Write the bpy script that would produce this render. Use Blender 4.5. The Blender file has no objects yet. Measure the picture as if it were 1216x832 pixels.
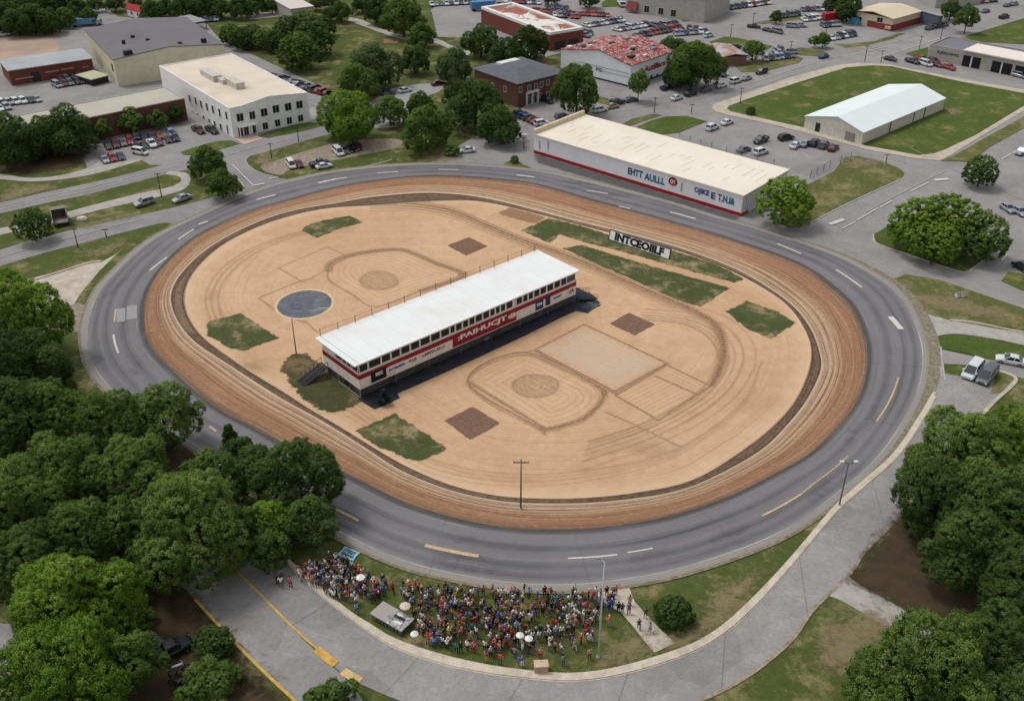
import bpy, bmesh, math, random
import numpy as np
from mathutils import Vector, Matrix
from mathutils.geometry import tessellate_polygon
random.seed(7); RNG = np.random.default_rng(7)
S = bpy.context.scene
COL = S.collection
# ------------------------------------------------------------------ camera model (photo pixel grid 1216 x 832)
F = 1180.0
YH = -310.0
TH = math.atan((416 - YH) / F)
HEFF = 110.0
CH = HEFF * math.cos(TH)
CT, ST = math.cos(TH), math.sin(TH)
def ray(u, v):
    a = (u - 608) / F; b = -(v - 416) / F
    return np.array([a, CT + b * ST, -ST + b * CT])
def G(u, v, z=0.0):
    d = ray(u, v); t = (z - CH) / d[2]
    return np.array([d[0] * t, d[1] * t, z])
def proj(P):
    x, y, z = P[0], P[1], P[2] - CH
    dep = y * CT - z * ST; up = y * ST + z * CT
    return 608 + F * x / dep, 416 - F * up / dep, dep
def mpp(u, v, z=0.0):                       # metres per photo pixel at that point
    return proj(G(u, v, z))[2] / F
def hsolve(base, roof):
    B = G(*base); lo, hi = 0.0, 40.0
    for _ in range(50):
        m = (lo + hi) / 2
        if proj((B[0], B[1], m))[1] > roof[1]: lo = m
        else: hi = m
    return lo
# ------------------------------------------------------------------ node helpers
def lin(c):
    r = []
    for x in c[:3]:
        x = x / 255.0
        r.append(x / 12.92 if x <= 0.04045 else ((x + 0.055) / 1.055) ** 2.4)
    return (r[0], r[1], r[2], 1.0)
def newmat(name):
    m = bpy.data.materials.new(name); m.use_nodes = True
    nt = m.node_tree; b = nt.nodes['Principled BSDF']
    b.inputs['Roughness'].default_value = 0.85
    b.inputs['Specular IOR Level'].default_value = 0.25
    return m, nt, b
def N(nt, t, **kw):
    n = nt.nodes.new(t)
    for k, v in kw.items():
        if k in n.inputs.keys(): n.inputs[k].default_value = v
        else: setattr(n, k, v)
    return n
def wpos(nt):
    return N(nt, 'ShaderNodeNewGeometry').outputs['Position']
def opos(nt):
    return N(nt, 'ShaderNodeTexCoord').outputs['Object']
def vscale(nt, vec, s):
    m = N(nt, 'ShaderNodeVectorMath', operation='MULTIPLY'); nt.links.new(vec, m.inputs[0]); m.inputs[1].default_value = s
    return m.outputs[0]
def noise(nt, vec, scale, detail=4, rough=0.55, dist=0.0):
    n = N(nt, 'ShaderNodeTexNoise'); n.inputs['Scale'].default_value = scale; n.inputs['Detail'].default_value = detail
    n.inputs['Roughness'].default_value = rough; n.inputs['Distortion'].default_value = dist
    if vec is not None: nt.links.new(vec, n.inputs['Vector'])
    return n.outputs['Fac']
def mr(nt, val, a, b, c=0.0, d=1.0, smooth=False):
    n = N(nt, 'ShaderNodeMapRange'); n.clamp = True
    if smooth: n.interpolation_type = 'SMOOTHSTEP'
    nt.links.new(val, n.inputs[0])
    for i, x in zip((1, 2, 3, 4), (a, b, c, d)): n.inputs[i].default_value = x
    return n.outputs[0]
def mixc(nt, fac, a, b, mode='MIX'):
    n = N(nt, 'ShaderNodeMix', data_type='RGBA', blend_type=mode)
    for s, x in ((n.inputs[0], fac), (n.inputs[6], a), (n.inputs[7], b)):
        if isinstance(x, (int, float)): s.default_value = x
        elif isinstance(x, tuple): s.default_value = x
        else: nt.links.new(x, s)
    return n.outputs[2]
def mth(nt, op, a, b=None):
    n = N(nt, 'ShaderNodeMath', operation=op)
    for s, x in ((n.inputs[0], a), (n.inputs[1], b)):
        if x is None: continue
        if isinstance(x, (int, float)): s.default_value = x
        else: nt.links.new(x, s)
    return n.outputs[0]
def attr(nt, name, what='Fac'):
    n = N(nt, 'ShaderNodeAttribute'); n.attribute_name = name
    return n.outputs[what]
def bump(nt, b, h, strength, dist=0.05):
    n = N(nt, 'ShaderNodeBump'); n.inputs['Strength'].default_value = strength; n.inputs['Distance'].default_value = dist
    nt.links.new(h, n.inputs['Height']); nt.links.new(n.outputs[0], b.inputs['Normal'])
MATS = {}
def plain(name, rgb, rough=0.7, var=0.12, scale=1.5, metal=0.0, world=False, spec=0.3, dirt=None):
    if name in MATS: return MATS[name]
    m, nt, b = newmat(name); p = wpos(nt) if world else opos(nt)
    c = lin(rgb); c2 = tuple(x * (1 - var * 2) for x in c[:3]) + (1,); c3 = tuple(min(1, x * (1 + var)) for x in c[:3]) + (1,)
    n1 = noise(nt, p, scale, 5)
    col = mixc(nt, mr(nt, n1, .3, .7), c2, c3)
    if dirt:
        n2 = noise(nt, p, scale * .35, 6, .65, .6)
        col = mixc(nt, mr(nt, n2, .52, .7, 0, .6), col, lin(dirt))
    nt.links.new(col, b.inputs['Base Color'])
    b.inputs['Roughness'].default_value = rough; b.inputs['Metallic'].default_value = metal
    b.inputs['Specular IOR Level'].default_value = spec
    MATS[name] = m; return m
def asphalt(name, rgb, rgb2, patch=.25, scale=.08):
    m, nt, b = newmat(name); p = wpos(nt)
    a = noise(nt, p, scale, 6, .6, .4); c = noise(nt, p, 2.2, 5, .7)
    col = mixc(nt, mr(nt, a, .35, .65), lin(rgb), lin(rgb2))
    col = mixc(nt, mr(nt, c, .42, .72, 0, .4), col, lin((rgb[0] * .72, rgb[1] * .72, rgb[2] * .72)))
    st = noise(nt, p, .35, 9, .8, .2); col = mixc(nt, mr(nt, st, .5, .68, 0, .35), col, lin((rgb[0] * .8, rgb[1] * .8, rgb[2] * .8))); col = mixc(nt, mr(nt, st, .46, .36, 0, .35), col, lin(tuple(min(255, x * 1.14) for x in rgb2)))
    # repaired patches and seams
    v = N(nt, 'ShaderNodeTexVoronoi'); v.feature = 'DISTANCE_TO_EDGE'; v.inputs['Scale'].default_value = .11
    wv = N(nt, 'ShaderNodeVectorMath', operation='ADD'); nz = N(nt, 'ShaderNodeTexNoise'); nz.inputs['Scale'].default_value = .5
    nt.links.new(p, nz.inputs['Vector']); nt.links.new(p, wv.inputs[0])
    sc = vscale(nt, nz.outputs['Color'], (3, 3, 0)); nt.links.new(sc, wv.inputs[1]); nt.links.new(wv.outputs[0], v.inputs['Vector'])
    col = mixc(nt, mr(nt, v.outputs['Distance'], .0, .008, .16, 0), col, lin((70, 68, 68)))
    v2 = N(nt, 'ShaderNodeTexVoronoi'); v2.inputs['Scale'].default_value = .09; nt.links.new(p, v2.inputs['Vector'])
    sep = N(nt, 'ShaderNodeSeparateColor'); nt.links.new(v2.outputs['Color'], sep.inputs[0])
    col = mixc(nt, mr(nt, sep.outputs[0], .78, .84, 0, patch * .55), col, lin((92, 90, 92)))
    nt.links.new(col, b.inputs['Base Color']); b.inputs['Roughness'].default_value = .9
    bump(nt, b, c, .3, .02)
    MATS[name] = m; return m
# ------------------------------------------------------------------ mesh builder
class MB:
    def __init__(s): s.v = []; s.f = []; s.m = []
    def quad(s, a, b, c, d, m=0):
        n = len(s.v); s.v += [tuple(a), tuple(b), tuple(c), tuple(d)]; s.f.append((n, n + 1, n + 2, n + 3)); s.m.append(m)
    def tri(s, a, b, c, m=0):
        n = len(s.v); s.v += [tuple(a), tuple(b), tuple(c)]; s.f.append((n, n + 1, n + 2)); s.m.append(m)
    def box(s, x0, x1, y0, y1, z0, z1, m=0, mt=None):
        if x0 > x1: x0, x1 = x1, x0
        if y0 > y1: y0, y1 = y1, y0
        n = len(s.v)
        s.v += [(x0, y0, z0), (x1, y0, z0), (x1, y1, z0), (x0, y1, z0), (x0, y0, z1), (x1, y0, z1), (x1, y1, z1), (x0, y1, z1)]
        for k, f in enumerate(((0, 3, 2, 1), (4, 5, 6, 7), (0, 1, 5, 4), (1, 2, 6, 5), (2, 3, 7, 6), (3, 0, 4, 7))):
            s.f.append(tuple(n + i for i in f)); s.m.append(mt if (mt is not None and k == 1) else m)
        return s
    def tube(s, p, q, r0, r1=None, n=8, m=0, cap=True):
        r1 = r0 if r1 is None else r1
        p = np.array(p, float); q = np.array(q, float); d = q - p; d = d / (np.linalg.norm(d) + 1e-9)
        a = np.cross(d, (0, 0, 1.0) if abs(d[2]) < .9 else (1.0, 0, 0)); a /= np.linalg.norm(a); b = np.cross(d, a)
        k = len(s.v)
        for c, r in ((p, r0), (q, r1)):
            for i in range(n):
                t = 2 * math.pi * i / n; s.v.append(tuple(c + r * (math.cos(t) * a + math.sin(t) * b)))
        for i in range(n):
            j = (i + 1) % n; s.f.append((k + i, k + j, k + n + j, k + n + i)); s.m.append(m)
        if cap:
            s.f.append(tuple(k + i for i in range(n))[::-1]); s.m.append(m)
            s.f.append(tuple(k + n + i for i in range(n))); s.m.append(m)
        return s
    def loft(s, secs, m=0, cap=True, closed=True):
        k = len(s.v); n = len(secs[0])
        for c in secs: s.v += [tuple(x) for x in c]
        for i in range(len(secs) - 1):
            for j in range(n if closed else n - 1):
                j2 = (j + 1) % n
                s.f.append((k + i * n + j, k + i * n + j2, k + (i + 1) * n + j2, k + (i + 1) * n + j)); s.m.append(m)
        if cap:
            s.f.append(tuple(k + j for j in range(n))[::-1]); s.m.append(m)
            s.f.append(tuple(k + (len(secs) - 1) * n + j for j in range(n))); s.m.append(m)
        return s
    def mesh(s, name, mats, smooth=False):
        me = bpy.data.meshes.new(name); me.from_pydata(s.v, [], s.f)
        for mt in mats: me.materials.append(mt)
        me.polygons.foreach_set('material_index', np.array(s.m, dtype=np.int32))
        bm = bmesh.new(); bm.from_mesh(me); bmesh.ops.recalc_face_normals(bm, faces=bm.faces); bm.to_mesh(me); bm.free()
        if smooth: me.polygons.foreach_set('use_smooth', np.ones(len(me.polygons), dtype=bool))
        return me
    def build(s, name, mats, parent=None, smooth=False, label=None):
        if not isinstance(mats, (list, tuple)): mats = [mats]
        o = bpy.data.objects.new(name, s.mesh(name, mats, smooth)); COL.objects.link(o)
        if parent is not None: o.parent = parent
        if label: o['label'] = label
        return o
USED = {}
def tag(o, label=None, cat=None, group=None, kind=None):
    if label:
        o['label'] = label; USED[label] = USED.get(label, 0) + 1
    if cat: o['category'] = cat
    if group: o['group'] = group
    if kind: o['kind'] = kind
    return o
def thing(name, label, cat, loc=(0, 0, 0), rz=0.0, group=None):
    o = bpy.data.objects.new(name, None); COL.objects.link(o); o.location = tuple(loc); o.rotation_euler = (0, 0, rz)
    o.empty_display_size = .3
    return tag(o, label, cat, group)
# ------------------------------------------------------------------ 2-D curve helpers
def catmull(pts, n, closed=False):
    P = np.array(pts, float)[:, :2]
    if closed: Q = np.vstack([P[-1], P, P[0], P[1]])
    else: Q = np.vstack([2 * P[0] - P[1], P, 2 * P[-1] - P[-2]])
    out = []
    segs = len(Q) - 3
    for i in range(segs):
        p0, p1, p2, p3 = Q[i:i + 4]
        for t in np.linspace(0, 1, 9)[:-1]:
            out.append(.5 * ((2 * p1) + (-p0 + p2) * t + (2 * p0 - 5 * p1 + 4 * p2 - p3) * t ** 2 + (-p0 + 3 * p1 - 3 * p2 + p3) * t ** 3))
    if not closed: out.append(Q[-2])
    out = np.array(out)
    if n is None: return out
    L = np.vstack([out, out[0]]) if closed else out
    d = np.concatenate([[0], np.cumsum(np.linalg.norm(np.diff(L, axis=0), axis=1))])
    t = np.linspace(0, d[-1], n + (1 if closed else 0)); t = t[:-1] if closed else t
    return np.stack([np.interp(t, d, L[:, 0]), np.interp(t, d, L[:, 1])], 1)
def gp(pts): return np.array([G(u, v)[:2] for u, v in pts])
ZL = [0.0]
def layer():
    if ZL[0] < 0.1: ZL[0] += 0.004
    else: ZL[0] += 0.004
    return ZL[0]
def fixed(z):
    ZL[0] = z - .004
def seg_dist(P, A, B):
    AB = B - A; t = np.clip(((P - A) @ AB) / (AB @ AB + 1e-12), 0, 1)
    return np.linalg.norm(P - A - t[:, None] * AB, axis=1)
def poly_dist(P, poly, closed=True, near=None):
    d = np.full(len(P), 1e9)
    n = len(poly)
    for i in range(n if closed else n - 1):
        d = np.minimum(d, seg_dist(P, poly[i], poly[(i + 1) % n]))
    return d
def inside(P, poly):
    r = np.zeros(len(P), bool); n = len(poly); x, y = P[:, 0], P[:, 1]
    for i in range(n):
        x1, y1 = poly[i]; x2, y2 = poly[(i + 1) % n]
        c = ((y1 > y) != (y2 > y)) & (x < (x2 - x1) * (y - y1) / (y2 - y1 + 1e-12) + x1)
        r ^= c
    return r
def sheet(name, px, mat, smooth=True, z=None, kind='structure'):
    """flat ground sheet from an outline"""
    z = layer() if z is None else z
    P = catmull(px, None, True) if smooth else np.array(px, float)
    g = gp(P)
    tris = tessellate_polygon([[Vector((a[0], a[1], 0)) for a in g]])
    me = bpy.data.meshes.new(name); me.from_pydata([(a[0], a[1], z) for a in g], [], [tuple(t) for t in tris])
    bm = bmesh.new(); bm.from_mesh(me); bmesh.ops.recalc_face_normals(bm, faces=bm.faces)
    for f in bm.faces:
        if f.normal.z < 0: f.normal_flip()
    bm.to_mesh(me); bm.free()
    me.materials.append(mat); o = bpy.data.objects.new(name, me); COL.objects.link(o)
    return tag(o, kind=kind)
def ribbon(name, A, B, mat, n=80, z=None, rows=1):
    """ground strip between two traced edges, uv in metres along / 0..1 across"""
    z = layer() if z is None else z
    a = gp(catmull(A, n)); b = gp(catmull(B, n))
    mid = (a + b) / 2; s = np.concatenate([[0], np.cumsum(np.linalg.norm(np.diff(mid, axis=0), axis=1))])
    V = []; UV = []
    for i in range(n):
        for j in range(rows + 1):
            t = j / rows; p = a[i] * (1 - t) + b[i] * t; V.append((p[0], p[1], z)); UV.append((s[i], t))
    Fc = [(i * (rows + 1) + j, i * (rows + 1) + j + 1, (i + 1) * (rows + 1) + j + 1, (i + 1) * (rows + 1) + j) for i in range(n - 1) for j in range(rows)]
    return grid_obj(name, V, Fc, UV, mat)
def grid_obj(name, V, Fc, UV, mat, kind='structure', attrs=None):
    me = bpy.data.meshes.new(name); me.from_pydata(V, [], Fc)
    if UV is not None:
        uvl = me.uv_layers.new(name='UVMap'); idx = np.zeros(len(me.loops), dtype=np.int32); me.loops.foreach_get('vertex_index', idx)
        uvl.data.foreach_set('uv', np.array(UV, dtype=np.float32)[idx].ravel())
    for k, a in (attrs or {}).items():
        at = me.attributes.new(k, 'FLOAT', 'POINT'); at.data.foreach_set('value', np.asarray(a, dtype=np.float32))
    p0 = me.polygons[0]
    if p0.normal.z < 0: me.flip_normals()
    me.materials.append(mat); o = bpy.data.objects.new(name, me); COL.objects.link(o)
    return tag(o, kind=kind)
def strip_wall(name, line, width, h, mats, z0=0.0, side=0, parent=None, n=60, jitter=0.0):
    """raised kerb / low wall following a traced line"""
    g = gp(catmull(line, n)); t = np.gradient(g, axis=0); t /= np.linalg.norm(t, axis=1)[:, None]; nn = np.stack([-t[:, 1], t[:, 0]], 1)
    off0, off1 = (-width / 2, width / 2) if side == 0 else ((0, width) if side > 0 else (-width, 0))
    m = MB(); secs = []
    for i in range(n):
        a = g[i] + nn[i] * off0; b = g[i] + nn[i] * off1
        secs.append([(a[0], a[1], z0), (b[0], b[1], z0), (b[0], b[1], z0 + h), (a[0], a[1], z0 + h)])
    m.loft(secs); return m.build(name, mats, parent)
def soft_patch(name, px, mat, res=.5, margin=1.2, z=None, smooth=False, kind='structure'):
    """patch with a ragged edge: attribute sd = signed distance to its outline, thresholded with noise in the shader"""
    z = layer() if z is None else z
    P = gp(catmull(px, None, True) if smooth else px)
    x0, y0 = P.min(0) - margin; x1, y1 = P.max(0) + margin
    nx = int((x1 - x0) / res) + 2; ny = int((y1 - y0) / res) + 2
    X, Y = np.meshgrid(np.linspace(x0, x1, nx), np.linspace(y0, y1, ny)); Q = np.stack([X.ravel(), Y.ravel()], 1)
    d = poly_dist(Q, P); sd = np.where(inside(Q, P), d, -d)
    keep = sd > -margin; idx = np.arange(nx * ny).reshape(ny, nx); Fc = []
    for j in range(ny - 1):
        for i in range(nx - 1):
            q = (idx[j, i], idx[j, i + 1], idx[j + 1, i + 1], idx[j + 1, i])
            if keep[list(q)].any(): Fc.append(tuple(int(k) for k in q))
    V = [(a, b, z) for a, b in Q]
    return grid_obj(name, V, Fc, None, mat, kind, {'sd': sd})
# ------------------------------------------------------------------ ground materials
def grass_mat(name, g1, g2, straw, amount=.5, dry=.5, soft=None):
    m, nt, b = newmat(name); p = wpos(nt)
    a = noise(nt, p, .05, 8, .68, .3); c = noise(nt, p, .9, 8, .78); d = noise(nt, p, .12, 11, .8, .15); e = noise(nt, p, 6, 3, .6)
    col = mixc(nt, mr(nt, a, .35, .65), lin(g1), lin(g2))
    col = mixc(nt, mr(nt, c, .4, .7, 0, .55), col, lin(tuple(x * .58 for x in g1)))
    col = mixc(nt, mr(nt, d, dry, dry + .12, 0, amount), col, lin(straw))
    col = mixc(nt, mr(nt, e, .6, .8, 0, .3), col, lin(tuple(min(255, x * 1.3) for x in g2)))
    nt.links.new(col, b.inputs['Base Color']); b.inputs['Roughness'].default_value = .95; b.inputs['Specular IOR Level'].default_value = .1
    bump(nt, b, c, .6, .08)
    if soft is not None: softedge(nt, b, p, soft)
    return m
def softedge(nt, b, p, amp, fade=.25):
    n = noise(nt, p, .7, 6, .7, .3)
    k = mth(nt, 'MULTIPLY', mth(nt, 'SUBTRACT', n, .5), amp * 4)
    s = mth(nt, 'ADD', attr(nt, 'sd'), k)
    nt.links.new(mr(nt, s, -fade, fade, 0, 1, True), b.inputs['Alpha'])
M_GRASS = grass_mat('grass', (88, 96, 52), (74, 86, 42), (150, 136, 102), .7, .5)
M_LAWN = grass_mat('lawn_green', (88, 101, 50), (74, 91, 40), (142, 130, 90), .7, .52)
M_LAWN2 = grass_mat('lawn_dry', (90, 98, 54), (102, 104, 62), (148, 134, 102), .7, .49)
M_INGRASS = grass_mat('patch_grass', (86, 92, 58), (72, 82, 48), (160, 142, 110), .85, .5, soft=.45)
M_INGRASS2 = grass_mat('patch_grass_brown', (78, 80, 50), (70, 72, 46), (126, 104, 80), .8, .48, soft=.9)
M_ASPH = asphalt('asphalt_lot', (138, 136, 136), (152, 149, 148))
M_ROAD = asphalt('asphalt_road', (132, 130, 131), (148, 146, 146))
M_LOT = asphalt('asphalt_pale', (150, 149, 150), (160, 159, 160), .12)
M_FRONT = asphalt('asphalt_frontage', (140, 137, 136), (156, 153, 151), .35)
M_CONC = plain('concrete', (186, 176, 160), .9, .1, .6, world=True, dirt=(150, 138, 122))
M_CONC2 = plain('concrete_grey', (168, 164, 158), .9, .1, .6, world=True, dirt=(138, 132, 124))
M_GRAVEL = plain('gravel', (150, 138, 122), .95, .2, 1.2, world=True, dirt=(112, 104, 84))
M_VERGE = plain('verge_dirt', (134, 126, 108), .95, .22, 1.4, world=True, dirt=(92, 94, 60))
M_PAINT = plain('road_paint', (205, 204, 198), .8, .12, 2.5, world=True, dirt=(160, 160, 158))
M_PAINTY = plain('road_paint_orange', (198, 172, 134), .8, .1, 2.5, world=True, dirt=(180, 158, 128))
M_KERBY = plain('kerb_yellow', (206, 166, 84), .8, .15, 1.2, world=True, dirt=(150, 130, 96))
def soft_plain(name, rgb, rgb2, amp=.3, fade=.3, alpha=1.0, scale=.8):
    m, nt, b = newmat(name); p = wpos(nt)
    c = noise(nt, p, scale, 6, .7, .3)
    nt.links.new(mixc(nt, mr(nt, c, .3, .7), lin(rgb), lin(rgb2)), b.inputs['Base Color'])
    n = noise(nt, p, .7, 6, .7, .3)
    k = mth(nt, 'MULTIPLY', mth(nt, 'SUBTRACT', n, .5), amp * 4)
    s = mth(nt, 'ADD', attr(nt, 'sd'), k)
    a = mr(nt, s, -fade, fade, 0, alpha, True); nt.links.new(a, b.inputs['Alpha'])
    b.inputs['Roughness'].default_value = .95
    return m
M_BROWN = soft_plain('brown_clay', (134, 106, 88), (104, 80, 66), .16, .2, .96, 1.6)
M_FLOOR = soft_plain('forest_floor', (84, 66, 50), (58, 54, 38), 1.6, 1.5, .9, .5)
M_BARE = soft_plain('bare_earth', (158, 142, 114), (124, 116, 82), 2.2, 1.2, .62, .9)
M_FAINT = soft_plain('worn_dirt', (150, 116, 88), (164, 130, 100), .5, .5, .7, 1.0)
# ------------------------------------------------------------------ base ground
far = 3000
me = bpy.data.meshes.new('ground'); me.from_pydata([(-far, -400, 0), (far, -400, 0), (far, far * 2, 0), (-far, far * 2, 0)], [], [(0, 1, 2, 3)])
me.materials.append(M_GRASS); o = bpy.data.objects.new('ground', me); COL.objects.link(o); tag(o, kind='structure')
# big paved areas
sheet('parking_lot', [(512, 12), (560, -30), (900, -50), (1400, -60), (1400, 440), (1216, 366), (1114, 332), (1075, 326), (1058, 332), (1035, 322), (940, 283), (845, 258), (755, 232), (634, 206), (555, 200), (500, 199), (528, 183), (562, 163), (600, 150), (616, 132), (640, 110), (690, 95), (700, 70), (690, 56), (640, 70), (600, 60), (570, 45), (520, 44)], M_ASPH, smooth=False)
sheet('parking_lot', [(-80, 60), (0, 40), (60, 36), (108, 26), (112, 5), (122, 6), (140, 20), (190, 24), (245, 28), (262, 48), (300, 65), (340, 84), (375, 100), (402, 118), (392, 135), (372, 155), (300, 172), (262, 184), (205, 196), (178, 196), (168, 190), (130, 202), (104, 200), (100, 190), (60, 170), (-80, 190)], M_ASPH, smooth=False)
sheet('dirt_yard', [(-80, 46), (0, 43), (64, 39), (71, 60), (40, 66), (0, 71), (-80, 84)], plain('yard_dirt', (172, 148, 130), .95, .1, .1, world=True, dirt=(150, 132, 118)), smooth=False)
sheet('parking_lot', [(444, 118), (470, 104), (520, 99), (524, 107), (500, 118), (482, 135), (472, 150), (440, 152), (404, 150), (404, 140)], M_LOT)
# roads (edge A, edge B)
ribbon('road', [(-60, 252), (0, 240.5), (60, 227), (104, 218), (150, 207), (210, 192), (262, 180), (302, 170), (340, 161), (373, 152.5), (400, 146), (440, 138)],
       [(-60, 266), (0, 253.5), (60, 240), (104, 231), (150, 219), (210, 204), (262, 194), (310, 182), (345, 172), (380, 162), (404, 156), (440, 148)], M_ROAD)
ribbon('road', [(-60, 311), (0, 296.5), (33.6, 286), (67, 278), (94, 270.5), (118, 265.4), (151, 258.7), (200, 248), (243, 237), (285, 226), (310, 220)],
       [(-60, 332), (0, 316), (33.6, 305.8), (67, 296.5), (94, 289.8), (134.6, 279), (168, 270.5), (195, 264.6), (215, 266), (260, 252), (330, 232)], M_ROAD)
sheet('road', [(250, 182), (262, 194), (276, 208), (290, 221.5), (296, 232), (345, 222), (345, 213), (331, 212), (310.5, 206), (297, 199), (291.5, 191), (297, 185), (316, 178), (300, 168), (270, 172)], M_ROAD, smooth=False)
ribbon('footpath', [(-60, 286), (0, 271), (40, 264), (83, 251), (120, 241), (160, 231), (200, 222.5), (213, 217), (216, 213), (210, 209), (196, 207)],
       [(-60, 296), (0, 279), (40, 271), (83, 259), (120, 249), (160, 240), (200, 231), (218, 225), (226, 215), (222, 206), (200, 203)], M_CONC2)
ribbon('footpath', [(-60, 208), (0, 207), (30, 211), (60, 210), (90, 204), (112, 196), (118, 190)], [(-60, 212), (0, 213), (30, 215.5), (60, 214.5), (95, 210), (122, 204), (170, 190)], M_CONC2)
ribbon('footpath', [(415, 21), (430, 24), (457, 36), (480, 42), (517, 46), (536, 54), (560, 62)], [(413, 25), (428, 30), (455, 40), (478, 47), (515, 51), (533, 58), (556, 66)], M_CONC2)
ribbon('footpath', [(300, 16), (330, 14), (350, 11)], [(295, 24), (330, 20), (352, 16)], M_CONC2)
sheet('concrete_pad', [(32, 332), (72, 322), (108, 312), (121, 311), (138, 302), (150, 291), (118, 322), (97, 347), (88, 361), (70, 372), (40, 366)], M_CONC, smooth=False)
sheet('concrete_apron', [(92, 360), (103, 363), (99, 392), (84, 396), (40, 400), (50, 372)], M_GRAVEL, smooth=False)
sheet('loading_lot', [(310, 197), (330, 190), (372, 177), (410, 168), (470, 165), (470, 176), (400, 190), (345, 202), (335, 208), (318, 205)], M_GRAVEL)
ribbon('road', [(1088, 369), (1128, 380), (1170, 388), (1216, 396), (1290, 410)], [(1104, 401), (1134, 396.4), (1183, 403), (1216, 410), (1290, 425)], M_CONC2)
ribbon('road', [(1113, 414), (1150, 422), (1180, 428), (1216, 434), (1290, 446)], [(1117, 432), (1150, 434), (1183, 441), (1216, 450), (1290, 470)], M_FRONT)
sheet('parking_lot', [(1092, 500), (1110, 472), (1105, 452), (1122, 442), (1140, 436), (1206, 449), (1200, 460), (1155, 506), (1135, 540), (1110, 575), (1066, 560)], M_FRONT, smooth=False)
# frontage road round the outside of the loop
KERB_OUT = [(300, 628), (328, 656), (358, 687), (386, 712), (410, 731), (435, 749), (470, 770.6), (523, 789), (575, 800), (628, 806.7), (681, 809.5), (733, 803), (800, 784), (845.6, 763), (888, 729.6), (940, 673), (993, 610), (1028, 578.6), (1067, 543), (1096, 501), (1112, 473)]
FR_B = [(245, 650), (281, 680), (316, 715), (351, 750), (380, 775), (407, 800), (435, 815), (484, 835), (560, 855), (640, 865), (720, 860), (790, 845), (832, 830), (870, 812), (905, 789), (940, 758), (965, 723), (1007, 682), (1028, 652), (1070, 610), (1105, 560), (1126, 515)]
ribbon('road', [(120, 480), (180, 530), (240, 575)] + KERB_OUT, [(60, 500), (130, 560), (190, 605)] + FR_B, M_FRONT, n=140)
ribbon('road', [(190, 605), (245, 650), (281, 680), (316, 715), (351, 750), (380, 778), (407, 803), (430, 830), (450, 870)], [(130, 620), (190, 670), (231.6, 712), (277, 761), (316, 800), (351, 832), (380, 870)], M_FRONT)
ribbon('driveway', [(983, 707), (1000, 714), (1030, 731), (1052, 744), (1080, 765)], [(1005, 682), (1022, 695), (1055, 713), (1090, 735), (1120, 752)], M_CONC2)
sheet('pavement', [(-30, 730), (2, 740), (14, 745), (18, 790), (0, 815), (-30, 815)], M_FRONT)
sheet('pavement', [(0, 560), (18, 545), (28, 552), (20, 575), (0, 580)], M_FRONT)
sheet('footpath', [(702, 694), (745.6, 692), (750, 706), (754, 715), (775, 738), (801.8, 764), (777, 775), (764, 760), (751, 743), (737, 727), (712, 712)], M_CONC, smooth=False)
FRO = [(u + 2.2, v + 2.5) for u, v in FR_B]
def outer_edge(i0, i1, w):
    a = FR_B[i0:i1]; b_ = []
    for i, (u, v) in enumerate(a):
        g0 = G(*a[max(0, i - 1)]); g1 = G(*a[min(len(a) - 1, i + 1)]); t = (g1 - g0)[:2]; t /= np.linalg.norm(t); c = G(u, v)[:2] + np.array([t[1], -t[0]]) * w
        pu, pv, _ = proj((c[0], c[1], 0)); b_.append((pu, pv))
    ribbon('gravel_verge', [(u - 1, v - 1) for u, v in a], b_, M_DUST)
M_DUST = plain('dust_edge', (158, 144, 126), .95, .2, 1.5, world=True, dirt=(112, 108, 76))
outer_edge(11, len(FR_B) - 1, .35)
# lawns laid over the paving
LZ = layer() + .004
def lawn(px, mat=None, smooth=False): return sheet('lawn', px, mat or M_LAWN, smooth, z=LZ)
SW1 = [(845, 128), (850, 123), (879, 113.5), (937, 93), (991.6, 78), (1020, 75), (1053, 76.5), (1142, 94), (1216, 107), (1300, 122), (1300, 95), (1216, 131.7), (1165, 162), (1130, 184), (1116, 191), (1099, 189.5), (1084, 188), (1029, 178), (950.5, 156.5), (905, 145.5), (865, 137), (850, 133)]
SW1 = [p for p in SW1 if p != (1300, 95)]; SW1.insert(10, (1300, 84))
sheet('footpath', SW1, M_CONC, smooth=False, z=LZ - .004)
lawn([(863, 129), (866, 126), (885.5, 118.5), (943.7, 99.5), (1005, 80.5), (1036, 78), (1060, 79.4), (1142, 97.5), (1216, 111), (1300, 126), (1300, 78), (1216, 126), (1160, 160), (1122, 178), (1108, 183), (1091, 184.7), (1029, 173.5), (950.5, 151), (905, 141), (868, 133)], M_LAWN)
lawn([(1116.5, 191.5), (1153, 192.5), (1175, 175), (1216, 152.5), (1300, 112), (1300, 92), (1216, 138.6), (1170, 164), (1135, 184)], M_LAWN2)
lawn([(1003, 187), (1019, 185.5), (1050, 193.5), (1068, 200), (1074, 206), (1071, 212), (1045, 224.5), (1012, 238.5), (955, 268), (938, 272), (925, 262), (930, 235), (960, 219), (990, 204)], M_LAWN2)
lawn([(756, 151), (775, 143), (792, 138.5), (815, 138), (840, 144.5), (818, 153), (806, 158), (786, 160)], M_LAWN)
lawn([(738, 148), (752, 141), (775, 135.5), (786, 137), (765, 144), (748, 150)], M_LAWN2)
lawn([(1037, 279), (1041, 289), (1079, 302.5), (1142, 323), (1156, 318), (1172, 306), (1180, 290), (1160, 262), (1100, 252), (1062, 264)], M_LAWN)
lawn([(1061.5, 332), (1075, 326), (1114, 332), (1216, 366.8), (1290, 390), (1290, 420), (1216, 391), (1134.7, 380.8), (1110, 376), (1093, 370), (1079, 354.6)], M_LAWN2, smooth=False)
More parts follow.
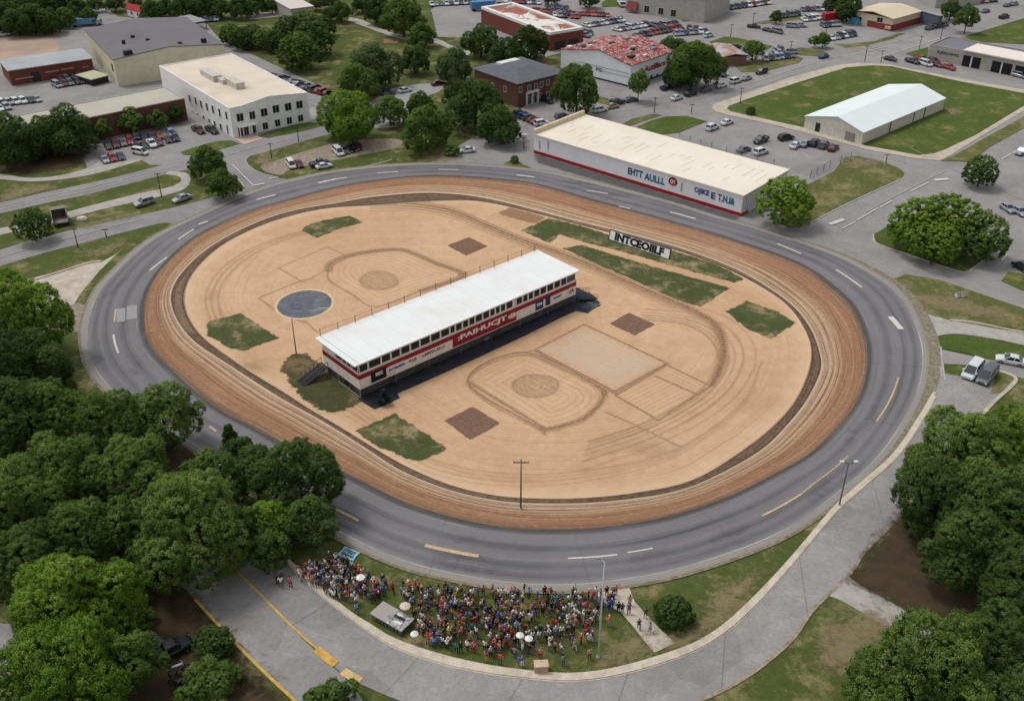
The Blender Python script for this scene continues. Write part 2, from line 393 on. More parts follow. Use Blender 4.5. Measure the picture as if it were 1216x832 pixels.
lawn([(1110, 401.7), (1124, 398), (1166, 400), (1216, 415.6), (1290, 432), (1290, 446), (1216, 433), (1180, 427.8), (1134.7, 417), (1115.6, 414)], M_LAWN)
lawn([(1119, 433), (1143, 434.8), (1142, 447), (1120.8, 443.5)], M_LAWN)
lawn([(1186, 441), (1204, 449), (1190, 466), (1176, 468), (1180, 452)], M_LAWN2)
lawn([(1188.8, 333.7), (1197.5, 323), (1216, 326), (1290, 340), (1290, 372), (1216, 346)], M_LAWN)
lawn([(594, 201), (600, 193), (612, 190), (622, 196), (640, 203), (660, 206), (650, 208), (620, 202)], M_LAWN2)
lawn([(1006, 53), (1040, 49), (1066, 40), (1075, 40), (1058, 47), (1030, 54), (1004, 57), (990, 52)], M_LAWN2)
lawn([(1075, 64), (1102.7, 56), (1101, 69), (1085, 68)], M_LAWN)
lawn([(1137, 46.5), (1216, 22), (1300, 0), (1300, 66), (1216, 53), (1160, 50)], M_LAWN)
lawn([(870, 76), (900, 72), (945, 66), (954, 70), (948, 75), (905, 86), (880, 86)], M_LAWN2)
lawn([(842, 50), (860, 44), (876, 45), (900, 51), (918, 55), (910, 60), (880, 55), (850, 56)], M_LAWN)
lawn([(935, 60), (950, 57), (975, 60), (984, 64), (972, 67), (950, 66)], M_LAWN2)
lawn([(805, 21), (830, 19), (843, 21), (835, 24), (812, 26)], M_LAWN2)
lawn([(893, 28), (925, 22), (952, 20), (955, 23), (925, 27), (905, 29)], M_LAWN2)
lawn([(714, 4), (730, -6), (745, -4), (735, 8), (715, 9)], M_LAWN)
lawn([(708, 116), (713, 115), (730, 120), (726, 124), (716, 124), (706, 120)], M_LAWN)
lawn([(646, 70), (660, 66), (664, 74), (650, 78), (640, 77)], M_LAWN2)
lawn([(214, 181), (232, 175), (256, 168), (274, 167), (285, 171), (268, 176), (232, 185), (218, 184)], M_LAWN)
lawn([(307, 162), (318, 157), (355, 147), (378, 146), (376, 152), (345, 159), (318, 164)], M_LAWN)
lawn([(367, 138), (372, 134), (388, 140), (378, 145)], M_LAWN)
sheet('entrance_apron', [(276, 164), (298, 158), (313, 165), (290, 172)], plain('pink_concrete', (196, 170, 156), .9, .06, .8, world=True), smooth=False, z=LZ)
sheet('footpath', [(368, 130), (371, 128), (384, 134), (380, 140), (366, 146), (352, 148), (362, 140)], M_CONC2, smooth=False, z=LZ + .004)
# pale strips / bare earth
for nm, px, mt in [
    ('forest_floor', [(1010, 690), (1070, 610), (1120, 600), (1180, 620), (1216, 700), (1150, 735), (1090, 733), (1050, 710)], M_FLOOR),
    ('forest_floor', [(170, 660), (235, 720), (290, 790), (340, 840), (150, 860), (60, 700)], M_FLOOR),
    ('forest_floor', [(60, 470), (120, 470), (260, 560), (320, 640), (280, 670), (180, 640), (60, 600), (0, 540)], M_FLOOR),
    ('forest_floor', [(0, 170), (40, 160), (95, 160), (106, 180), (90, 198), (40, 206), (0, 205)], M_FLOOR),
    ('bare_earth', [(852, 700), (885, 690), (900, 680), (893, 700), (845, 755), (800, 768), (785, 762), (830, 745)], M_BARE),
    ('bare_earth', [(735, 766), (752, 750), (775, 776), (730, 792), (712, 790)], M_BARE),
    ('bare_earth', [(1000, 735), (1040, 725), (1060, 742), (1040, 770), (1000, 800), (970, 790), (980, 750)], M_BARE),
    ('bare_earth', [(1090, 350), (1130, 352), (1180, 368), (1200, 380), (1140, 372), (1098, 364)], M_BARE),
    ('bare_earth', [(255, 740), (275, 755), (300, 785), (330, 815), (300, 825), (265, 800), (240, 765)], M_BARE),
    ('bare_earth', [(0, 232), (60, 219), (66, 223), (0, 240)], M_BARE),
    ('bare_earth', [(95, 268), (150, 254), (156, 257), (100, 271)], M_BARE),
    ('bare_earth', [(110, 300), (140, 288), (150, 291), (118, 306)], M_BARE),
    ('bare_earth', [(300, 192), (312, 186), (330, 190), (312, 197)], M_BARE),
    ('bare_earth', [(505, 188), (530, 182), (552, 186), (535, 191), (508, 193)], M_BARE),
    ('bare_earth', [(960, 86 + 60), (962, 140), (975, 134), (980, 139)], M_BARE),
    ('bare_earth', [(1120, 130), (1132, 129), (1145, 133), (1130, 137)], M_BARE),
    ('bare_earth', [(1004, 187), (1040, 190), (1050, 194), (1010, 201)], M_BARE),
    ('bare_earth', [(455, 46), (475, 46), (472, 52), (455, 52)], M_FAINT)]:
    soft_patch(nm, px, mt, res=1.0, margin=2.5, z=LZ + .008)
fixed(LZ + .012)
# ------------------------------------------------------------------ the loop: traced edges around a common centre
CEN = G(600, 395)[:2]
A_OUT = [(96, 401), (101, 431.5), (116, 455), (150, 489), (190, 513), (228, 532), (250, 553), (300, 587), (345, 612), (393, 634), (435, 656), (488, 677), (540, 689), (593, 698), (645.6, 702), (698, 701), (751, 694), (800, 685), (870, 663), (923, 642), (958, 622), (996, 593), (1042, 553), (1075, 508), (1096, 466), (1103, 431), (1100, 403), (1087, 369), (1069, 344), (1045, 327), (1009, 307.5), (974, 293.6), (939.5, 283), (890.6, 267.4), (845, 255), (810, 243), (755, 228.4), (703.6, 215.5), (669, 207.4), (634.5, 201.7), (600, 198), (555, 194.8), (504, 194), (469, 195.3), (434.5, 198.2), (400, 202.5), (372.7, 207), (347, 213), (321, 219), (286, 232), (252, 247.4), (226, 259.5), (198.5, 272), (168, 290), (134.6, 320.5), (111, 347), (98, 381)]
B_IN = [(171.6, 361), (171.6, 394.5), (180, 414.7), (202, 438), (235.5, 468.5), (269, 492), (303, 509), (336.5, 529), (370, 545), (404, 560), (433, 579 - 5), (472.6, 594), (512, 607.8), (565, 621), (618, 628.5), (700, 628.5), (750, 622), (800, 612), (870, 587.4), (923, 561), (960, 540), (995, 508), (1019.7, 473), (1029.4, 438), (1028.4, 407), (1022, 386), (1009, 361.6), (985, 339), (953.4, 316), (904.6, 297), (852, 279.6), (800, 265), (738, 248), (703.6, 238.8), (669, 228.4), (634.5, 219), (600, 214.5), (555, 210.6), (521, 209.8), (486, 210.8), (452, 214.6), (417, 219.8), (372.7, 230), (338, 239.7), (303.6, 249), (277.7, 259.5), (254.6, 270), (227.7, 285), (200.8, 310), (181.5, 335)]
C_RUT = [(202, 354), (208.6, 377.7), (229, 404.6), (269, 431.5), (300, 452), (336.5, 475), (370, 493), (400, 510.6), (435, 533), (470, 556), (505, 572), (540, 584), (575, 592), (610.5, 597), (680.7, 598), (751, 592.6), (820, 578.6), (897.6, 540), (932.5, 508), (960, 473), (976, 438), (974, 421), (964, 393), (939.5, 361.6), (890.7, 328.5), (847, 309), (797, 292), (723, 272.5), (680, 262), (650, 254), (600, 241), (560, 233), (520, 229.5), (486, 230), (434.5, 236 - 1), (400, 241.7), (362, 247.5), (324, 257), (285, 273.5), (256.5, 289), (233.5, 306), (212, 329), (205, 342)]
D_IN = [(220, 354), (225.4, 377.7), (242, 401), (269, 421.4), (300, 443), (336.5, 465), (370, 487), (400, 504.5), (435, 526), (470, 547), (505, 564), (540, 577.6), (575, 586), (610.5, 590.9), (680.7, 592), (751, 585.6), (820, 571), (873, 540), (915, 508), (943, 476.6), (960, 438), (962, 410), (950, 382.5), (929, 358), (887, 332), (846, 313.5), (797, 296.5), (723, 277), (680, 266), (650, 258), (600, 245.5), (560, 239), (520, 240), (470, 243.5), (434.5, 245.7), (400, 247), (362, 253), (324, 263.8), (295, 275.4), (266, 290.8), (247, 306), (227.7, 329)]
NA = 1200
TT = np.linspace(-math.pi, math.pi, NA, endpoint=False)
def radial(px, sig=6):
    g = gp(catmull(px, None, True)) - CEN
    a = np.arctan2(g[:, 1], g[:, 0]); r = np.hypot(g[:, 0], g[:, 1]); o = np.argsort(a); a = a[o]; r = r[o]
    R = np.interp(TT, np.r_[a - 2 * math.pi, a, a + 2 * math.pi], np.r_[r, r, r])
    k = np.exp(-.5 * (np.arange(-30, 31) / sig) ** 2); k /= k.sum()
    return np.convolve(np.r_[R[-30:], R, R[:30]], k, 'valid')
RA, RB, RC, RD = radial(A_OUT), radial(B_IN), radial(C_RUT), radial(D_IN)
DIR = np.stack([np.cos(TT), np.sin(TT)], 1)
def ring(name, r0s, vs, z, mat, zs=None):
    mid = CEN + DIR * ((r0s[0] + r0s[-1]) / 2)[:, None]
    s = np.concatenate([[0], np.cumsum(np.linalg.norm(np.diff(np.vstack([mid, mid[0]]), axis=0), axis=1))])
    V = []; UV = []; k = len(r0s)
    for i in range(NA + 1):
        for j in range(k):
            p = CEN + DIR[i % NA] * r0s[j][i % NA]; V.append((p[0], p[1], z + (zs[j] if zs else 0))); UV.append((s[i], vs[j]))
    Fc = [(i * k + j, i * k + j + 1, (i + 1) * k + j + 1, (i + 1) * k + j) for i in range(NA) for j in range(k - 1)]
    return grid_obj(name, V, Fc, UV, mat)
def ramp(nt, fac, stops):
    r = N(nt, 'ShaderNodeValToRGB'); e = r.color_ramp.elements
    e[0].position = stops[0][0]; e[0].color = lin(stops[0][1]); e[1].position = stops[-1][0]; e[1].color = lin(stops[-1][1])
    for p, c in stops[1:-1]:
        x = e.new(p); x.color = lin(c)
    nt.links.new(fac, r.inputs[0]); return r.outputs[0]
def uvvec(nt, su, sv):
    t = N(nt, 'ShaderNodeTexCoord').outputs['UV']; return vscale(nt, t, (su, sv, 1))
# asphalt ring
m, nt, b = newmat('track_asphalt'); p = wpos(nt)
sepx = N(nt, 'ShaderNodeSeparateXYZ'); nt.links.new(N(nt, 'ShaderNodeTexCoord').outputs['UV'], sepx.inputs[0]); v_ = sepx.outputs[1]
wob = mth(nt, 'MULTIPLY', mth(nt, 'SUBTRACT', noise(nt, uvvec(nt, .05, 2), 1, 3), .5), .05)
v2 = mth(nt, 'ADD', v_, wob)
base = ramp(nt, v2, [(0, (66, 64, 64)), (.05, (86, 84, 86)), (.12, (112, 110, 112)), (.24, (116, 114, 116)), (.33, (80, 79, 82)), (.42, (108, 106, 109)), (.52, (118, 116, 118)), (.61, (82, 81, 84)), (.7, (114, 112, 114)), (.79, (88, 87, 90)), (.86, (118, 116, 117)), (.905, (134, 131, 127)), (.93, (152, 146, 138)), (1, (146, 139, 128))])
s1 = noise(nt, uvvec(nt, .014, 22), 1, 8, .72); s2 = noise(nt, uvvec(nt, .05, 90), 1, 6, .7); s3 = noise(nt, p, 1.2, 6, .7); s4 = noise(nt, p, .06, 5, .6, .5)
col = mixc(nt, mr(nt, s1, .36, .64, .0, .6), base, mixc(nt, .5, base, lin((140, 138, 140))))
col = mixc(nt, mr(nt, s1, .42, .28, 0, .6), col, lin((66, 65, 69)))
col = mixc(nt, mr(nt, s2, .5, .75, 0, .3), col, lin((78, 78, 84)))
col = mixc(nt, mr(nt, s4, .42, .65, 0, .3), col, lin((136, 135, 138)))
col = mixc(nt, mr(nt, s3, .35, .8, 0, .3), col, lin((84, 84, 88)))
# dust blown on near the inner edge and thin sealed cracks
dn = noise(nt, uvvec(nt, .04, 8), 1, 6, .7)
dk = mth(nt, 'MULTIPLY', mr(nt, v_, .045, .09, 1, 0), mr(nt, dn, .35, .6)); col = mixc(nt, dk, col, lin((58, 56, 58)))
dust = mth(nt, 'MULTIPLY', mr(nt, v_, .0, .1, 1, 0), mr(nt, dn, .5, .7, 0, .5)); col = mixc(nt, dust, col, lin((140, 116, 96)))
w = N(nt, 'ShaderNodeTexWave'); w.wave_type = 'BANDS'; w.inputs['Scale'].default_value = .016; w.inputs['Distortion'].default_value = 1.5; w.inputs['Detail'].default_value = 3
nt.links.new(uvvec(nt, 1, 1), w.inputs['Vector'])
col = mixc(nt, mr(nt, w.outputs['Fac'], .999, 1, 0, .16), col, lin((70, 70, 72)))
# edge line, white and worn
l = mth(nt, 'MULTIPLY', mr(nt, v_, .893, .897), mr(nt, v_, .905, .909, 1, 0)); ln = mr(nt, noise(nt, uvvec(nt, .06, 30), 1, 5, .6), .4, .6)
col = mixc(nt, mth(nt, 'MULTIPLY', mth(nt, 'MULTIPLY', l, ln), .75), col, lin((205, 203, 198)))
l = mth(nt, 'MULTIPLY', mr(nt, v_, .10, .103), mr(nt, v_, .11, .113, 1, 0)); ln2 = mr(nt, noise(nt, uvvec(nt, .04, 10), 1, 4, .6), .5, .62)
col = mixc(nt, mth(nt, 'MULTIPLY', mth(nt, 'MULTIPLY', l, ln2), .5), col, lin((190, 188, 184)))
nt.links.new(col, b.inputs['Base Color']); b.inputs['Roughness'].default_value = .8; bump(nt, b, s3, .25, .02)
zt = layer()
vs = [i / 10 for i in range(11)]
ring('race_track', [RB + (RA - RB) * t for t in vs], vs, zt, m)
# outer verge between the track and the walls on the right side
RV = RA + .5 + 1.7 * np.exp(-((TT + .05) / .42) ** 2)
M_V = soft_plain('verge', (138, 124, 100), (96, 96, 62), .5, .5, 1, 1.2)
ring('gravel_verge', [RA - .02, (RA + RV) / 2, RV], [0, .5, 1], layer(), M_VERGE)
# dirt ring
m, nt, b = newmat('dirt_banking'); p = wpos(nt)
sepx = N(nt, 'ShaderNodeSeparateXYZ'); nt.links.new(N(nt, 'ShaderNodeTexCoord').outputs['UV'], sepx.inputs[0]); v_ = sepx.outputs[1]
wob = mth(nt, 'MULTIPLY', mth(nt, 'SUBTRACT', noise(nt, uvvec(nt, .012, 1), 1, 3), .5), .2)
v2 = mth(nt, 'ADD', v_, wob)
base = ramp(nt, v2, [(0, (96, 84, 76)), (.03, (128, 102, 84)), (.12, (158, 118, 90)), (.28, (164, 124, 96)), (.36, (154, 116, 90)), (.42, (190, 156, 126)), (.5, (172, 136, 108)), (.57, (200, 172, 144)), (.63, (176, 144, 118)), (.70, (204, 178, 150))])
ft = noise(nt, uvvec(nt, .02, 26), 1, 10, .7); f2 = noise(nt, uvvec(nt, .06, 62), 1, 8, .75); cl = noise(nt, p, 1.1, 9, .82); bg = noise(nt, p, .05, 4, .5)
f3 = noise(nt, vscale(nt, p, (1, 1, 1)), .35, 8, .8)
col = mixc(nt, mr(nt, ft, .52, .66, 0, .35), base, lin((128, 96, 74)))
col = mixc(nt, mr(nt, ft, .47, .36, 0, .35), col, lin((206, 176, 148)))
col = mixc(nt, mr(nt, f2, .53, .62, 0, .6), col, lin((104, 78, 62)))
col = mixc(nt, mr(nt, f2, .46, .38, 0, .4), col, lin((214, 188, 160)))
col = mixc(nt, mr(nt, cl, .5, .68, 0, .45), col, lin((122, 94, 76)))
col = mixc(nt, mr(nt, cl, .46, .34, 0, .35), col, lin((210, 182, 154)))
col = mixc(nt, mr(nt, f3, .52, .64, 0, .3), col, lin((136, 104, 82)))
# the wheel-rut band
rb = mr(nt, mth(nt, 'ADD', v_, mth(nt, 'MULTIPLY', wob, .25)), .70, .73, 0, 1)
fr = noise(nt, uvvec(nt, .06, 34), 1, 10, .8)
rut = mixc(nt, mr(nt, fr, .38, .62), lin((90, 74, 62)), lin((138, 114, 94)))
rut = mixc(nt, mr(nt, cl, .48, .62, 0, .7), rut, lin((66, 54, 47)))
rut = mixc(nt, mr(nt, cl, .44, .34, 0, .5), rut, lin((168, 144, 120)))
fade = mr(nt, noise(nt, uvvec(nt, .01, 3), 1, 3), .25, .5, .65, 1)
col = mixc(nt, mth(nt, 'MULTIPLY', mth(nt, 'MULTIPLY', rb, mr(nt, v_, .955, .99, 1, .25)), fade), col, rut)
# dark line at both rut shoulders
for c0, wd in ((.735, .018), (.94, .018), (.60, .012), (.52, .01), (.43, .007), (.3, .006)):
    d = mth(nt, 'ABSOLUTE', mth(nt, 'SUBTRACT', mth(nt, 'ADD', v_, mth(nt, 'MULTIPLY', wob, .4)), c0))
    col = mixc(nt, mth(nt, 'MULTIPLY', mr(nt, d, wd * .4, wd, 1, 0), mr(nt, f2, .4, .55, .1, .95)), col, lin((72, 56, 46)))
for c0, wd in ((.69, .02), (.48, .012)):
    d = mth(nt, 'ABSOLUTE', mth(nt, 'SUBTRACT', mth(nt, 'ADD', v_, mth(nt, 'MULTIPLY', wob, .4)), c0))
    col = mixc(nt, mth(nt, 'MULTIPLY', mr(nt, d, wd * .3, wd, 1, 0), mr(nt, cl, .4, .58, .1, .8)), col, lin((222, 198, 170)))
nt.links.new(col, b.inputs['Base Color']); b.inputs['Roughness'].default_value = .95; b.inputs['Specular IOR Level'].default_value = .1
hh = mth(nt, 'ADD', ft, mth(nt, 'MULTIPLY', fr, .8)); bump(nt, b, mth(nt, 'ADD', hh, mth(nt, 'MULTIPLY', cl, .5)), .8, .35)
vs = [0, .12, .24, .36, .48, .6, .7, .78, .86, .93, 1]
zd = layer()
def rmix(v): return RB + (RC - RB) * (v / .7) if v <= .7 else RC + (RD - RC) * ((v - .7) / .3)
ring('dirt_track', [rmix(v) for v in vs], vs, zd, m)
# ------------------------------------------------------------------ infield
NR = 230; NI = 1200
tr = np.linspace(0.0, 1, NR) ** .8
Pg = (CEN[None, None, :] + DIR[None, :, :] * (RD[None, :] * tr[:, None])[:, :, None])       # NR x NA x 2
Q = Pg.reshape(-1, 2)
rad = (RD[None, :] * (1 - tr[:, None])).ravel()
def near_mask(poly, mg):
    lo = poly.min(0) - mg; hi = poly.max(0) + mg
    return ((Q >= lo) & (Q <= hi)).all(1)
rut = np.zeros(len(Q)); gray = np.zeros(len(Q)); flow = rad.copy(); tan = np.zeros(len(Q))
def stroke(px, w, s=1.0, closed=False, smooth=True, jig=0.0):
    poly = gp(catmull(px, None, closed) if smooth else px)
    if jig: poly = poly + RNG.normal(0, jig, poly.shape)
    k = near_mask(poly, w * 3); 
    if not k.any(): return
    d = poly_dist(Q[k], poly, closed); rut[k] = np.maximum(rut[k], s * np.exp(-(d / w) ** 2))
INNER = [(440, 242), (470, 241.5), (503, 244), (538, 251), (572, 265), (600, 277), (625, 287), (662, 299.5), (699, 314), (748, 336), (797, 357), (822, 368), (847, 383), (858, 400), (860, 420), (855, 440), (845, 458)]
for dv, w, s in ((0, .55, .85), (3, .4, .7), (-3, .35, .5), (6, .3, .5), (9, .25, .25)):
    stroke([(u - dv * (0 if u < 800 else (1 if u > 850 else .5)), v + dv * (1 if u < 800 else .5)) for u, v in INNER], w, s)
P1 = [(555.8, 453.6), (623.6, 419), (712, 460.4), (717, 472), (705, 488), (688, 500), (649.4, 510.6), (640, 508)]
P1s = [(555.8, 453.6), (588, 437), (623.6, 419), (665, 438), (705, 457), (716, 470), (712, 484), (692.9, 498), (672, 506), (649.4, 510.6), (636, 506), (596, 480)]
P2 = [(635.9, 415.6), (694, 385.8), (792, 432), (730.9, 465.9)]
P3 = [(731, 470), (778, 447), (820, 467), (782.4, 499.8)]
P3b = [(731, 470), (792, 434), (843.5, 459), (782.4, 499.8)]
P4 = [(389, 322.5), (393, 314), (406, 307), (435, 300), (472, 297), (490, 301), (520, 314), (550, 328), (500, 346), (447, 364.7), (418, 350), (392, 334)]
def field(px, off, smooth=False):
    poly = gp(catmull(px, None, True) if smooth else px); k = near_mask(poly, 1); ins = np.zeros(len(Q), bool); ins[k] = inside(Q[k], poly)
    d = poly_dist(Q[ins], poly); flow[ins] = off + d * 1.0; return ins, d
i1, d1 = field(P1s, 100); i2, d2 = field(P2, 150); i4, d4 = field(P4, 200, True)
for px, off, ax in ((P3, 300, 0), ([(330.6, 318.7), (389, 293.7), (414, 306), (360.4, 336)], 400, 0), ([(792, 434), (843.5, 459), (820, 467), (778, 447)], 340, 1)):
    poly = gp(px); k = inside(Q, poly); e = poly[1 - ax] - poly[0] if ax == 0 else poly[1] - poly[0]; e /= np.linalg.norm(e)
    nrm = np.array([-e[1], e[0]]); flow[k] = off + (Q[k] - poly[0]) @ nrm * 1.3; tan[k] = .7
tan[i1] = .5; tan[i4] = .45
gray[i2] = np.clip(d2 / 2.2, 0, 1)
for k_, (jw, s) in enumerate(((.3, .8), (.2, .5))):
    sh = k_ * 3
    stroke([(u, v + sh) for u, v in P1], .22, s, True, True, .05); 
stroke(P1[2:8], .45, .75, False)
stroke([(u * .985 + 9, v * .985 + 6) for u, v in P1[2:8]], .3, .45)
stroke([(555.8, 453.6), (649.4, 510.6)], .35, .7, False, False)
stroke(P2, .2, .75, True, False); stroke([(635.9, 417.6), (730.9, 468)], .3, .6, False, False); stroke([(730.9, 466), (792, 433)], .45, .55, False, False)
stroke([(636, 416), (625, 419), (716, 462)], .25, .5, False, False)
stroke(P3b, .18, .75, True, False); stroke([(778, 447), (826, 468)], .2, .7, False, False)
stroke([(720, 490), (760, 508), (812, 533)], .16, .6, False, False)
for c, sc_ in ((1, .8), (.96, .6), (1.04, .5)):
    stroke([(470 + (u - 470) * c, 330 + (v - 330) * c) for u, v in P4[:9]], .38, sc_)
stroke(P4[8:] + [P4[0]], .18, .6)
stroke([(330.6, 318.7), (389, 293.7), (414, 306), (360.4, 336)], .15, .55, True, False)
stroke([(307, 354.5), (360, 333), (372, 332)], .18, .7, False, False); stroke([(307, 354.5), (330, 371), (362, 384)], .18, .6, False, False)
stroke([(360, 380), (378, 396)], .15, .6, False, False)
for cx, cy, rx, ry in ((636, 459, 27, 13.5), (450, 334, 22, 11)):
    for f in (1.0, .86, .7, .5, .3):
        a0 = random.uniform(0, 6); pts = [(cx + rx * f * math.cos(a0 + t) * random.uniform(.93, 1.05), cy + ry * f * math.sin(a0 + t) * random.uniform(.93, 1.05)) for t in np.linspace(0, 2 * math.pi, 14)[:-1]]
        stroke(pts, .3, .5 if f == 1 else .38, True)
    poly = gp([(cx + rx * math.cos(t), cy + ry * math.sin(t)) for t in np.linspace(0, 2 * math.pi, 24)[:-1]])
    k = inside(Q, poly); rut[k] = np.maximum(rut[k], .22)
# tyre tracks through the east bend and along the south straight
for dd, s in ((0, .5), (5, .35), (11, .45), (18, .25), (27, .35), (40, .2)):
    stroke([(770 + (u - 770) * (1 + dd / 110) - 40, 430 + (v - 430) * (1 + dd / 110)) for u, v in ((800, 380), (850, 385), (880, 400), (893, 425), (880, 455), (850, 480), (800, 505), (740, 525))], .22, s)
for dd, s in ((0, .5), (6, .35), (13, .45), (21, .3)):
    stroke([(380, 470 + dd), (420, 478 + dd), (500, 540 + dd * .8), (590, 562 + dd * .7), (690, 560 + dd * .6), (800, 535 + dd * .4), (880, 480 + dd * .3), (905, 430)], .2, s * .5)
for dd in (0, 7, 15): stroke([(255 + dd, 395), (245 + dd, 350), (275 + dd, 310), (340 + dd, 280), (420, 268 + dd * .5)], .3, .28)
soft_b = np.zeros(len(Q))
for cx, cy, rx, ry, s in ((300, 436, 22, 10, .8), (390, 475, 30, 12, .5), (770, 530, 40, 12, .5), (250, 352, 10, 5, .35), (618, 257, 22, 8, .7), (900, 470, 30, 20, .2)):
    g0 = G(cx, cy)[:2]; gx = np.linalg.norm(G(cx + rx, cy)[:2] - g0); gy = np.linalg.norm(G(cx, cy + ry)[:2] - g0)
    soft_b = np.maximum(soft_b, s * np.exp(-(((Q[:, 0] - g0[0]) / gx) ** 2 + ((Q[:, 1] - g0[1]) / gy) ** 2)))
m, nt, b = newmat('infield_dirt'); p = wpos(nt)
fl = attr(nt, 'flow'); a_rut = attr(nt, 'rut'); a_gray = attr(nt, 'gray'); a_tan = attr(nt, 'tan'); a_soft = attr(nt, 'softb'); a_rad = attr(nt, 'rad')
n_big = noise(nt, p, .035, 5, .55, .4); n_f = noise(nt, p, 2.2, 7, .75); n_m = noise(nt, p, .3, 6, .65)
flw = mth(nt, 'ADD', fl, mth(nt, 'MULTIPLY', mth(nt, 'SUBTRACT', noise(nt, p, .05, 2), .5), .9))
def n1(scale, detail):
    c = N(nt, 'ShaderNodeCombineXYZ'); nt.links.new(flw, c.inputs[0]); v = N(nt, 'ShaderNodeVectorMath', operation='ADD'); nt.links.new(c.outputs[0], v.inputs[0])
    nt.links.new(vscale(nt, p, (.01, .01, 0)), v.inputs[1]); return noise(nt, v.outputs[0], scale, detail, .75)
g1 = n1(2.6, 9); g2 = n1(.28, 3)
col = mixc(nt, mr(nt, n_big, .35, .65), lin((188, 153, 120)), lin((203, 170, 137)))
col = mixc(nt, mr(nt, g2, .4, .7, 0, .25), col, lin((216, 184, 152)))
col = mixc(nt, mr(nt, g1, .54, .66, 0, .5), col, lin((150, 116, 90)))
col = mixc(nt, mr(nt, g1, .44, .34, 0, .3), col, lin((218, 190, 160)))
n_b = noise(nt, p, .7, 9, .82); col = mixc(nt, mr(nt, n_b, .5, .66, 0, .3), col, lin((164, 128, 98))); col = mixc(nt, mr(nt, n_b, .47, .36, 0, .25), col, lin((216, 186, 154)))
col = mixc(nt, mr(nt, n_m, .48, .66, 0, .4), col, lin((178, 140, 106)))
col = mixc(nt, mth(nt, 'MULTIPLY', a_tan, .35), col, lin((214, 182, 148)))
col = mixc(nt, mth(nt, 'MULTIPLY', mth(nt, 'MULTIPLY', a_gray, mr(nt, n_m, .3, .6, .45, 1)), .62), col, mixc(nt, mr(nt, n_f, .4, .7, 0, .7), lin((196, 182, 166)), lin((176, 158, 138))))
col = mixc(nt, mr(nt, a_rad, .0, 3.5, .45, 0), col, lin((218, 190, 160)))
col = mixc(nt, mth(nt, 'MULTIPLY', a_soft, mr(nt, n_m, .3, .7, .3, 1.1)), col, lin((140, 108, 82)))
hl = mth(nt, 'SINE', mth(nt, 'MULTIPLY', flw, 5.2)); hq = mth(nt, 'MULTIPLY', mth(nt, 'MULTIPLY', mr(nt, hl, .55, .95), a_tan), mr(nt, n_f, .38, .6, .2, 1.1))
col = mixc(nt, mth(nt, 'MULTIPLY', hq, .7), col, lin((144, 110, 84)))
rr = mth(nt, 'MULTIPLY', mth(nt, 'POWER', a_rut, .8), mr(nt, n_f, .36, .6, .55, 1.2))
col = mixc(nt, mth(nt, 'MULTIPLY', rr, .95), col, lin((112, 84, 64)))
col = mixc(nt, mr(nt, n_f, .6, .8, 0, .3), col, lin((158, 124, 96)))
nt.links.new(col, b.inputs['Base Color']); b.inputs['Roughness'].default_value = .95; b.inputs['Specular IOR Level'].default_value = .1
bump(nt, b, mth(nt, 'SUBTRACT', mth(nt, 'ADD', g1, mth(nt, 'MULTIPLY', n_f, .4)), mth(nt, 'MULTIPLY', a_rut, 1.0)), .6, .15)
zi = layer()
n_ = NA; V = np.column_stack([Q, np.full(len(Q), zi)])
I = np.arange(NR * n_).reshape(NR, n_); I2 = np.roll(I, -1, 1)
Fc = np.stack([I[:-1], I[1:], I2[1:], I2[:-1]], -1).reshape(-1, 4)
Fc = Fc[n_:]                       # drop the degenerate innermost ring
k0 = [int(x) for x in I[1]]
me_o = grid_obj('infield', V.tolist(), Fc.tolist() + [k0], None, m, 'structure', {'rut': rut, 'gray': gray, 'flow': flow, 'tan': tan, 'softb': soft_b, 'rad': rad})
# grass and clay patches in the infield
for px in ([(357.5, 274.4), (366, 268), (380, 263), (415, 257), (431, 264.5), (404, 272), (376.7, 283)],
           [(247, 383), (286, 372.5), (330, 402), (290, 417), (268, 412), (262, 406), (247, 400)],
           [(468.6, 491.7), (530.8, 532.7), (507, 546), (490, 548), (459, 534), (440, 526), (423.6, 511.6)],
           [(618.5, 274.5), (651.8, 259.7), (690, 269), (723.4, 279.5), (797.4, 298), (822, 305), (850, 315), (883.7, 331.3), (871.4, 336), (817, 321.4), (748, 301.7), (693.8, 288), (664, 278.5), (653, 289.3)],
           [(669, 295.5), (691.3, 291.8), (772.7, 316.5), (866.5, 342.4), (832, 364.6), (809.7, 358.4), (748, 331.3), (703.6, 311.6)],
           [(862.8, 370.3), (887, 358), (922, 370.3), (944.7, 384.2), (915, 402.7), (887, 391)],
           [(342, 424), (362, 420), (376, 430), (400, 444), (431, 476), (408, 488), (388, 490), (366, 478), (352, 466), (334, 440)]):
    soft_patch('grass_patch', px, M_INGRASS2 if px[0] == (342, 424) else M_INGRASS, res=.35, margin=1.4, z=zi + .004)
for px in ([(531, 292), (557, 282.5), (579, 293), (553.5, 304)], [(724, 385), (747, 372), (777.5, 385.8), (754, 398.8)], [(528, 500), (561, 483.5), (593.8, 503.3), (558.5, 522.8)]):
    soft_patch('clay_square', px, M_BROWN, res=.3, margin=.5, z=zi + .008)
soft_patch('worn_dirt', [(590, 254), (607, 247), (648, 259), (634, 266)], M_FAINT, res=.5, z=zi + .012)
fixed(zi + .016)
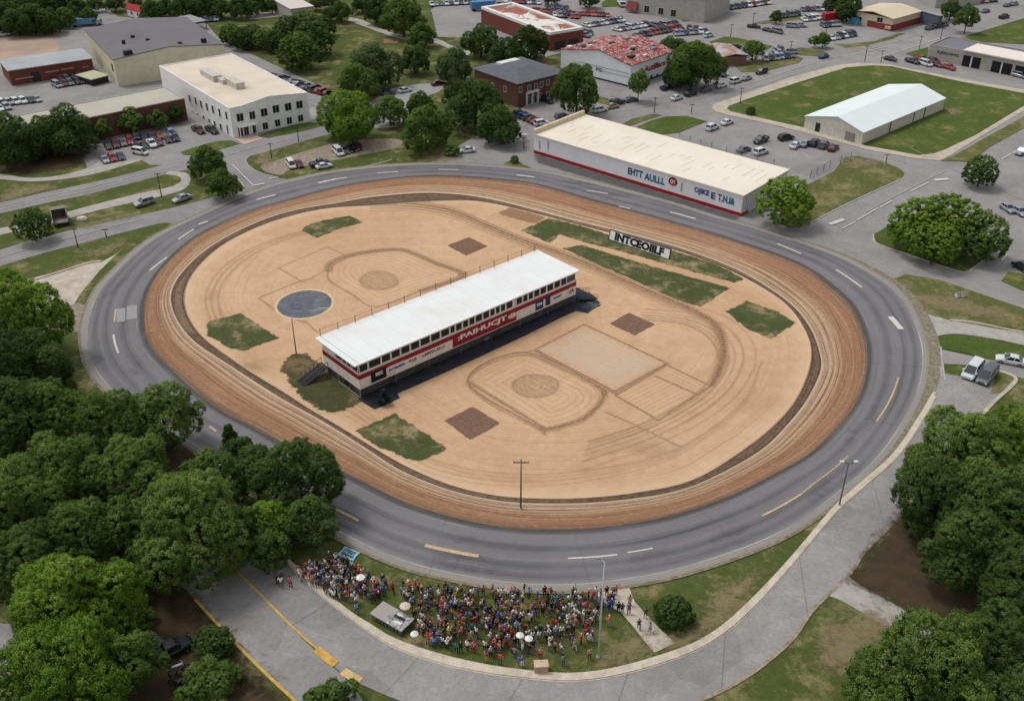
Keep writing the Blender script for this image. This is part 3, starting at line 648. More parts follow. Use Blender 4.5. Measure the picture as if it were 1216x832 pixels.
# round black pad
c0 = G(361.7, 361.5); rx = np.linalg.norm(G(394, 361.5) - c0); ry = np.linalg.norm(G(361.7, 345.5) - c0)
M_PAD, nt, b = newmat('pad_black'); p = wpos(nt)
a = noise(nt, p, .35, 6, .7, .8); c_ = noise(nt, vscale(nt, p, (.25, 1.0, 1)), 1.3, 7, .75, 1.5)
col = mixc(nt, mr(nt, a, .35, .65), lin((82, 86, 94)), lin((108, 112, 118)))
col = mixc(nt, mr(nt, c_, .57, .63, 0, .8), col, lin((176, 180, 184)))
nt.links.new(col, b.inputs['Base Color'])
def disc(name, r0, r1, z, mat, n=64):
    m = MB()
    for i in range(n):
        a, c = 2 * math.pi * i / n, 2 * math.pi * (i + 1) / n
        P = lambda t, f: (c0[0] + rx * f * math.cos(t), c0[1] + ry * f * math.sin(t), z)
        if r0 == 0: m.tri((c0[0], c0[1], z), P(a, r1), P(c, r1))
        else: m.quad(P(a, r0), P(a, r1), P(c, r1), P(c, r0))
    o = m.build(name, mat); tag(o, kind='structure')
zz = layer(); disc('pad_rim', .0, 1.09, zz, plain('rim_cream', (210, 182, 144), .9, .08, world=True)); disc('round_pad', 0, .985, layer(), M_PAD)
# dark apron in front of the stand
M_TAR = plain('tar_apron', (44, 47, 58), .6, .25, .8, world=True, dirt=(60, 60, 68))
sheet('tar_apron', [(423, 470), (428, 477), (445, 487), (475, 473.5), (472, 468), (502, 455), (562, 428), (592, 414), (622, 400), (666, 378), (684, 370), (698, 373), (713, 360), (694, 346), (680, 340)], M_TAR, smooth=False)
# store's shade painted as a darker asphalt strip along its front, oil stains on the loop
M_STORE_SHADE = soft_plain('store_shade_strip', (98, 96, 98), (84, 82, 84), .5, .5, .7, .7)
soft_patch('store_shade_strip', [(634, 183), (650, 188), (700, 203), (760, 221), (820, 240), (878, 258), (872, 262), (810, 243), (750, 226), (690, 209), (640, 194)], M_STORE_SHADE, res=.6, margin=1.5)
zs2 = layer(); M_OIL = soft_plain('oil_stain', (80, 78, 80), (70, 68, 70), 1.2, .8, .16, .9)
rs = random.Random(3)
for k in range(26):
    a = rs.uniform(-math.pi, math.pi); f = rs.choice((.33, .38, .6, .64, .8)) + rs.uniform(-.03, .03); r = np.interp(a, TT, RB) * (1 - f) + np.interp(a, TT, RA) * f; c = CEN + r * np.array([math.cos(a), math.sin(a)]); L = rs.uniform(1.5, 6); wd_ = rs.uniform(.3, .8)
    tv = np.array([-math.sin(a), math.cos(a)]); nv = np.array([math.cos(a), math.sin(a)]); pts = [c + tv * L * math.cos(t) + nv * wd_ * math.sin(t) for t in np.linspace(0, 6.28, 9)[:-1]]
    soft_patch('oil_stain', [proj((q[0], q[1], 0))[:2] for q in pts], M_OIL, res=.5, margin=1.0, z=zs2)
# ------------------------------------------------------------------ paint markings on the loop and roads
def mark(segs, mat, w, name='road_markings'):
    z = layer(); m = MB()
    for s in segs:
        ww = s[4] if len(s) > 4 else w
        a = G(s[0], s[1])[:2]; c = G(s[2], s[3])[:2]
        # follow the loop's curvature when close to it
        ra = (a - CEN); rc = (c - CEN); aa = math.atan2(ra[1], ra[0]); ac = math.atan2(rc[1], rc[0])
        if len(s) > 5: pts = [a + (c - a) * t for t in np.linspace(0, 1, 6)]
        else:
            dd = (ac - aa + math.pi) % (2 * math.pi) - math.pi
            pts = []
            fa = (np.hypot(*ra) - np.interp(aa, TT, RB)) / (np.interp(aa, TT, RA) - np.interp(aa, TT, RB)); fc = (np.hypot(*rc) - np.interp(ac, TT, RB)) / (np.interp(ac, TT, RA) - np.interp(ac, TT, RB))
            for t in np.linspace(0, 1, 8):
                an = aa + dd * t; an = (an + math.pi) % (2 * math.pi) - math.pi; f = fa + (fc - fa) * t
                r = np.interp(an, TT, RB) * (1 - f) + np.interp(an, TT, RA) * f; pts.append(CEN + r * np.array([math.cos(an), math.sin(an)]))
        for i in range(len(pts) - 1):
            t = pts[i + 1] - pts[i]; t /= np.linalg.norm(t); nn = np.array([-t[1], t[0]]) * ww / 2
            m.quad((*(pts[i] - nn), z), (*(pts[i + 1] - nn), z), (*(pts[i + 1] + nn), z), (*(pts[i] + nn), z))
    tag(m.build(name, mat), kind='structure')
mark([(135, 398, 141, 420, .35), (178, 322, 198.5, 306), (212, 285, 230.5, 272.7), (674.4, 663.5, 733, 659, .28), (745.6, 656.5, 775, 651.6, .25), (922.7, 290, 951, 302), (992.5, 320.8, 1023, 341.7, .4),
      (1057, 376.5, 1070, 391.5, 1.1), (697.6, 226.7, 721.8, 230.5, .45), (613, 208.6, 634.5, 211, .5), (796, 252.5, 826, 260.5, .5), (448, 206, 473, 204.6, .4), (520, 201.7, 544, 202.2, .35),
      (304.5, 238, 327, 232, .5), (378, 218, 400, 213, .6), (236, 267, 247, 263.5, .5), (735, 245.5, 748, 248.5, .4), (400, 213.2, 412, 211.5, .4)], M_PAINT, .38)
mark([(138, 367.6, 136, 382.7, .3), (185, 463.5, 200, 475), (208.6, 478.6, 227, 493.8), (249, 507, 257, 513), (388, 600, 426, 619), (504.6, 648, 568.4, 661, .6), (905, 613, 951, 587.4, .32), (951, 587.4, 968, 573.5, .2), (968.5, 573, 1007, 541.8, .18), (1040.6, 501, 1066.7, 448.7, .26)], M_PAINTY, .42)
mark([(144, 367, 143.5, 383, 1.6, 1), (157, 363.5, 156.5, 380, 1.9, 1)], plain('faded_paint', (150, 149, 150), .85, .08, 3, world=True), 1)
mark([(1018, 262, 1042, 247.8, .3, 1), (1045, 246.6, 1059.5, 239, .3, 1), (1082, 227.6, 1102.7, 217, .3, 1), (1109, 214.6, 1126, 213, 1.2, 1), (985, 267, 1002, 261, 1.1, 1), (1000, 272, 1016, 264, .25, 1), (1189, 189.6, 1208, 179, .3, 1), (1150, 205, 1168, 209, .5, 1),
      (885, 112, 905, 105, .3, 1), (925, 98, 960, 87, .3, 1), (330, 211, 320, 213, .4, 1), (300, 221, 314, 218.5, .6, 1), (276, 196, 300, 220, .25, 1), (1010, 66, 1060, 54, .3, 1), (1040, 70, 1120, 45, .3, 1), (1189, 310, 1196, 303, .3, 1)], M_PAINT, .3)
def faint(pts, w=.18, mat=None):
    return [(pts[i][0], pts[i][1], pts[i + 1][0], pts[i + 1][1], w, 1) for i in range(len(pts) - 1)]
M_FAINTP = plain('faint_line', (178, 176, 172), .85, .1, 1.2, world=True, dirt=(150, 148, 146))
mark(faint([(0, 246), (60, 232.5), (104, 223.5), (150, 212), (210, 197)]) + faint([(0, 249), (60, 236), (104, 227), (150, 215.5), (210, 200.5)]) + faint([(0, 306), (34, 295.5), (67, 287), (94, 280), (134, 269), (175, 259)]) + faint([(262, 187), (302, 175), (342, 166), (376, 157)])
     + faint([(1028, 252), (1060, 235), (1100, 214), (1124, 203)]) + faint([(812, 122), (850, 111), (905, 95), (960, 77), (1000, 66)], .22) + faint([(820, 129), (852, 117), (905, 101), (960, 83)], .16) + faint([(1020, 62), (1060, 51), (1100, 38), (1150, 22), (1200, 5)], .22) + faint([(1080, 176), (1140, 205), (1216, 238)], .16) + faint([(560, 178), (590, 166), (618, 152), (640, 140)]) + faint([(868, 132), (950, 158), (1030, 182), (1080, 194)], .12) + faint([(1060, 80), (1140, 97), (1216, 110)], .12)
     + faint([(700, 20), (760, 28), (850, 40), (940, 60)], .2) + faint([(640, 145), (700, 138), (760, 128), (810, 118)], .2), M_FAINTP, .18)
# expansion joints on the frontage slab
def joints(A, B, n, off=0):
    a = catmull(A, n); b_ = catmull(B, n); z = layer(); m = MB()
    for i in range(1, n - 1):
        p, q = G(*a[i]), G(*b_[i]); t = (q - p)[:2]; t /= np.linalg.norm(t); nn = np.array([-t[1], t[0]]) * .022
        m.quad((*(p[:2] - nn), z), (*(q[:2] - nn), z), (*(q[:2] + nn), z), (*(p[:2] + nn), z))
    tag(m.build('slab_joints', plain('joint_dark', (116, 113, 111), .9, .1, world=True)), kind='structure')
joints(KERB_OUT, FR_B, 9)
# ------------------------------------------------------------------ kerbs
KW = [(300, 621), (327, 648), (345, 666), (369, 687), (388, 704), (417, 727), (440, 741.5), (470, 759), (523, 777), (575, 789), (628, 796.5), (681, 799.5), (733, 792.5), (800, 773), (843, 753), (884, 719.5), (936, 665), (988, 604), (1022, 573), (1060, 539), (1088, 499), (1107, 467)]
def kerb_wall():
    a = gp(catmull(KW, 180)); b_ = gp(catmull(KERB_OUT, 180)); m = MB()
    for i in range(179):
        g0 = .0 if i % 5 else .02
        A0, A1 = a[i] * (1 - g0) + a[i + 1] * g0, a[i + 1]; B0, B1 = b_[i] * (1 - g0) + b_[i + 1] * g0, b_[i + 1]
        h0 = .22
        for P, Qq, R_, T_, z0, z1 in ((A0, A1, B1, B0, 0, h0),):
            m.loft([[(*P, 0), (*P, h0), (*(P * .12 + T_ * .88), h0), (*(P * .1 + T_ * .9), .1), (*T_, .09), (*T_, 0)],
                    [(*Qq, 0), (*Qq, h0), (*(Qq * .12 + R_ * .88), h0), (*(Qq * .1 + R_ * .9), .1), (*R_, .09), (*R_, 0)]], cap=(i % 5 == 0))
    o = m.build('kerb', plain('kerb_stone', (198, 188, 170), .9, .09, .9, world=True, dirt=(150, 138, 118)))
    tag(o, 'long pale concrete kerb curving between the crowd lawn and the outer road', 'kerb')
kerb_wall()
def kerb(line, w, h, mat, label, n=50):
    o = strip_wall('kerb', line, w, h, mat, n=n); tag(o, label, 'kerb')
kerb([(232, 712), (277, 761), (316, 800), (351, 833), (372, 856)], .35, .14, M_KERBY, 'yellow painted kerb along the lower left edge of the lane beside the bushes')
kerb([(281, 678), (316, 713), (351, 748), (376, 770)], .3, .14, M_KERBY, 'long thin yellow kerb dividing the two lanes at lower left')
kerb([(376, 771), (388, 781), (399, 789)], 1.1, .16, M_KERBY, 'wide yellow kerb block at the end of the lane divider')
kerb([(407, 797), (418, 804), (428, 809)], 1.1, .16, plain('kerb_faded', (206, 178, 124), .85, .12, world=True), 'faded yellow kerb block nearest the bottom edge')
kerb([(1155, 505), (1180, 478), (1200, 460), (1206, 450), (1192, 443), (1160, 436)], .6, .25, M_CONC, 'pale concrete kerb with a corner behind the two parked vans')
kerb([(1128, 380.5), (1160, 384), (1216, 395.5), (1260, 404)], .5, .2, M_CONC, 'straight pale kerb above the grey side road at right')
kerb([(1117, 412), (1119, 433), (1122, 452)], .35, .14, M_CONC2, 'short grey kerb beside the verge at the right bend')
kerb([(1092, 498), (1102, 482), (1110, 466)], .5, .2, M_CONC, 'short pale kerb stub beside the parking bay at right')
kerb([(40, 333), (72, 323), (108, 312), (121, 311)], .5, .25, M_CONC, 'tan kerb along the top of the pale concrete pad at left')
kerb([(1037, 278), (1041, 289), (1079, 302.5), (1142, 323), (1156, 318), (1172, 306)], .3, .14, M_CONC, 'curved kerb around the island of the widest bush at right')
kerb([(955, 268.6), (1012, 239.5), (1073, 212)], .35, .14, M_CONC2, 'kerb between the sloping lawn and the road by the white store')
kerb([(1118, 448), (1117, 436)], .3, .13, M_CONC2, 'short kerb at the tiny lawn beside the vans')
kerb([(291, 190), (296, 198), (310, 206), (331, 211.5)], .3, .14, M_CONC2, 'curved kerb at the side street mouth near the white office building')
kerb([(404, 203), (440, 197), (465, 190)], .3, .13, M_CONC2, 'thin kerb on the grass strip above the far side of the track')
kerb([(277, 208), (284, 214), (290, 222)], .3, .14, M_CONC, 'small kerb corner beside the double tree near the side street')
# ------------------------------------------------------------------ buildings
M_GLASS = plain('window_dark', (32, 37, 42), .35, .2, 2, spec=.25)
M_GLASSB = plain('window_blue', (58, 82, 104), .2, .2, 2, spec=.6)
M_WHITE = plain('white_paint', (236, 236, 234), .7, .05, 1.2, dirt=(190, 190, 188))
M_TRIM = plain('trim_white', (214, 214, 212), .6, .05)
M_DARK = plain('dark_metal', (42, 43, 48), .6, .15)
M_STEEL = plain('steel', (140, 142, 146), .45, .1, 3, metal=.5)
class Bld:
    def __init__(s, name, label, cat, nb, nr, A, B, h=None):
        s.h = hsolve(nb, nr) if h is None else h
        N0 = G(*nb); a = G(*A, s.h)[:2] - N0[:2]; c = G(*B, s.h)[:2] - N0[:2]
        s.la = float(np.linalg.norm(a)); ex = a / s.la; ey = np.array([-ex[1], ex[0]])
        s.lb = float(c @ ey); s.O = N0; s.ex = ex; s.ey = ey; s.sg = 1 if s.lb > 0 else -1
        print('BLD', name, 'h%.1f a%.1f b%.1f skew%.1f' % (s.h, s.la, s.lb, c @ ex))
        s.root = thing(name, label, cat, (N0[0], N0[1], 0), math.atan2(ex[1], ex[0]))
    def plane(s, face):                     # point, normal (outward), direction in world
        if face == 'a': return s.O[:2], -s.sg * s.ey, s.ex
        if face == 'b': return s.O[:2], -s.ex, s.ey * s.sg
        if face == 'a2': return s.O[:2] + s.ey * s.lb, s.sg * s.ey, s.ex
        if face == 'b2': return s.O[:2] + s.ex * s.la, s.ex, s.ey * s.sg
    def hit(s, face, u, v):
        P, n, d = s.plane(face); r = ray(u, v); t = (P @ n) / (r[:2] @ n); X = r * t
        return float((X[:2] - P) @ d), float(X[2] + CH)
    def pt(s, face, q, z, off=0.0):         # local coordinates
        if face == 'a': return (q, -s.sg * off, z)
        if face == 'b': return (-off, s.sg * q, z)
        if face == 'a2': return (q, s.lb + s.sg * off, z)
        return (s.la + off, s.sg * q, z)
    def rect(s, m, face, q0, q1, z0, z1, o0, o1, mi=0):
        if q0 > q1: q0, q1 = q1, q0
        P = [s.pt(face, q, z, o) for q in (q0, q1) for z in (z0, z1) for o in (o0, o1)]
        P = np.array(P); m.box(P[:, 0].min(), P[:, 0].max(), P[:, 1].min(), P[:, 1].max(), z0, z1, mi)
    def walls(s, mat, h=None, gable=None, top=0.0, name='wall'):
        """gable=(axis 'a'|'b' the gable front lies on, rise, position 0..1)"""
        m = MB(); h = s.h if h is None else h; la, lb = s.la, s.lb
        c = [(0, 0), (la, 0), (la, lb), (0, lb)]
        if not gable: m.box(0, la, 0, lb, 0, h)
        else:
            ax, rise, t = gable
            if ax == 'b': f = lambda x: [(x, 0, 0), (x, lb, 0), (x, lb, h), (x, lb * t, h + rise), (x, 0, h)]; m.loft([f(0), f(la)])
            else: f = lambda y: [(0, y, 0), (la, y, 0), (la, y, h), (la * t, y, h + rise), (0, y, h)]; m.loft([f(0), f(lb)])
        return m.build(name, mat, s.root)
    def roof(s, mat, gable=None, ov=.3, th=.25, z=None):
        m = MB(); h = (s.h if z is None else z) + .01; la, lb = s.la, s.lb; g = s.sg * ov
        if not gable: m.box(-ov, la + ov, -g, lb + g, h, h + th)
        else:
            ax, rise, t = gable
            if ax == 'b':
                f = lambda x: [(x, -g, h - rise * ov / abs(lb * t)), (x, lb * t, h + rise), (x, lb + g, h - rise * ov / abs(lb * (1 - t))), (x, lb + g, h + th - rise * ov / abs(lb * (1 - t))), (x, lb * t, h + rise + th), (x, -g, h + th - rise * ov / abs(lb * t))]
                m.loft([f(-ov), f(la + ov)])
            else:
                f = lambda y: [(-ov, y, h), (la * t, y, h + rise), (la + ov, y, h), (la + ov, y, h + th), (la * t, y, h + rise + th), (-ov, y, h + th)]
                m.loft([f(-g), f(lb + g)])
        return m.build('roof', mat, s.root)
    def parapet(s, mat, hh=.5, w=.3):
        m = MB(); h = s.h; la, lb, g = s.la, s.lb, s.sg
        m.box(0, la, 0, g * w, h, h + hh); m.box(0, la, lb, lb - g * w, h, h + hh); m.box(0, w, g * w, lb - g * w, h, h + hh); m.box(la - w, la, g * w, lb - g * w, h, h + hh)
        return m.build('parapet', mat, s.root)
    def window(s, face, q, z, w, h, frame=M_TRIM, glass=M_GLASS, name='window', arch=False, mull=True):
        m = MB(); f = .09; q0, q1, z0, z1 = q - w / 2, q + w / 2, z - h / 2, z + h / 2
        s.rect(m, face, q0 - f, q0, z0 - f, z1 + f, .0, .1); s.rect(m, face, q1, q1 + f, z0 - f, z1 + f, 0, .1)
        s.rect(m, face, q0, q1, z1, z1 + f, 0, .1); s.rect(m, face, q0, q1, z0 - f, z0, 0, .14)
        if mull: s.rect(m, face, q - .03, q + .03, z0, z1, .0, .06)
        if arch:
            s.rect(m, face, q0 + w * .1, q1 - w * .1, z1 + f, z1 + f * 2, 0, .08); s.rect(m, face, q0 + w * .28, q1 - w * .28, z1 + 2 * f, z1 + 3 * f, 0, .08)
        o = m.build(name, frame, s.root); g = MB(); s.rect(g, face, q0, q1, z0, z1, .0, .03); g.build('pane', glass, o); return o
    def window_px(s, face, u, v, w, h, **k):
        q, z = s.hit(face, u, v); return s.window(face, q, z, w, h, **k)
    def panel_px(s, face, u0, v0, u1, v1, mat, name, h=None, off=.04, o0=0.0, label=None):
        q0, z0 = s.hit(face, u0, v0); q1, z1 = s.hit(face, u1, v1); m = MB()
        s.rect(m, face, q0, q1, min(z0, z1), max(z0, z1), o0, off); return m.build(name, mat, s.root, label=label)
    def text(s, face, txt, q0, q1, z0, z1, mat, off=.06, parent=None, name='lettering'):
        P, n, d = s.plane(face); dl = np.array(s.pt(face, 1, 0, 0)) - np.array(s.pt(face, 0, 0, 0)); nl = np.array(s.pt(face, 0, 0, 1)) - np.array(s.pt(face, 0, 0, 0))
        o0 = np.array(s.pt(face, q0, z0, off)); X = dl * (q1 - q0); Y = np.array([0, 0, z1 - z0]); return put_text(txt, o0, X, Y, nl, mat, parent or s.root, name, bold=.042)
def text_mesh(txt, bold=.0):
    cu = bpy.data.curves.new('t', 'FONT'); cu.body = txt; cu.extrude = .0; cu.offset = bold; cu.resolution_u = 2
    ob = bpy.data.objects.new('t', cu); COL.objects.link(ob); dg = bpy.context.evaluated_depsgraph_get(); dg.update()
    me = bpy.data.meshes.new_from_object(ob.evaluated_get(dg)); COL.objects.unlink(ob); bpy.data.objects.remove(ob); bpy.data.curves.remove(cu)
    n = len(me.vertices); c = np.zeros(n * 3); me.vertices.foreach_get('co', c); c = c.reshape(-1, 3)
    lo, hi = c.min(0), c.max(0); c[:, :2] = (c[:, :2] - lo[:2]) / (hi[:2] - lo[:2] + 1e-9); c[:, 2] = 0; return me, c
def put_text(txt, o, X, Y, nl, mat, parent, name='lettering', bold=.02):
    me, c = text_mesh(txt, bold); W = o[None, :] + c[:, :1] * X[None, :] + c[:, 1:2] * Y[None, :]
    me.vertices.foreach_set('co', W.ravel()); me.materials.clear(); me.materials.append(mat); me.update()
    ob = bpy.data.objects.new(name, me); COL.objects.link(ob)
    if parent is not None: ob.parent = parent
    return ob
M_BLUE = plain('letter_blue', (38, 82, 136), .6, .2); M_TEAL = plain('letter_teal', (44, 112, 142), .6, .2); M_RED = plain('paint_red', (158, 34, 44), .6, .12, 1.5); M_BLACK = plain('paint_black', (26, 27, 32), .6, .15); M_LWHITE = plain('letter_white', (232, 228, 222), .7, .05)
M_BEIGE_ROOF = plain('roof_beige', (214, 202, 184), .9, .05, .15, dirt=(184, 166, 146))
M_BRICK = plain('brick_brown', (104, 70, 62), .9, .15, 2.0, dirt=(84, 58, 54)); M_BRICK2 = plain('brick_red', (118, 66, 58), .9, .15, 2.0, dirt=(90, 52, 48))
# --- white two-storey office
W = Bld('office_building', 'white two storey building with rows of dark windows and a beige roof', 'building', (277.6, 164), (276, 130), (365, 111), (163, 84))
W.walls(M_WHITE); W.parapet(M_WHITE, .35, .3)
rf = W.roof(M_BEIGE_ROOF, ov=-.32, th=.12)
gm = MB(); la = W.la; gm.loft([[(la * .12, W.sg * y, W.h + .3), (la * .5, W.sg * y, W.h + 1.5), (la * .98, W.sg * y, W.h + .3)] for y in (-.02, .35)]); gm.build('gable', M_WHITE, W.root)
for u, v in ((285, 139.5), (313.5, 133.5), (327.5, 129.5), (342, 127), (355.5, 124.3)): W.window_px('a', u, v, 1.9, 2.1)
W.window_px('a', 299.5, 137, 1.6, 2.1, arch=True)
for u, v in ((315, 149.7), (329.5, 146), (343.5, 143.3), (357, 140.5)): W.window_px('a', u, v, 1.5, 1.9)
for u in (285.5, 292.5, 303): 
    q, z = W.hit('a', u, 155); W.window('a', q, 1.35, 1.3, 2.5, name='door')
for u, v in ((225.5, 117.5), (232.5, 120), (239, 124), (246, 127), (253, 130), (261, 134), (269, 137.3)): W.window_px('b', u, v, 1.25, 2.3, mull=False)
for u, v in ((229.5, 136), (235.5, 139), (242.5, 142), (249, 145.5), (255.5, 148.5), (262.5, 151.5)): W.window_px('b', u, v, 1.25, 2.3, mull=False)
q, z = W.hit('b', 270.5, 154); W.window('b', q, 1.4, 1.1, 2.6, glass=M_GLASSB, name='door')
for k, (u0, v0, u1, v1) in enumerate(((240, 89, 262, 97), (258, 95, 272, 100), (270, 98.5, 288, 106))):
    a_, b_ = G(u0, v0, W.h), G(u1, v1, W.h); R_ = Matrix.Rotation(-math.atan2(W.ex[1], W.ex[0]), 2)
    l0 = R_ @ Vector((a_ - W.O)[:2]); l1 = R_ @ Vector((b_ - W.O)[:2]); m = MB(); cx = (l0.x + l1.x) / 2
    m.box(cx - 1.3, cx + 1.3, l0.y, l1.y, W.h + .13, W.h + (1.7, 1.2, 1.7)[k]); m.box(cx - 1.4, cx + 1.4, l0.y - .1 * (1 if l0.y < l1.y else -1), l1.y + .1, W.h + (1.7, 1.2, 1.7)[k], W.h + (1.85, 1.35, 1.85)[k]); m.build('roof_unit', plain('hvac', (196, 190, 184), .6, .1), W.root)
m = MB(); q, z = W.hit('a', 292, 150); m.box(q - 2.6, q + 2.6, 0, -W.sg * 1.6, 2.9, 3.1); m.box(q - 2.5, q - 2.3, -W.sg * 1.3, -W.sg * 1.5, 0, 2.9); m.box(q + 2.3, q + 2.5, -W.sg * 1.3, -W.sg * 1.5, 0, 2.9); m.build('porch', M_WHITE, W.root)
# --- cream warehouse
M_CREAM = plain('metal_cream', (214, 208, 182), .7, .05, .6, dirt=(192, 186, 162)); M_ROOFD = plain('roof_dark', (112, 109, 114), .9, .06, .12, dirt=(98, 96, 102))
B2 = Bld('warehouse', 'large cream walled warehouse with a dark grey roof behind the white office', 'warehouse', (141, 103), (135.5, 71.7), (265.6, 53.5), (65.6, 40.6))
gb = ('a', 1.7, .5); B2.walls(M_CREAM, gable=gb); B2.roof(M_ROOFD, gb, .2)
for t in np.linspace(.04, .96, 16):
    pass
m = MB()
for t in np.linspace(0, B2.la, 36): m.box(t - .05, t + .05, 0, -B2.sg * .06, 0.1, B2.h - .1)
for t in np.linspace(0, abs(B2.lb), 30): m.box(0, -.06, B2.sg * t - .05, B2.sg * t + .05, .1, B2.h - .1)
m.build('wall_ribs', M_CREAM, B2.root)
for u, v, s_ in ((152, 64, 1.3), (158, 46, .6), (147, 52, .5), (176, 50, .6), (242, 50, .8), (214, 54, .6)):
    P = G(u, v, B2.h + 1); R_ = Matrix.Rotation(-math.atan2(B2.ex[1], B2.ex[0]), 2) @ Vector((P - B2.O)[:2]); MB().box(R_.x - s_, R_.x + s_, R_.y - s_ * .7, R_.y + s_ * .7, B2.h + .3, B2.h + 2.1).build('roof_vent', M_DARK, B2.root)
m = MB(); q, z = B2.hit('b', 134, 82); B2.rect(m, 'b', q - 1, q + 1, 4, 6.2, 0, .08); m.build('vent', M_DARK, B2.root)
# --- brick hall at left with a metal roof
B3 = Bld('brick_building', 'low dark red brick building with a pale metal roof at the far left', 'building', (14.7, 102), (8, 84.6), (109, 70), (-9, 73.5))
B3.walls(M_BRICK2); B3.roof(plain('roof_metal_grey', (160, 164, 168), .6, .05, .3, dirt=(140, 142, 144)), ov=.4)
for u0, v0, u1, v1 in ((18, 93.5, 40, 92), (54, 86.5, 70, 83.5), (72, 83, 88, 80.5), (98, 80.5, 105, 79)):
    q0, z0 = B3.hit('a', u0, v0); q1, z1 = B3.hit('a', u1, v1); m = MB(); zc = (z0 + z1) / 2; B3.rect(m, 'a', q0, q1, zc - .15, zc + .2, 0, .12); m.build('wall_band', plain('band_pale', (176, 150, 138), .8), B3.root)
q, z = B3.hit('a', 43, 92); m = MB(); B3.rect(m, 'a', q - 1.3, q + 1.3, 0, 3.2, 0, .07); m.build('door', M_DARK, B3.root)
# --- small dark shed
B4 = Bld('shed', 'small dark open shed with a pale green roof beside the cream warehouse', 'shed', (110.5, 102.5), (110, 95), (128, 90), (98, 88))
B4.walls(M_DARK); B4.roof(plain('roof_palegreen', (176, 178, 150), .7, .06), ov=.4)
# --- long low flat building behind the tree row
B5 = Bld('flat_building', 'long low brown brick building with a wide pale flat roof behind the tree row', 'building', (223.5, 143), (220, 117.5), (-60, 174), (195, 104))
B5.walls(M_BRICK); B5.parapet(plain('coping', (176, 170, 160), .8), .25, .35); B5.roof(plain('roof_pale', (178, 174, 162), .9, .06, .1, dirt=(164, 164, 140)), ov=-.4, th=.08)
# --- brick house with hip roof
B6 = Bld('brick_building', 'two storey red brown brick building with a low grey hipped roof and white entrance', 'building', (614.7, 128), (614.7, 100), (671, 86), (550, 85))
B6.walls(M_BRICK); m = MB(); la, lb, h, g = B6.la, B6.lb, B6.h, B6.sg * .6
m.loft([[(-.6, -g, h), (la + .6, -g, h), (la + .6, lb + g, h), (-.6, lb + g, h)], [(-.6, -g, h + .25), (la + .6, -g, h + .25), (la + .6, lb + g, h + .25), (-.6, lb + g, h + .25)], [(la * .35, lb * .38, h + 1.9), (la * .65, lb * .38, h + 1.9), (la * .65, lb * .62, h + 1.9), (la * .35, lb * .62, h + 1.9)]])
m.build('roof', plain('shingle_grey', (98, 100, 106), .9, .1, .8), B6.root)
MB().box(la * .3, la * .7, lb * .7, lb * .82, h + .9, h + 1.9).build('roof_unit', M_TRIM, B6.root)
for u, v in ((618, 106.5), (628.5, 104.5), (636.5, 102.8), (643, 100.5), (650.5, 98)): B6.window_px('a', u, v, 1.1, 1.6)
for u, v in ((640.5, 113.5), (650.5, 112)): B6.window_px('a', u, v, 1.0, 1.5)
q, z = B6.hit('a', 631.5, 121)
m = MB(); B6.rect(m, 'a', q - 2.4, q - 2.0, 0, 3.6, 0, .5); B6.rect(m, 'a', q + 2.0, q + 2.4, 0, 3.6, 0, .5); B6.rect(m, 'a', q - .2, q + .2, 0, 3.6, 0, .5); B6.rect(m, 'a', q - 2.4, q + 2.4, 3.6, 4.1, 0, .8); m.build('entrance_frame', M_TRIM, B6.root)
for d in (-1.1, 1.1): B6.window('a', q + d, 1.3, 1.5, 2.4, name='door')
for u, v in ((556, 95), (570, 98), (585, 102), (600, 106)): B6.window_px('b', u, v, 1.1, 1.6)
# --- white warehouse, red roof
M_WALLW = plain('metal_white', (228, 230, 234), .7, .03, .5, dirt=(214, 216, 218))
B7 = Bld('warehouse', 'white warehouse with a red roof littered with pale debris', 'warehouse', (747.7, 103.6), (748.5, 78.6), (799.5, 61.3), (664.8, 59.6))
gb = ('b', 2.6, .45)
m, nt, b = newmat('roof_red'); p = opos(nt); n1_ = noise(nt, p, .55, 8, .8, 1.2); n2_ = noise(nt, p, 1.6, 4, .7)
col = mixc(nt, mr(nt, n2_, .3, .7), lin((140, 40, 50)), lin((160, 54, 62))); col = mixc(nt, mr(nt, n1_, .48, .53), col, mixc(nt, mr(nt, n2_, .45, .55), lin((200, 186, 178)), lin((96, 66, 62)))); nt.links.new(col, b.inputs['Base Color'])
B7.walls(M_WALLW, gable=gb); B7.roof(m, gb, .25, .3)
B7.text('b', 'FG', *[B7.hit('b', x, 82.5)[0] for x in (708, 715)], B7.hit('b', 711, 85)[1], B7.hit('b', 711, 80.5)[1], plain('letter_grey', (88, 96, 120), .6))
q0, q1 = B7.hit('a', 765, 80)[0], B7.hit('a', 790, 74)[0]; zc = B7.hit('a', 775, 79.5)[1]; B7.text('a', 'Autlllars', q0, q1, zc - .9, zc + 1.0, M_RED)
for u, v in ((773, 94), (780, 92.5), (787.5, 89.5)): B7.window_px('a', u, v, 1.2, 2.4, mull=False)
for z0, q0, q1 in ((B7.h * .62, .02, .75), (B7.h * .45, .0, .5)):
    m = MB(); L = abs(B7.lb); B7.rect(m, 'b', q0 * L, q1 * L, z0, z0 + .12, 0, .1); m.build('gutter', plain('trim_grey', (150, 152, 156), .6), B7.root)
m = MB(); B7.rect(m, 'b', 0, abs(B7.lb), 0.02, .5, 0, .12); B7.rect(m, 'a', 0, B7.la, .02, .5, .0, .12); m.build('plinth', M_DARK, B7.root)
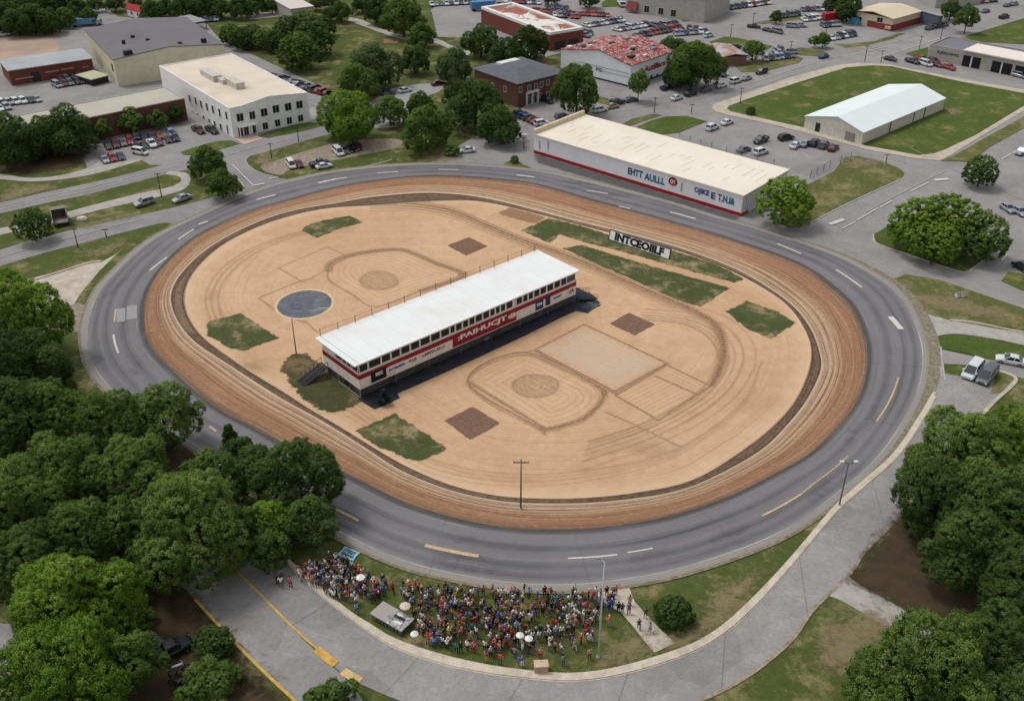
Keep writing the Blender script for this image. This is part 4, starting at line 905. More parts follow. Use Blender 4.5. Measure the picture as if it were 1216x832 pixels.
for k in range(26):
    q = random.uniform(2, B7.la - 2); r = random.uniform(.06, .94); y = r * B7.lb; zr = B7.h + .33 + 2.6 * (r / .45 if r < .45 else (1 - r) / .55); sx, sy = random.uniform(.4, 1.6), random.uniform(.3, .8)
    MB().box(q - sx, q + sx, y - sy, y + sy, zr - .12, zr + random.uniform(.15, .7)).build('roof_debris', random.choice([M_TRIM, plain('debris_tan', (186, 164, 150), .8), M_DARK, plain('debris_grey', (150, 150, 152), .8)]), B7.root)
# --- long brick market hall
B8 = Bld('brick_building', 'long brown brick building with a white edged roof at the top centre', 'building', (652.7, 61), (652.7, 42), (693, 35.4), (515.7, 19))
B8.walls(M_BRICK2); B8.parapet(plain('white_edge', (222, 218, 214), .8, .03), .9, 1.6)
m, nt, b = newmat('roof_rust'); p = opos(nt); n1_ = noise(nt, p, .06, 6, .6, 1); col = mixc(nt, mr(nt, n1_, .47, .53), lin((150, 96, 80)), lin((216, 212, 208))); nt.links.new(col, b.inputs['Base Color'])
B8.roof(m, ov=-1.7, th=.3)
for t in (.3, .7): m = MB(); B8.rect(m, 'a', B8.la * t - 2.2, B8.la * t + 2.2, 0, 3, 0, .1); m.build('door', M_DARK, B8.root)
# --- the long white store beside the track
B9 = Bld('store_building', 'very long white store with blue lettering and a red base beside the track', 'building', (879.5, 257), (882, 232.8), (634.5, 160), (940.8, 204))
M_ROOFW, nt, b = newmat('roof_cream'); p = opos(nt); n1_ = noise(nt, p, .1, 5, .6); col = mixc(nt, mr(nt, n1_, .3, .7), lin((220, 210, 192)), lin((232, 224, 208)))
w = N(nt, 'ShaderNodeTexBrick'); w.inputs['Scale'].default_value = .12; w.inputs['Mortar Size'].default_value = .006; w.inputs['Color1'].default_value = (1, 1, 1, 1); w.inputs['Color2'].default_value = (1, 1, 1, 1); w.inputs['Mortar'].default_value = (0, 0, 0, 1); w.inputs['Brick Width'].default_value = 2.0; w.inputs['Row Height'].default_value = .45
mp = N(nt, 'ShaderNodeMapping'); mp.inputs['Rotation'].default_value = (0, 0, math.pi / 2); nt.links.new(p, mp.inputs[0]); nt.links.new(mp.outputs[0], w.inputs['Vector'])
nn_ = mr(nt, noise(nt, p, .25, 4), .5, .6, 0, .5); f_ = mth(nt, 'MULTIPLY', mth(nt, 'SUBTRACT', 1.0, w.outputs['Fac']), 0); f_ = mth(nt, 'MULTIPLY', w.outputs['Fac'], nn_)
col = mixc(nt, f_, col, lin((170, 160, 144))); nt.links.new(col, b.inputs['Base Color'])
B9.walls(M_WALLW); B9.roof(M_ROOFW, ov=.35, th=.3)
m = MB(); B9.rect(m, 'a', 0.0, B9.la, .02, .85, 0, .16); m.build('base_stripe', M_RED, B9.root)
m = MB(); B9.rect(m, 'b', 0.0, 3.2, .02, .6, 0, .14); m.build('base_stripe', M_RED, B9.root)
m = MB(); rs = random.Random(5)
for q_ in np.linspace(2, B9.la - 2, 30):
    y0_ = rs.uniform(.15, .6) * B9.lb; y1_ = y0_ + rs.uniform(.1, .3) * B9.lb; m.box(q_, q_ + .07, y0_, y1_, B9.h + .311, B9.h + .34)
m.build('roof_seam', plain('seam_grey', (168, 160, 148), .8), B9.root)
lb = B9.lb; MB().box(B9.la - .5, B9.la + .2, -B9.sg * .3, lb, B9.h + .31, B9.h + 1.5).build('parapet', plain('parapet_cream', (214, 200, 170), .8), B9.root)
m = MB()
for t in np.linspace(0, abs(lb), 24): m.box(0, -.07, B9.sg * t - .05, B9.sg * t + .05, .7, B9.h - .05)
m.build('wall_ribs', plain('metal_tan', (180, 174, 164), .7, .05), B9.root)
def t9(txt, u0, u1, vb0, vt0, mat):
    q0, z0 = B9.hit('a', u0, vb0); q1, _ = B9.hit('a', u1, vb0); _, z1 = B9.hit('a', u0, vt0); B9.text('a', txt, q0, q1, z0 - .12, z1 + .2, mat)
t9('EHTT', 745.5, 763.5, 206, 199.3, M_BLUE); t9('AULLL', 765, 790, 212.5, 205.5, M_TEAL)
t9('OJIKE', 824, 842.5, 229, 222, M_BLUE); t9('E', 844, 849.5, 235, 228.5, M_BLUE); t9('T.N.I&', 852, 873, 237.5, 230.5, M_TEAL)
q0, z0 = B9.hit('a', 793.5, 219); q1, z1 = B9.hit('a', 805, 213)
m = MB(); qc = (q0 + q1) / 2; zc = (z0 + z1) / 2; m.loft([[B9.pt('a', qc + abs(q1 - q0) / 2 * math.cos(t), zc + 1.15 * math.sin(t) * (1 if math.sin(t) > 0 else .8), o_) for t in np.linspace(0, 2 * math.pi, 20)[:-1]] for o_ in (.0, .1)]); lg = m.build('logo', M_RED, B9.root)
B9.text('a', 'OY', qc + (q0 - qc) * .55, qc + (q1 - qc) * .6, zc - .5, zc + .55, M_LWHITE, off=.13, parent=lg)
for u in (641, 651, 809.5): q, z = B9.hit('a', u, 172 if u < 700 else 222); m = MB(); B9.rect(m, 'a', q - .12, q + .12, z - 1.1, z + 1.1, 0, .14); m.build('downpipe', plain('trim_grey', (150, 152, 156), .6), B9.root)
# --- metal barn on the lawn
B10 = Bld('metal_barn', 'pale metal barn with a white pitched roof standing on the big lawn', 'barn', (1022.4, 172), (1024, 157.4), (1122, 117), (953, 139.6))
gb = ('b', 2.3, .45); M_TANM = plain('metal_tan2', (206, 202, 192), .7, .05, .7, dirt=(188, 182, 170)); B10.walls(M_TANM, gable=gb); B10.roof(plain('roof_white_metal', (226, 232, 234), .5, .02, .2), gb, .3, .18)
m = MB()
for t in np.linspace(0, B10.la, 34): m.box(t - .05, t + .05, 0, -B10.sg * .06, .05, B10.h - .1)
for t in np.linspace(0, abs(B10.lb), 22): m.box(0, -.06, B10.sg * t - .05, B10.sg * t + .05, .05, B10.h - .1)
m.build('wall_ribs', M_TANM, B10.root)
for u, v in ((971, 152), (1005, 167), (1012, 165)):
    q, z = B10.hit('b', u, v); m = MB(); B10.rect(m, 'b', q - .7, q + .7, .02, 2.6, .07, .12); m.build('door', M_DARK if u < 1000 else plain('door_grey', (134, 130, 124), .7), B10.root)
for u, v in ((1057, 151), (1084, 143), (1097, 137)): q, z = B10.hit('a', u, v); m = MB(); B10.rect(m, 'a', q - .15, q + .15, .1, B10.h - .3, .07, .14); m.build('downpipe', M_DARK, B10.root)
# --- service garage at right
B11 = Bld('garage_building', 'long grey service garage with dark open bays and a partly white roof at right', 'garage', (1101, 70), (1104.5, 54), (1260, 84), (1129, 45))
M_TAUPE = plain('wall_taupe', (168, 162, 154), .8, .08, .7, dirt=(150, 142, 134)); B11.walls(M_TAUPE); B11.parapet(M_TAUPE, .5, .3); B11.roof(plain('roof_slate', (118, 118, 126), .9, .08), ov=-.32, th=.1)
q0, _ = B11.hit('a', 1144, 65); MB().box(q0, B11.la, -B11.sg * .8, B11.lb * .7, B11.h + .52, B11.h + .9).build('canopy_roof', plain('roof_white2', (226, 218, 210), .8, .05), B11.root)
for u0, u1 in ((1142, 1163), (1178, 1202), (1207, 1240)):
    qa, qb = B11.hit('a', u0, 76)[0], B11.hit('a', u1, 80)[0]; m = MB(); B11.rect(m, 'a', qa, qb, .02, 3.6, -.1, .06); m.build('bay_opening', M_BLACK, B11.root)
    m = MB(); B11.rect(m, 'a', (qa + qb) / 2 - .2, (qa + qb) / 2 + .2, .02, 3.6, .06, .3); m.build('pillar', M_TRIM, B11.root)
qa, qb = B11.hit('a', 1113, 62)[0], B11.hit('a', 1139, 66)[0]; B11.text('a', 'R.JESCANG', qa, qb, B11.h - 2.3, B11.h - 1.1, plain('letter_slate', (70, 82, 104), .6))
# --- cream building with red base (far right)
B12 = Bld('shop_building', 'cream shop with a pale roof and dark red lower wall at far right', 'shop', (1058, 37.5), (1058, 23), (1094, 13.8), (1004, 15.5))
B12.walls(plain('wall_sand', (196, 182, 158), .8, .05)); B12.roof(plain('roof_sand', (206, 194, 168), .8, .04), ('b', 1.2, .5), .4)
for f, L in (('a', B12.la), ('b', abs(B12.lb) * .6)): m = MB(); B12.rect(m, f, 0, L, .02, 2.3, 0, .1); m.build('base_stripe', plain('wall_maroon', (134, 62, 56), .8), B12.root)
for u, v in ((1020, 23), (1045, 24)): B12.window_px('b', u, v, 2.4, 1.8)
q0, q1 = B12.hit('b', 1050, 36)[0], B12.hit('b', 1060, 37)[0]; B12.text('b', '.SOTT', q0, .3, .6, 1.7, M_LWHITE, off=.14)
q, z = B12.hit('b', 1015, 32); m = MB(); m.loft([[B12.pt('b', q + 2.6 * math.cos(t), max(.02, 2.6 * math.sin(t)), o_) for t in np.linspace(0, math.pi, 9)] for o_ in (0.0, 1.8)]); m.build('tarp_cover', plain('tarp_cyan', (70, 140, 168), .7), B12.root)
# --- far buildings cut by the top edge
B13 = Bld('store_building', 'pale store with a red awning cut by the top edge near the centre right', 'building', (743, 13.5), (741, -6), (838, -1), (716, -34), h=9)
B13.walls(plain('wall_greyw', (172, 168, 162), .8, .08, .6)); B13.roof(M_ROOFD, ov=.3)
q0, q1 = B13.hit('a', 746, 8)[0], B13.hit('a', 758, 8)[0]; m = MB(); m.loft([[B13.pt('a', q, 1.2, .05), B13.pt('a', q, 1.2, 2.0), B13.pt('a', q, 4.2, .05)] for q in (q0, q1)]); m.build('awning', plain('awning_red', (128, 62, 62), .8), B13.root)
for u in (768, 785, 800): q, z = B13.hit('a', u, 12); B13.window('a', q, 2.0, 2.2, 2.6, name='door')
B14 = Bld('shop_building', 'small run down shop with a brown and grey broken roof by trees', 'shop', (856, 79), (857, 73), (887, 66), (849, 55), h=3.0)
B14.walls(plain('wall_brown', (130, 98, 84), .8, .1)); m, nt, b = newmat('roof_broken'); p = opos(nt); n1_ = noise(nt, p, .22, 6, .7, 1.0); col = mixc(nt, mr(nt, n1_, .45, .55), lin((160, 120, 102)), lin((170, 170, 174))); nt.links.new(col, b.inputs['Base Color']); B14.roof(m, ('a', .8, .5), .6)
B15 = Bld('small_house', 'small white house with a bright red roof between trees at the top left', 'house', (152, 19), (150, 10), (168, 14), (146, 5), h=3.2)
B15.walls(M_WHITE, gable=('b', 1.3, .5)); B15.roof(plain('roof_bright_red', (168, 44, 58), .8, .15), ('b', 1.3, .5), .4)
for t in (.3, .7): B15.window('a', B15.la * t, 1.6, 1.0, 1.3)
B16 = Bld('carport', 'low grey carport with a flat roof behind the cream warehouse', 'carport', (227, 28), (226, 21), (245, 25), (207, 19), h=3)
m = MB(); [m.box(x - .1, x + .1, y - .1, y + .1, 0, 3) for x in (0.2, B16.la - .2) for y in (B16.sg * .2, B16.lb - B16.sg * .2)]; m.build('posts', M_DARK, B16.root); B16.roof(plain('roof_greyf', (150, 150, 152), .8), ov=.2)
B17 = Bld('store_building', 'long grey roofed store in the far top right corner area', 'building', (1110, 10), (1110, 3), (1180, -12), (1010, -4), h=5)
B17.walls(plain('wall_greyw', (172, 168, 162), .8)); B17.roof(plain('roof_warm', (176, 168, 164), .9, .05), ov=.3)
B18 = Bld('store_building', 'pale roofed store just inside the top edge above the row of round trees', 'building', (352, 12), (352, 4), (372, 8), (330, 3), h=5)
B18.walls(plain('wall_greyw', (172, 168, 162), .8)); B18.roof(plain('roof_pinkish', (204, 194, 188), .9, .05), ov=.3)
B19 = Bld('store_building', 'grey store with colourful painted front beside the cream shop at the far right', 'building', (1094, 27), (1094, 17), (1120, 19), (1088, 12), h=4.5)
B19.walls(plain('wall_slate', (90, 96, 112), .8)); B19.roof(plain('roof_greyf', (150, 150, 152), .8), ov=.2); B19.text('a', 'CREEE', 1, B19.la * .6, .8, 3.6, M_TRIM)
# ------------------------------------------------------------------ grandstand / race control building
GS = Bld('grandstand', 'long raised white and red race control stand with a white roof inside the dirt oval', 'grandstand', (428.6, 474), (424.5, 433), (684.5, 322.5), (376, 404.5))
print('GS', GS.h, GS.la, GS.lb)
H = GS.h; k_ = H / 7.0; zf = 2.05 * k_; zw = 3.95 * k_; zr_ = 4.85 * k_; zs_ = 5.3 * k_; sgn = GS.sg; la, lb = GS.la, GS.lb
M_GW = plain('stand_white', (232, 224, 218), .7, .05, .8, dirt=(204, 190, 180)); M_GR = plain('stand_red', (152, 30, 48), .6, .14, .9, dirt=(122, 30, 44))
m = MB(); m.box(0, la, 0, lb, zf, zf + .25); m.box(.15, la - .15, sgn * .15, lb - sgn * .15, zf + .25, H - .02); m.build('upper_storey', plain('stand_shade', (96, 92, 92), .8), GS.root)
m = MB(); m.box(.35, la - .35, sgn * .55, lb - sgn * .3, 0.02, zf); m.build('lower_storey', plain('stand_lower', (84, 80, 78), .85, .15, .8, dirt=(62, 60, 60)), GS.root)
for face, L in (('a', la), ('b', abs(lb)), ('b2', abs(lb)), ('a2', la)):
    m = MB(); GS.rect(m, face, 0, L, zf - .1, zw, -.15, .02); m.build('white_band', M_GW, GS.root)
    m = MB(); GS.rect(m, face, -.03, L + .03, zw + .003, zr_, -.15, .06); m.build('red_band', M_GR, GS.root)
    m = MB(); GS.rect(m, face, 0, L, zr_ + .003, zs_, -.15, .03); GS.rect(m, face, 0, L, H - .3, H - .02, -.15, .03); m.build('window_rail', M_TRIM, GS.root)
# windows along the front
us = [424.5, 437, 452.5, 464, 475.5, 487, 498.5, 511, 523, 534, 540.5, 549, 556.5, 564, 573, 581.5, 588, 594, 600.5, 609, 612.5, 620.5, 627, 633.5, 641, 649, 657.5, 665.5, 673]
qs = [max(0.08, GS.hit('a', u, 0.0)[0]) for u in us]
def gsq(u):                     # distance along the front for a photo column at window height
    v = 438 + (u - 424.5) * (325 - 433.0) / 260.0; return GS.hit('a', u, v)[0]
qs = [max(.1, gsq(u)) for u in us]
for i in range(len(qs) - 1):
    q0, q1 = qs[i] + .16, qs[i + 1] - .16
    if q1 - q0 < .2: continue
    m = MB(); GS.rect(m, 'a', q0 - .16, q0, zs_, H - .3, -.02, .05); GS.rect(m, 'a', q1, q1 + .16, zs_, H - .3, -.02, .05); wd = m.build('window', M_TRIM, GS.root)
    g = MB(); GS.rect(g, 'a', q0, q1, zs_, H - .3, -.12, -.04); g.build('pane', M_GLASS if i != 19 else M_TRIM, wd)
L = abs(lb)
for i, (a_, c_, gl) in enumerate(((.02, .16, 1), (.2, .3, 1), (.32, .42, 1), (.46, .6, 1), (.64, .97, 0))):
    m = MB(); GS.rect(m, 'b', a_ * L - .1, a_ * L, zs_, H - .3, -.02, .05); GS.rect(m, 'b', c_ * L, c_ * L + .1, zs_, H - .3, -.02, .05); wd = m.build('window', M_TRIM, GS.root)
    g = MB(); GS.rect(g, 'b', a_ * L, c_ * L, zs_, H - .3, -.12, -.04 if gl else .0); g.build('pane', M_GLASS if gl else M_GW, wd)
m = MB(); GS.rect(m, 'b', .3 * L, .42 * L, .9, 1.9, 0, .06); m.build('hatch', M_BLACK, GS.root)
m = MB(); [GS.rect(m, 'a', q, q + .16, .02, zf - .1, -.2, -.02) for q in np.linspace(.05, la - .3, 8)]; m.build('support_post', plain('post_dark', (104, 100, 98), .7), GS.root)  # shade put into the darker colour of the front posts
m = MB(); [GS.rect(m, 'b', q, q + .16, .02, zf - .1, -.2, -.02) for q in (0.02, L * .3, L * .6)]; GS.rect(m, 'b', .3, L * .62, .03, .35, -.1, .0); m.build('support_post', plain('post_grey', (150, 146, 140), .7), GS.root)
m = MB(); o_ = .85; m.box(-o_, la + .6, -sgn * .38, lb + sgn * .7, H, H + .22); m.build('roof', plain('stand_roof', (226, 228, 228), .6, .02, .25, dirt=(214, 213, 209)), GS.root)
m = MB(); m.box(-o_ + 1.0, -o_ + 1.04, -sgn * .3, lb, H + .222, H + .26); m.build('roof_seam', plain('seam', (130, 130, 134), .7), GS.root)
rs = random.Random(9); m = MB()
for q in np.linspace(2, la - 1, 17): m.box(q, q + .035, -sgn * .3, lb + sgn * .6, H + .221, H + .232)
m.build('roof_joint', plain('joint_white', (206, 208, 208), .7), GS.root)
# sign panels on the front
def gpanel(u0, u1, z0, z1, mat, name='sign_panel', off=.1):
    q0, q1 = gsq(u0), gsq(u1); m = MB(); GS.rect(m, 'a', q0, q1, z0, z1, .02, off); return m.build(name, mat, GS.root), q0, q1
o1, q0, q1 = gpanel(537, 613, zf + .12, zr_ - .02, M_GR); dz = zr_ - zf
GS.text('a', ':PAIHUCJT', q0 + (q1 - q0) * .07, q0 + (q1 - q0) * .84, zf + dz * .3, zf + dz * .78, M_LWHITE, off=.13, parent=o1)
m = MB(); qc = q0 + (q1 - q0) * .93; zc = zf + dz * .52; m.loft([[GS.pt('a', qc + 1.1 * math.cos(t), zc + .55 * math.sin(t), of) for t in np.linspace(0, 2 * math.pi, 15)[:-1]] for of in (.1, .14)]); m.build('emblem', plain('emblem_cream', (222, 206, 186), .7), o1)
o1, q0, q1 = gpanel(439, 457, zf + .25, zw + .45, M_BLACK); GS.text('a', 'ncc', q0 + .9, q1 - .7, zf + 1.2, zf + 1.9, M_LWHITE, off=.13, parent=o1); 
o1, q0, q1 = gpanel(459, 480, zf + .3, zw + .1, plain('panel_white', (224, 220, 222), .7)); GS.text('a', 'jurgieniska', q0 + .2, q1 - .1, zf + .9, zf + 1.6, plain('script_navy', (44, 50, 104), .6), off=.13, parent=o1)
for txt, u0, u1 in (('TULIR', 484, 494), ('a.MPDX.AR.U.', 500, 528)): GS.text('a', txt, gsq(u0), gsq(u1), zf + .9, zf + 1.5, plain('script_brown', (118, 92, 88), .7), off=.06)
o1, q0, q1 = gpanel(636, 645, zf + .2, zw + .3, plain('panel_teal', (40, 66, 92), .6)); GS.text('a', 'm', q0 + .3, q1 - .3, zf + 1.0, zf + 1.6, M_LWHITE, off=.13, parent=o1)
gpanel(648, 653.5, zf + .3, zw + .5, plain('panel_navy', (42, 52, 96), .6))
o1, q0, q1 = gpanel(655, 668, zf + .5, zw - .05, plain('panel_white', (224, 220, 222), .7)); GS.text('a', '-aaaaa7', q0 + .3, q1 - .2, zf + 1.0, zf + 1.5, M_BLACK, off=.13, parent=o1)
o1, q0, q1 = gpanel(675, 683, zf + .6, zw + .1, plain('panel_white', (224, 220, 222), .7)); GS.text('a', '/A', q0 + .2, q1 - .3, zf + .8, zf + 1.6, M_RED, off=.13, parent=o1)
# railing on the rear roof edge
m = MB(); yb = lb + sgn * .5
for i, q in enumerate(np.linspace(.2, la - .3, 15)): m.tube((q, yb, H + .2), (q, yb, H + 1.7), .06, n=5)
for z_ in (.8, 1.45): m.tube((.2, yb, H + z_), (la - .3, yb, H + z_), .025, n=4)
m.build('railing', plain('rust_metal', (96, 82, 74), .7), GS.root)
# stairs at the left end (front-left corner to the back) and at the right end
def stairs(name, label, x0, y0, x1, y1, z1, w, root, mat, n=13):
    m = MB(); d = np.array([x1 - x0, y1 - y0]); Ls = np.linalg.norm(d); d /= Ls; nn = np.array([-d[1], d[0]]) * w / 2
    P = lambda t, s_: (x0 + d[0] * Ls * t + nn[0] * s_, y0 + d[1] * Ls * t + nn[1] * s_)
    for i in range(n):
        t0, t1 = i / n, (i + 1) / n; z_ = z1 * (i + 1) / n; m.loft([[(*P(t0, s_), z_ - .06), (*P(t1, s_), z_ - .06), (*P(t1, s_), z_), (*P(t0, s_), z_)] for s_ in (-1, 1)])
    st = m.build(name, mat, root, label=label)
    for s_ in (-1, 1):
        m = MB(); m.tube((*P(0, s_), .05), (*P(1, s_), z1), .09, n=5); m.tube((*P(0, s_), 1.1), (*P(1, s_), z1 + 1.0), .05, n=5)
        for t in np.linspace(0, 1, 7): m.tube((*P(t, s_), z1 * t), (*P(t, s_), z1 * t + 1.05), .035, n=5)
        for t in np.linspace(0, 1, 9)[:-1]: m.tube((*P(t, s_), z1 * t + .1), (*P(t + .12, s_), z1 * (t + .12) + .9), .03, n=4)
        m.build('handrail', plain('rail_dark', (84, 86, 92), .5, metal=.3), st)
M_STAIR = plain('stair_steel', (46, 48, 56), .5, .15, 3, metal=.4)
def gl_(u, v, z=0):
    P = G(u, v, z); d = (P - GS.O)[:2]; return float(d @ GS.ex), float(d @ GS.ey)
x0, y0 = gl_(357, 456); x1, y1 = gl_(383, 434, zf)
stairs('stairs', 'grey steel stairs at the left end', x0, y0, -.2, y1, zf, 2.2, GS.root, M_STAIR)
m = MB()
for i in range(3):
    t = [GS.pt('b2', 1.0 + i * 1.1, 0, .4 + .9 * i)]; 
    prev = None
    for a in np.linspace(0, math.pi, 9):
        p_ = (la + .5 + .5 * i + .55 * math.cos(a), sgn * (1 + .9 * i), .1 + 2.6 * math.sin(a))
        if prev: m.tube(prev, p_, .04, n=5)
        prev = p_
m.build('hoop_rail', plain('wire_tan', (170, 160, 140), .6), GS.root)
stairs('stairs', 'dark blue steel stairs at the right end', la + 4.6, -sgn * .4, la + .3, sgn * .5, 1.3, 3.0, GS.root, plain('stair_navy', (34, 42, 60), .6, .2, 2), n=8)
# tarpaulin heap beside the right stairs
m = MB(); cx, cy = G(697, 364)[:2]; rings = []
for k in range(5):
    f = 1 - k / 4.6; rings.append([(cx + 2.6 * f * (1 + .25 * math.sin(3 * t + k)) * math.cos(t), cy + 1.7 * f * (1 + .2 * math.cos(5 * t)) * math.sin(t), .03 + .7 * (1 - f) ** .7 + .08 * math.sin(7 * t)) for t in np.linspace(0, 2 * math.pi, 19)[:-1]])
m.loft(rings); tag(m.build('tarpaulin', plain('tarp_grey', (58, 62, 76), .5, .35, 1.4, dirt=(128, 126, 130)), smooth=True), 'crumpled dark grey tarpaulin on the ground at the right end of the stand', 'tarpaulin')
# ------------------------------------------------------------------ banner board in the infield
hB = hsolve((793.7, 308.8), (795, 297)); Lb = G(723, 285); Rb = G(793.7, 308.8); d = (Rb - Lb)[:2]; Ls = float(np.linalg.norm(d))
sb = thing('sign_board', 'long white free standing board with bold black letters on the infield grass', 'sign', (Lb[0], Lb[1], 0), math.atan2(d[1], d[0]))
sb.rotation_euler.x = -.2
MB().box(0, Ls, 0, .25, .25, hB).build('panel', plain('board_white', (238, 238, 236), .7, .05), sb)
m = MB(); m.box(-.12, Ls + .12, -.06, .31, hB, hB + .14); m.box(Ls, Ls + .14, -.06, .31, 0, hB); m.box(-.12, 0, -.06, .31, 0, hB); m.box(0, Ls, -.02, .27, .05, .25); m.build('frame', plain('frame_dark', (58, 62, 84), .6), sb)
m = MB(); [m.tube((x, .9, 0), (x, .26, hB * .85), .06, n=6) for x in np.linspace(1, Ls - 1, 6)]; m.build('brace', M_STEEL, sb)
put_text('INTCEOIILF', np.array([Ls * .09, -.03, .36]), np.array([Ls * .82, 0, 0]), np.array([0, 0, hB - .46]), np.array([0, -1, 0]), M_BLACK, sb, bold=.06)
# ------------------------------------------------------------------ trees
def tree_mesh(name, seed, nleaf=24000, size=.05, lobes=34, flat=.8, cone=False, tuft=.07, hedge=False):
    """lobed crown: lobes carry leafy tufts, tufts carry leaf quads; tone is brighter on the upper side of each tuft"""
    r = np.random.default_rng(seed); C = []; R = []
    stretch = r.uniform(.85, 1.12, 2); ph = r.uniform(0, 6.28, 3)
    for i in range(lobes):
        t = (i + .5) / lobes; th = i * 2.39996 + r.normal(0, .35)
        zz = 1 - 1.5 * t; rr = math.sqrt(max(0, 1 - min(1, abs(zz)) ** 2)) if not cone else max(.05, .9 * t)
        edge = 1 + (.16 * math.sin(2 * th + ph[0]) + .15 * math.sin(3 * th + ph[1])) * (.4 if hedge else 1) + .08 * math.sin(5 * th + ph[2]); f = r.uniform(.5, .82) * edge
        if hedge: f = r.uniform(.6, .7)
        C.append((rr * f * math.cos(th) * stretch[0], rr * f * math.sin(th) * stretch[1], zz * .68 * flat + .2 * (1 - rr) * max(zz, 0) + r.normal(0, .06))); R.append((r.uniform(.17, .34) if not hedge else r.uniform(.26, .36)) * (1 if not cone else .75))
    C.append((0, 0, -.05)); R.append(.48 if not cone else .3)
    C = np.array(C); R = np.array(R); tone = r.uniform(0, 1, len(C))
    nt_ = int(nleaf / 34 * 1.7); w = R ** 2; w[-1] *= .3; k = r.choice(len(C), nt_, p=w / w.sum())
    d = r.normal(0, 1, (nt_, 3)); d /= np.linalg.norm(d, axis=1)[:, None]; T = C[k] + d * (R[k] * r.uniform(.8, 1.08, nt_))[:, None]
    dist = np.full(nt_, 1e9)
    for c, rad_ in zip(C, R): dist = np.minimum(dist, np.linalg.norm(T - c, axis=1) / rad_)
    keep = (dist > .76) & (d[:, 2] > -.7); T, d, k = T[keep], d[keep], k[keep]
    tt = r.uniform(0, 1, len(T)); ts = tuft * r.uniform(.7, 1.4, len(T))
    q = r.integers(0, len(T), nleaf); off = r.normal(0, 1, (nleaf, 3)); off /= np.linalg.norm(off, axis=1)[:, None]; off *= (r.uniform(.35, 1.05, nleaf))[:, None]
    P = T[q] + off * ts[q][:, None] * np.array([1.15, 1.15, .8]); dd = d[q]; n = nleaf
    nrm = off * .9 + dd * .5 + r.normal(0, .4, (n, 3)) + np.array([0, 0, .3]); nrm /= np.linalg.norm(nrm, axis=1)[:, None]
    a = np.cross(nrm, r.normal(0, 1, (n, 3))); a /= np.linalg.norm(a, axis=1)[:, None]; b_ = np.cross(nrm, a); s = size * r.uniform(.55, 1.3, n)[:, None]
    V = np.stack([P - a * s * .5, P + b_ * s * .4 + nrm * s * .1, P + a * s * .62, P - b_ * s * .4 + nrm * s * .1], 1).reshape(-1, 3)
    zmin = V[:, 2].min(); V[:, 2] -= zmin; Fc = np.arange(n * 4).reshape(n, 4)
    me = bpy.data.meshes.new(name); me.vertices.add(4 * n); me.vertices.foreach_set('co', V.astype(np.float32).ravel()); me.loops.add(4 * n); me.loops.foreach_set('vertex_index', np.arange(4 * n, dtype=np.int32)); me.polygons.add(n); me.polygons.foreach_set('loop_start', np.arange(0, 4 * n, 4, dtype=np.int32)); me.update(calc_edges=True)
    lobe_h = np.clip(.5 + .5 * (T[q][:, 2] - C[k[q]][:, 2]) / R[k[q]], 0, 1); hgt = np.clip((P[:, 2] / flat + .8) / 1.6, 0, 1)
    tn = np.clip(.2 * tone[k[q]] + .12 * tt[q] + .34 * lobe_h + .16 * hgt + .22 * np.clip(.5 + .5 * off[:, 2], 0, 1) + r.uniform(-.07, .07, n), 0, 1)  # light from above painted into tone: upper sides brighter, undersides darker
    at = me.attributes.new('tone', 'FLOAT', 'FACE'); at.data.foreach_set('value', tn.astype(np.float32))
    me['top'] = float(np.percentile(V[:, 2], 99.7)); return me
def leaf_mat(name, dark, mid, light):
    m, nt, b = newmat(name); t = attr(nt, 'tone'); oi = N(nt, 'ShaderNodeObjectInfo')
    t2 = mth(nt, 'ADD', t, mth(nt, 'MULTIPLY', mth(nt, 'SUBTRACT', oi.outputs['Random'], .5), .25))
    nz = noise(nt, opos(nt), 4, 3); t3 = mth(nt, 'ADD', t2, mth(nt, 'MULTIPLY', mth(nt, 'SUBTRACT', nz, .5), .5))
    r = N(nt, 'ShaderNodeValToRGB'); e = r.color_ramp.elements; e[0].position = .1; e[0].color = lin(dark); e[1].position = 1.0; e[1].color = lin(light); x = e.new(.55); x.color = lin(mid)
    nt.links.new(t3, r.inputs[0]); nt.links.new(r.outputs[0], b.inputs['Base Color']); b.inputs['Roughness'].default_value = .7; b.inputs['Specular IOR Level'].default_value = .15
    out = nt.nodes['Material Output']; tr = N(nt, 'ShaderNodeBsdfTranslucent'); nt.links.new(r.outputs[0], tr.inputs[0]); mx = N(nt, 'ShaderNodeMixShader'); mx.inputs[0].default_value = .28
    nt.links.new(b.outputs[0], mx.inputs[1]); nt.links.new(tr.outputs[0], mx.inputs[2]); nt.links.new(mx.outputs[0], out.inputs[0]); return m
LEAF = {'bright': leaf_mat('leaf_bright', (50, 74, 20), (98, 132, 42), (146, 172, 68)), 'mid': leaf_mat('leaf_mid', (44, 64, 24), (86, 112, 48), (130, 152, 78)), 'dark': leaf_mat('leaf_dark', (36, 54, 22), (68, 92, 42), (104, 128, 64)), 'grey': leaf_mat('leaf_grey', (48, 64, 36), (82, 104, 60), (116, 134, 84))}
LEAF['slate'] = leaf_mat('leaf_slate', (26, 34, 38), (46, 56, 62), (82, 92, 100))
M_BARK = plain('bark', (84, 72, 60), .9, .2, 2)
HUGE = [tree_mesh('crown', s, 130000, .024, 44, .86, tuft=.046) for s in (1, 2, 3, 4, 5)]
BIG = [tree_mesh('crown', s, 60000, .035, 32, .95, tuft=.056) for s in (6, 7, 8)]
MEDT = [tree_mesh('crown', s, 26000, .052, 26, 1.0, tuft=.075) for s in (11, 12, 13)]
SMALL = [tree_mesh('crown', s, 5000, .13, 18, .95, tuft=.12) for s in (21, 22)]
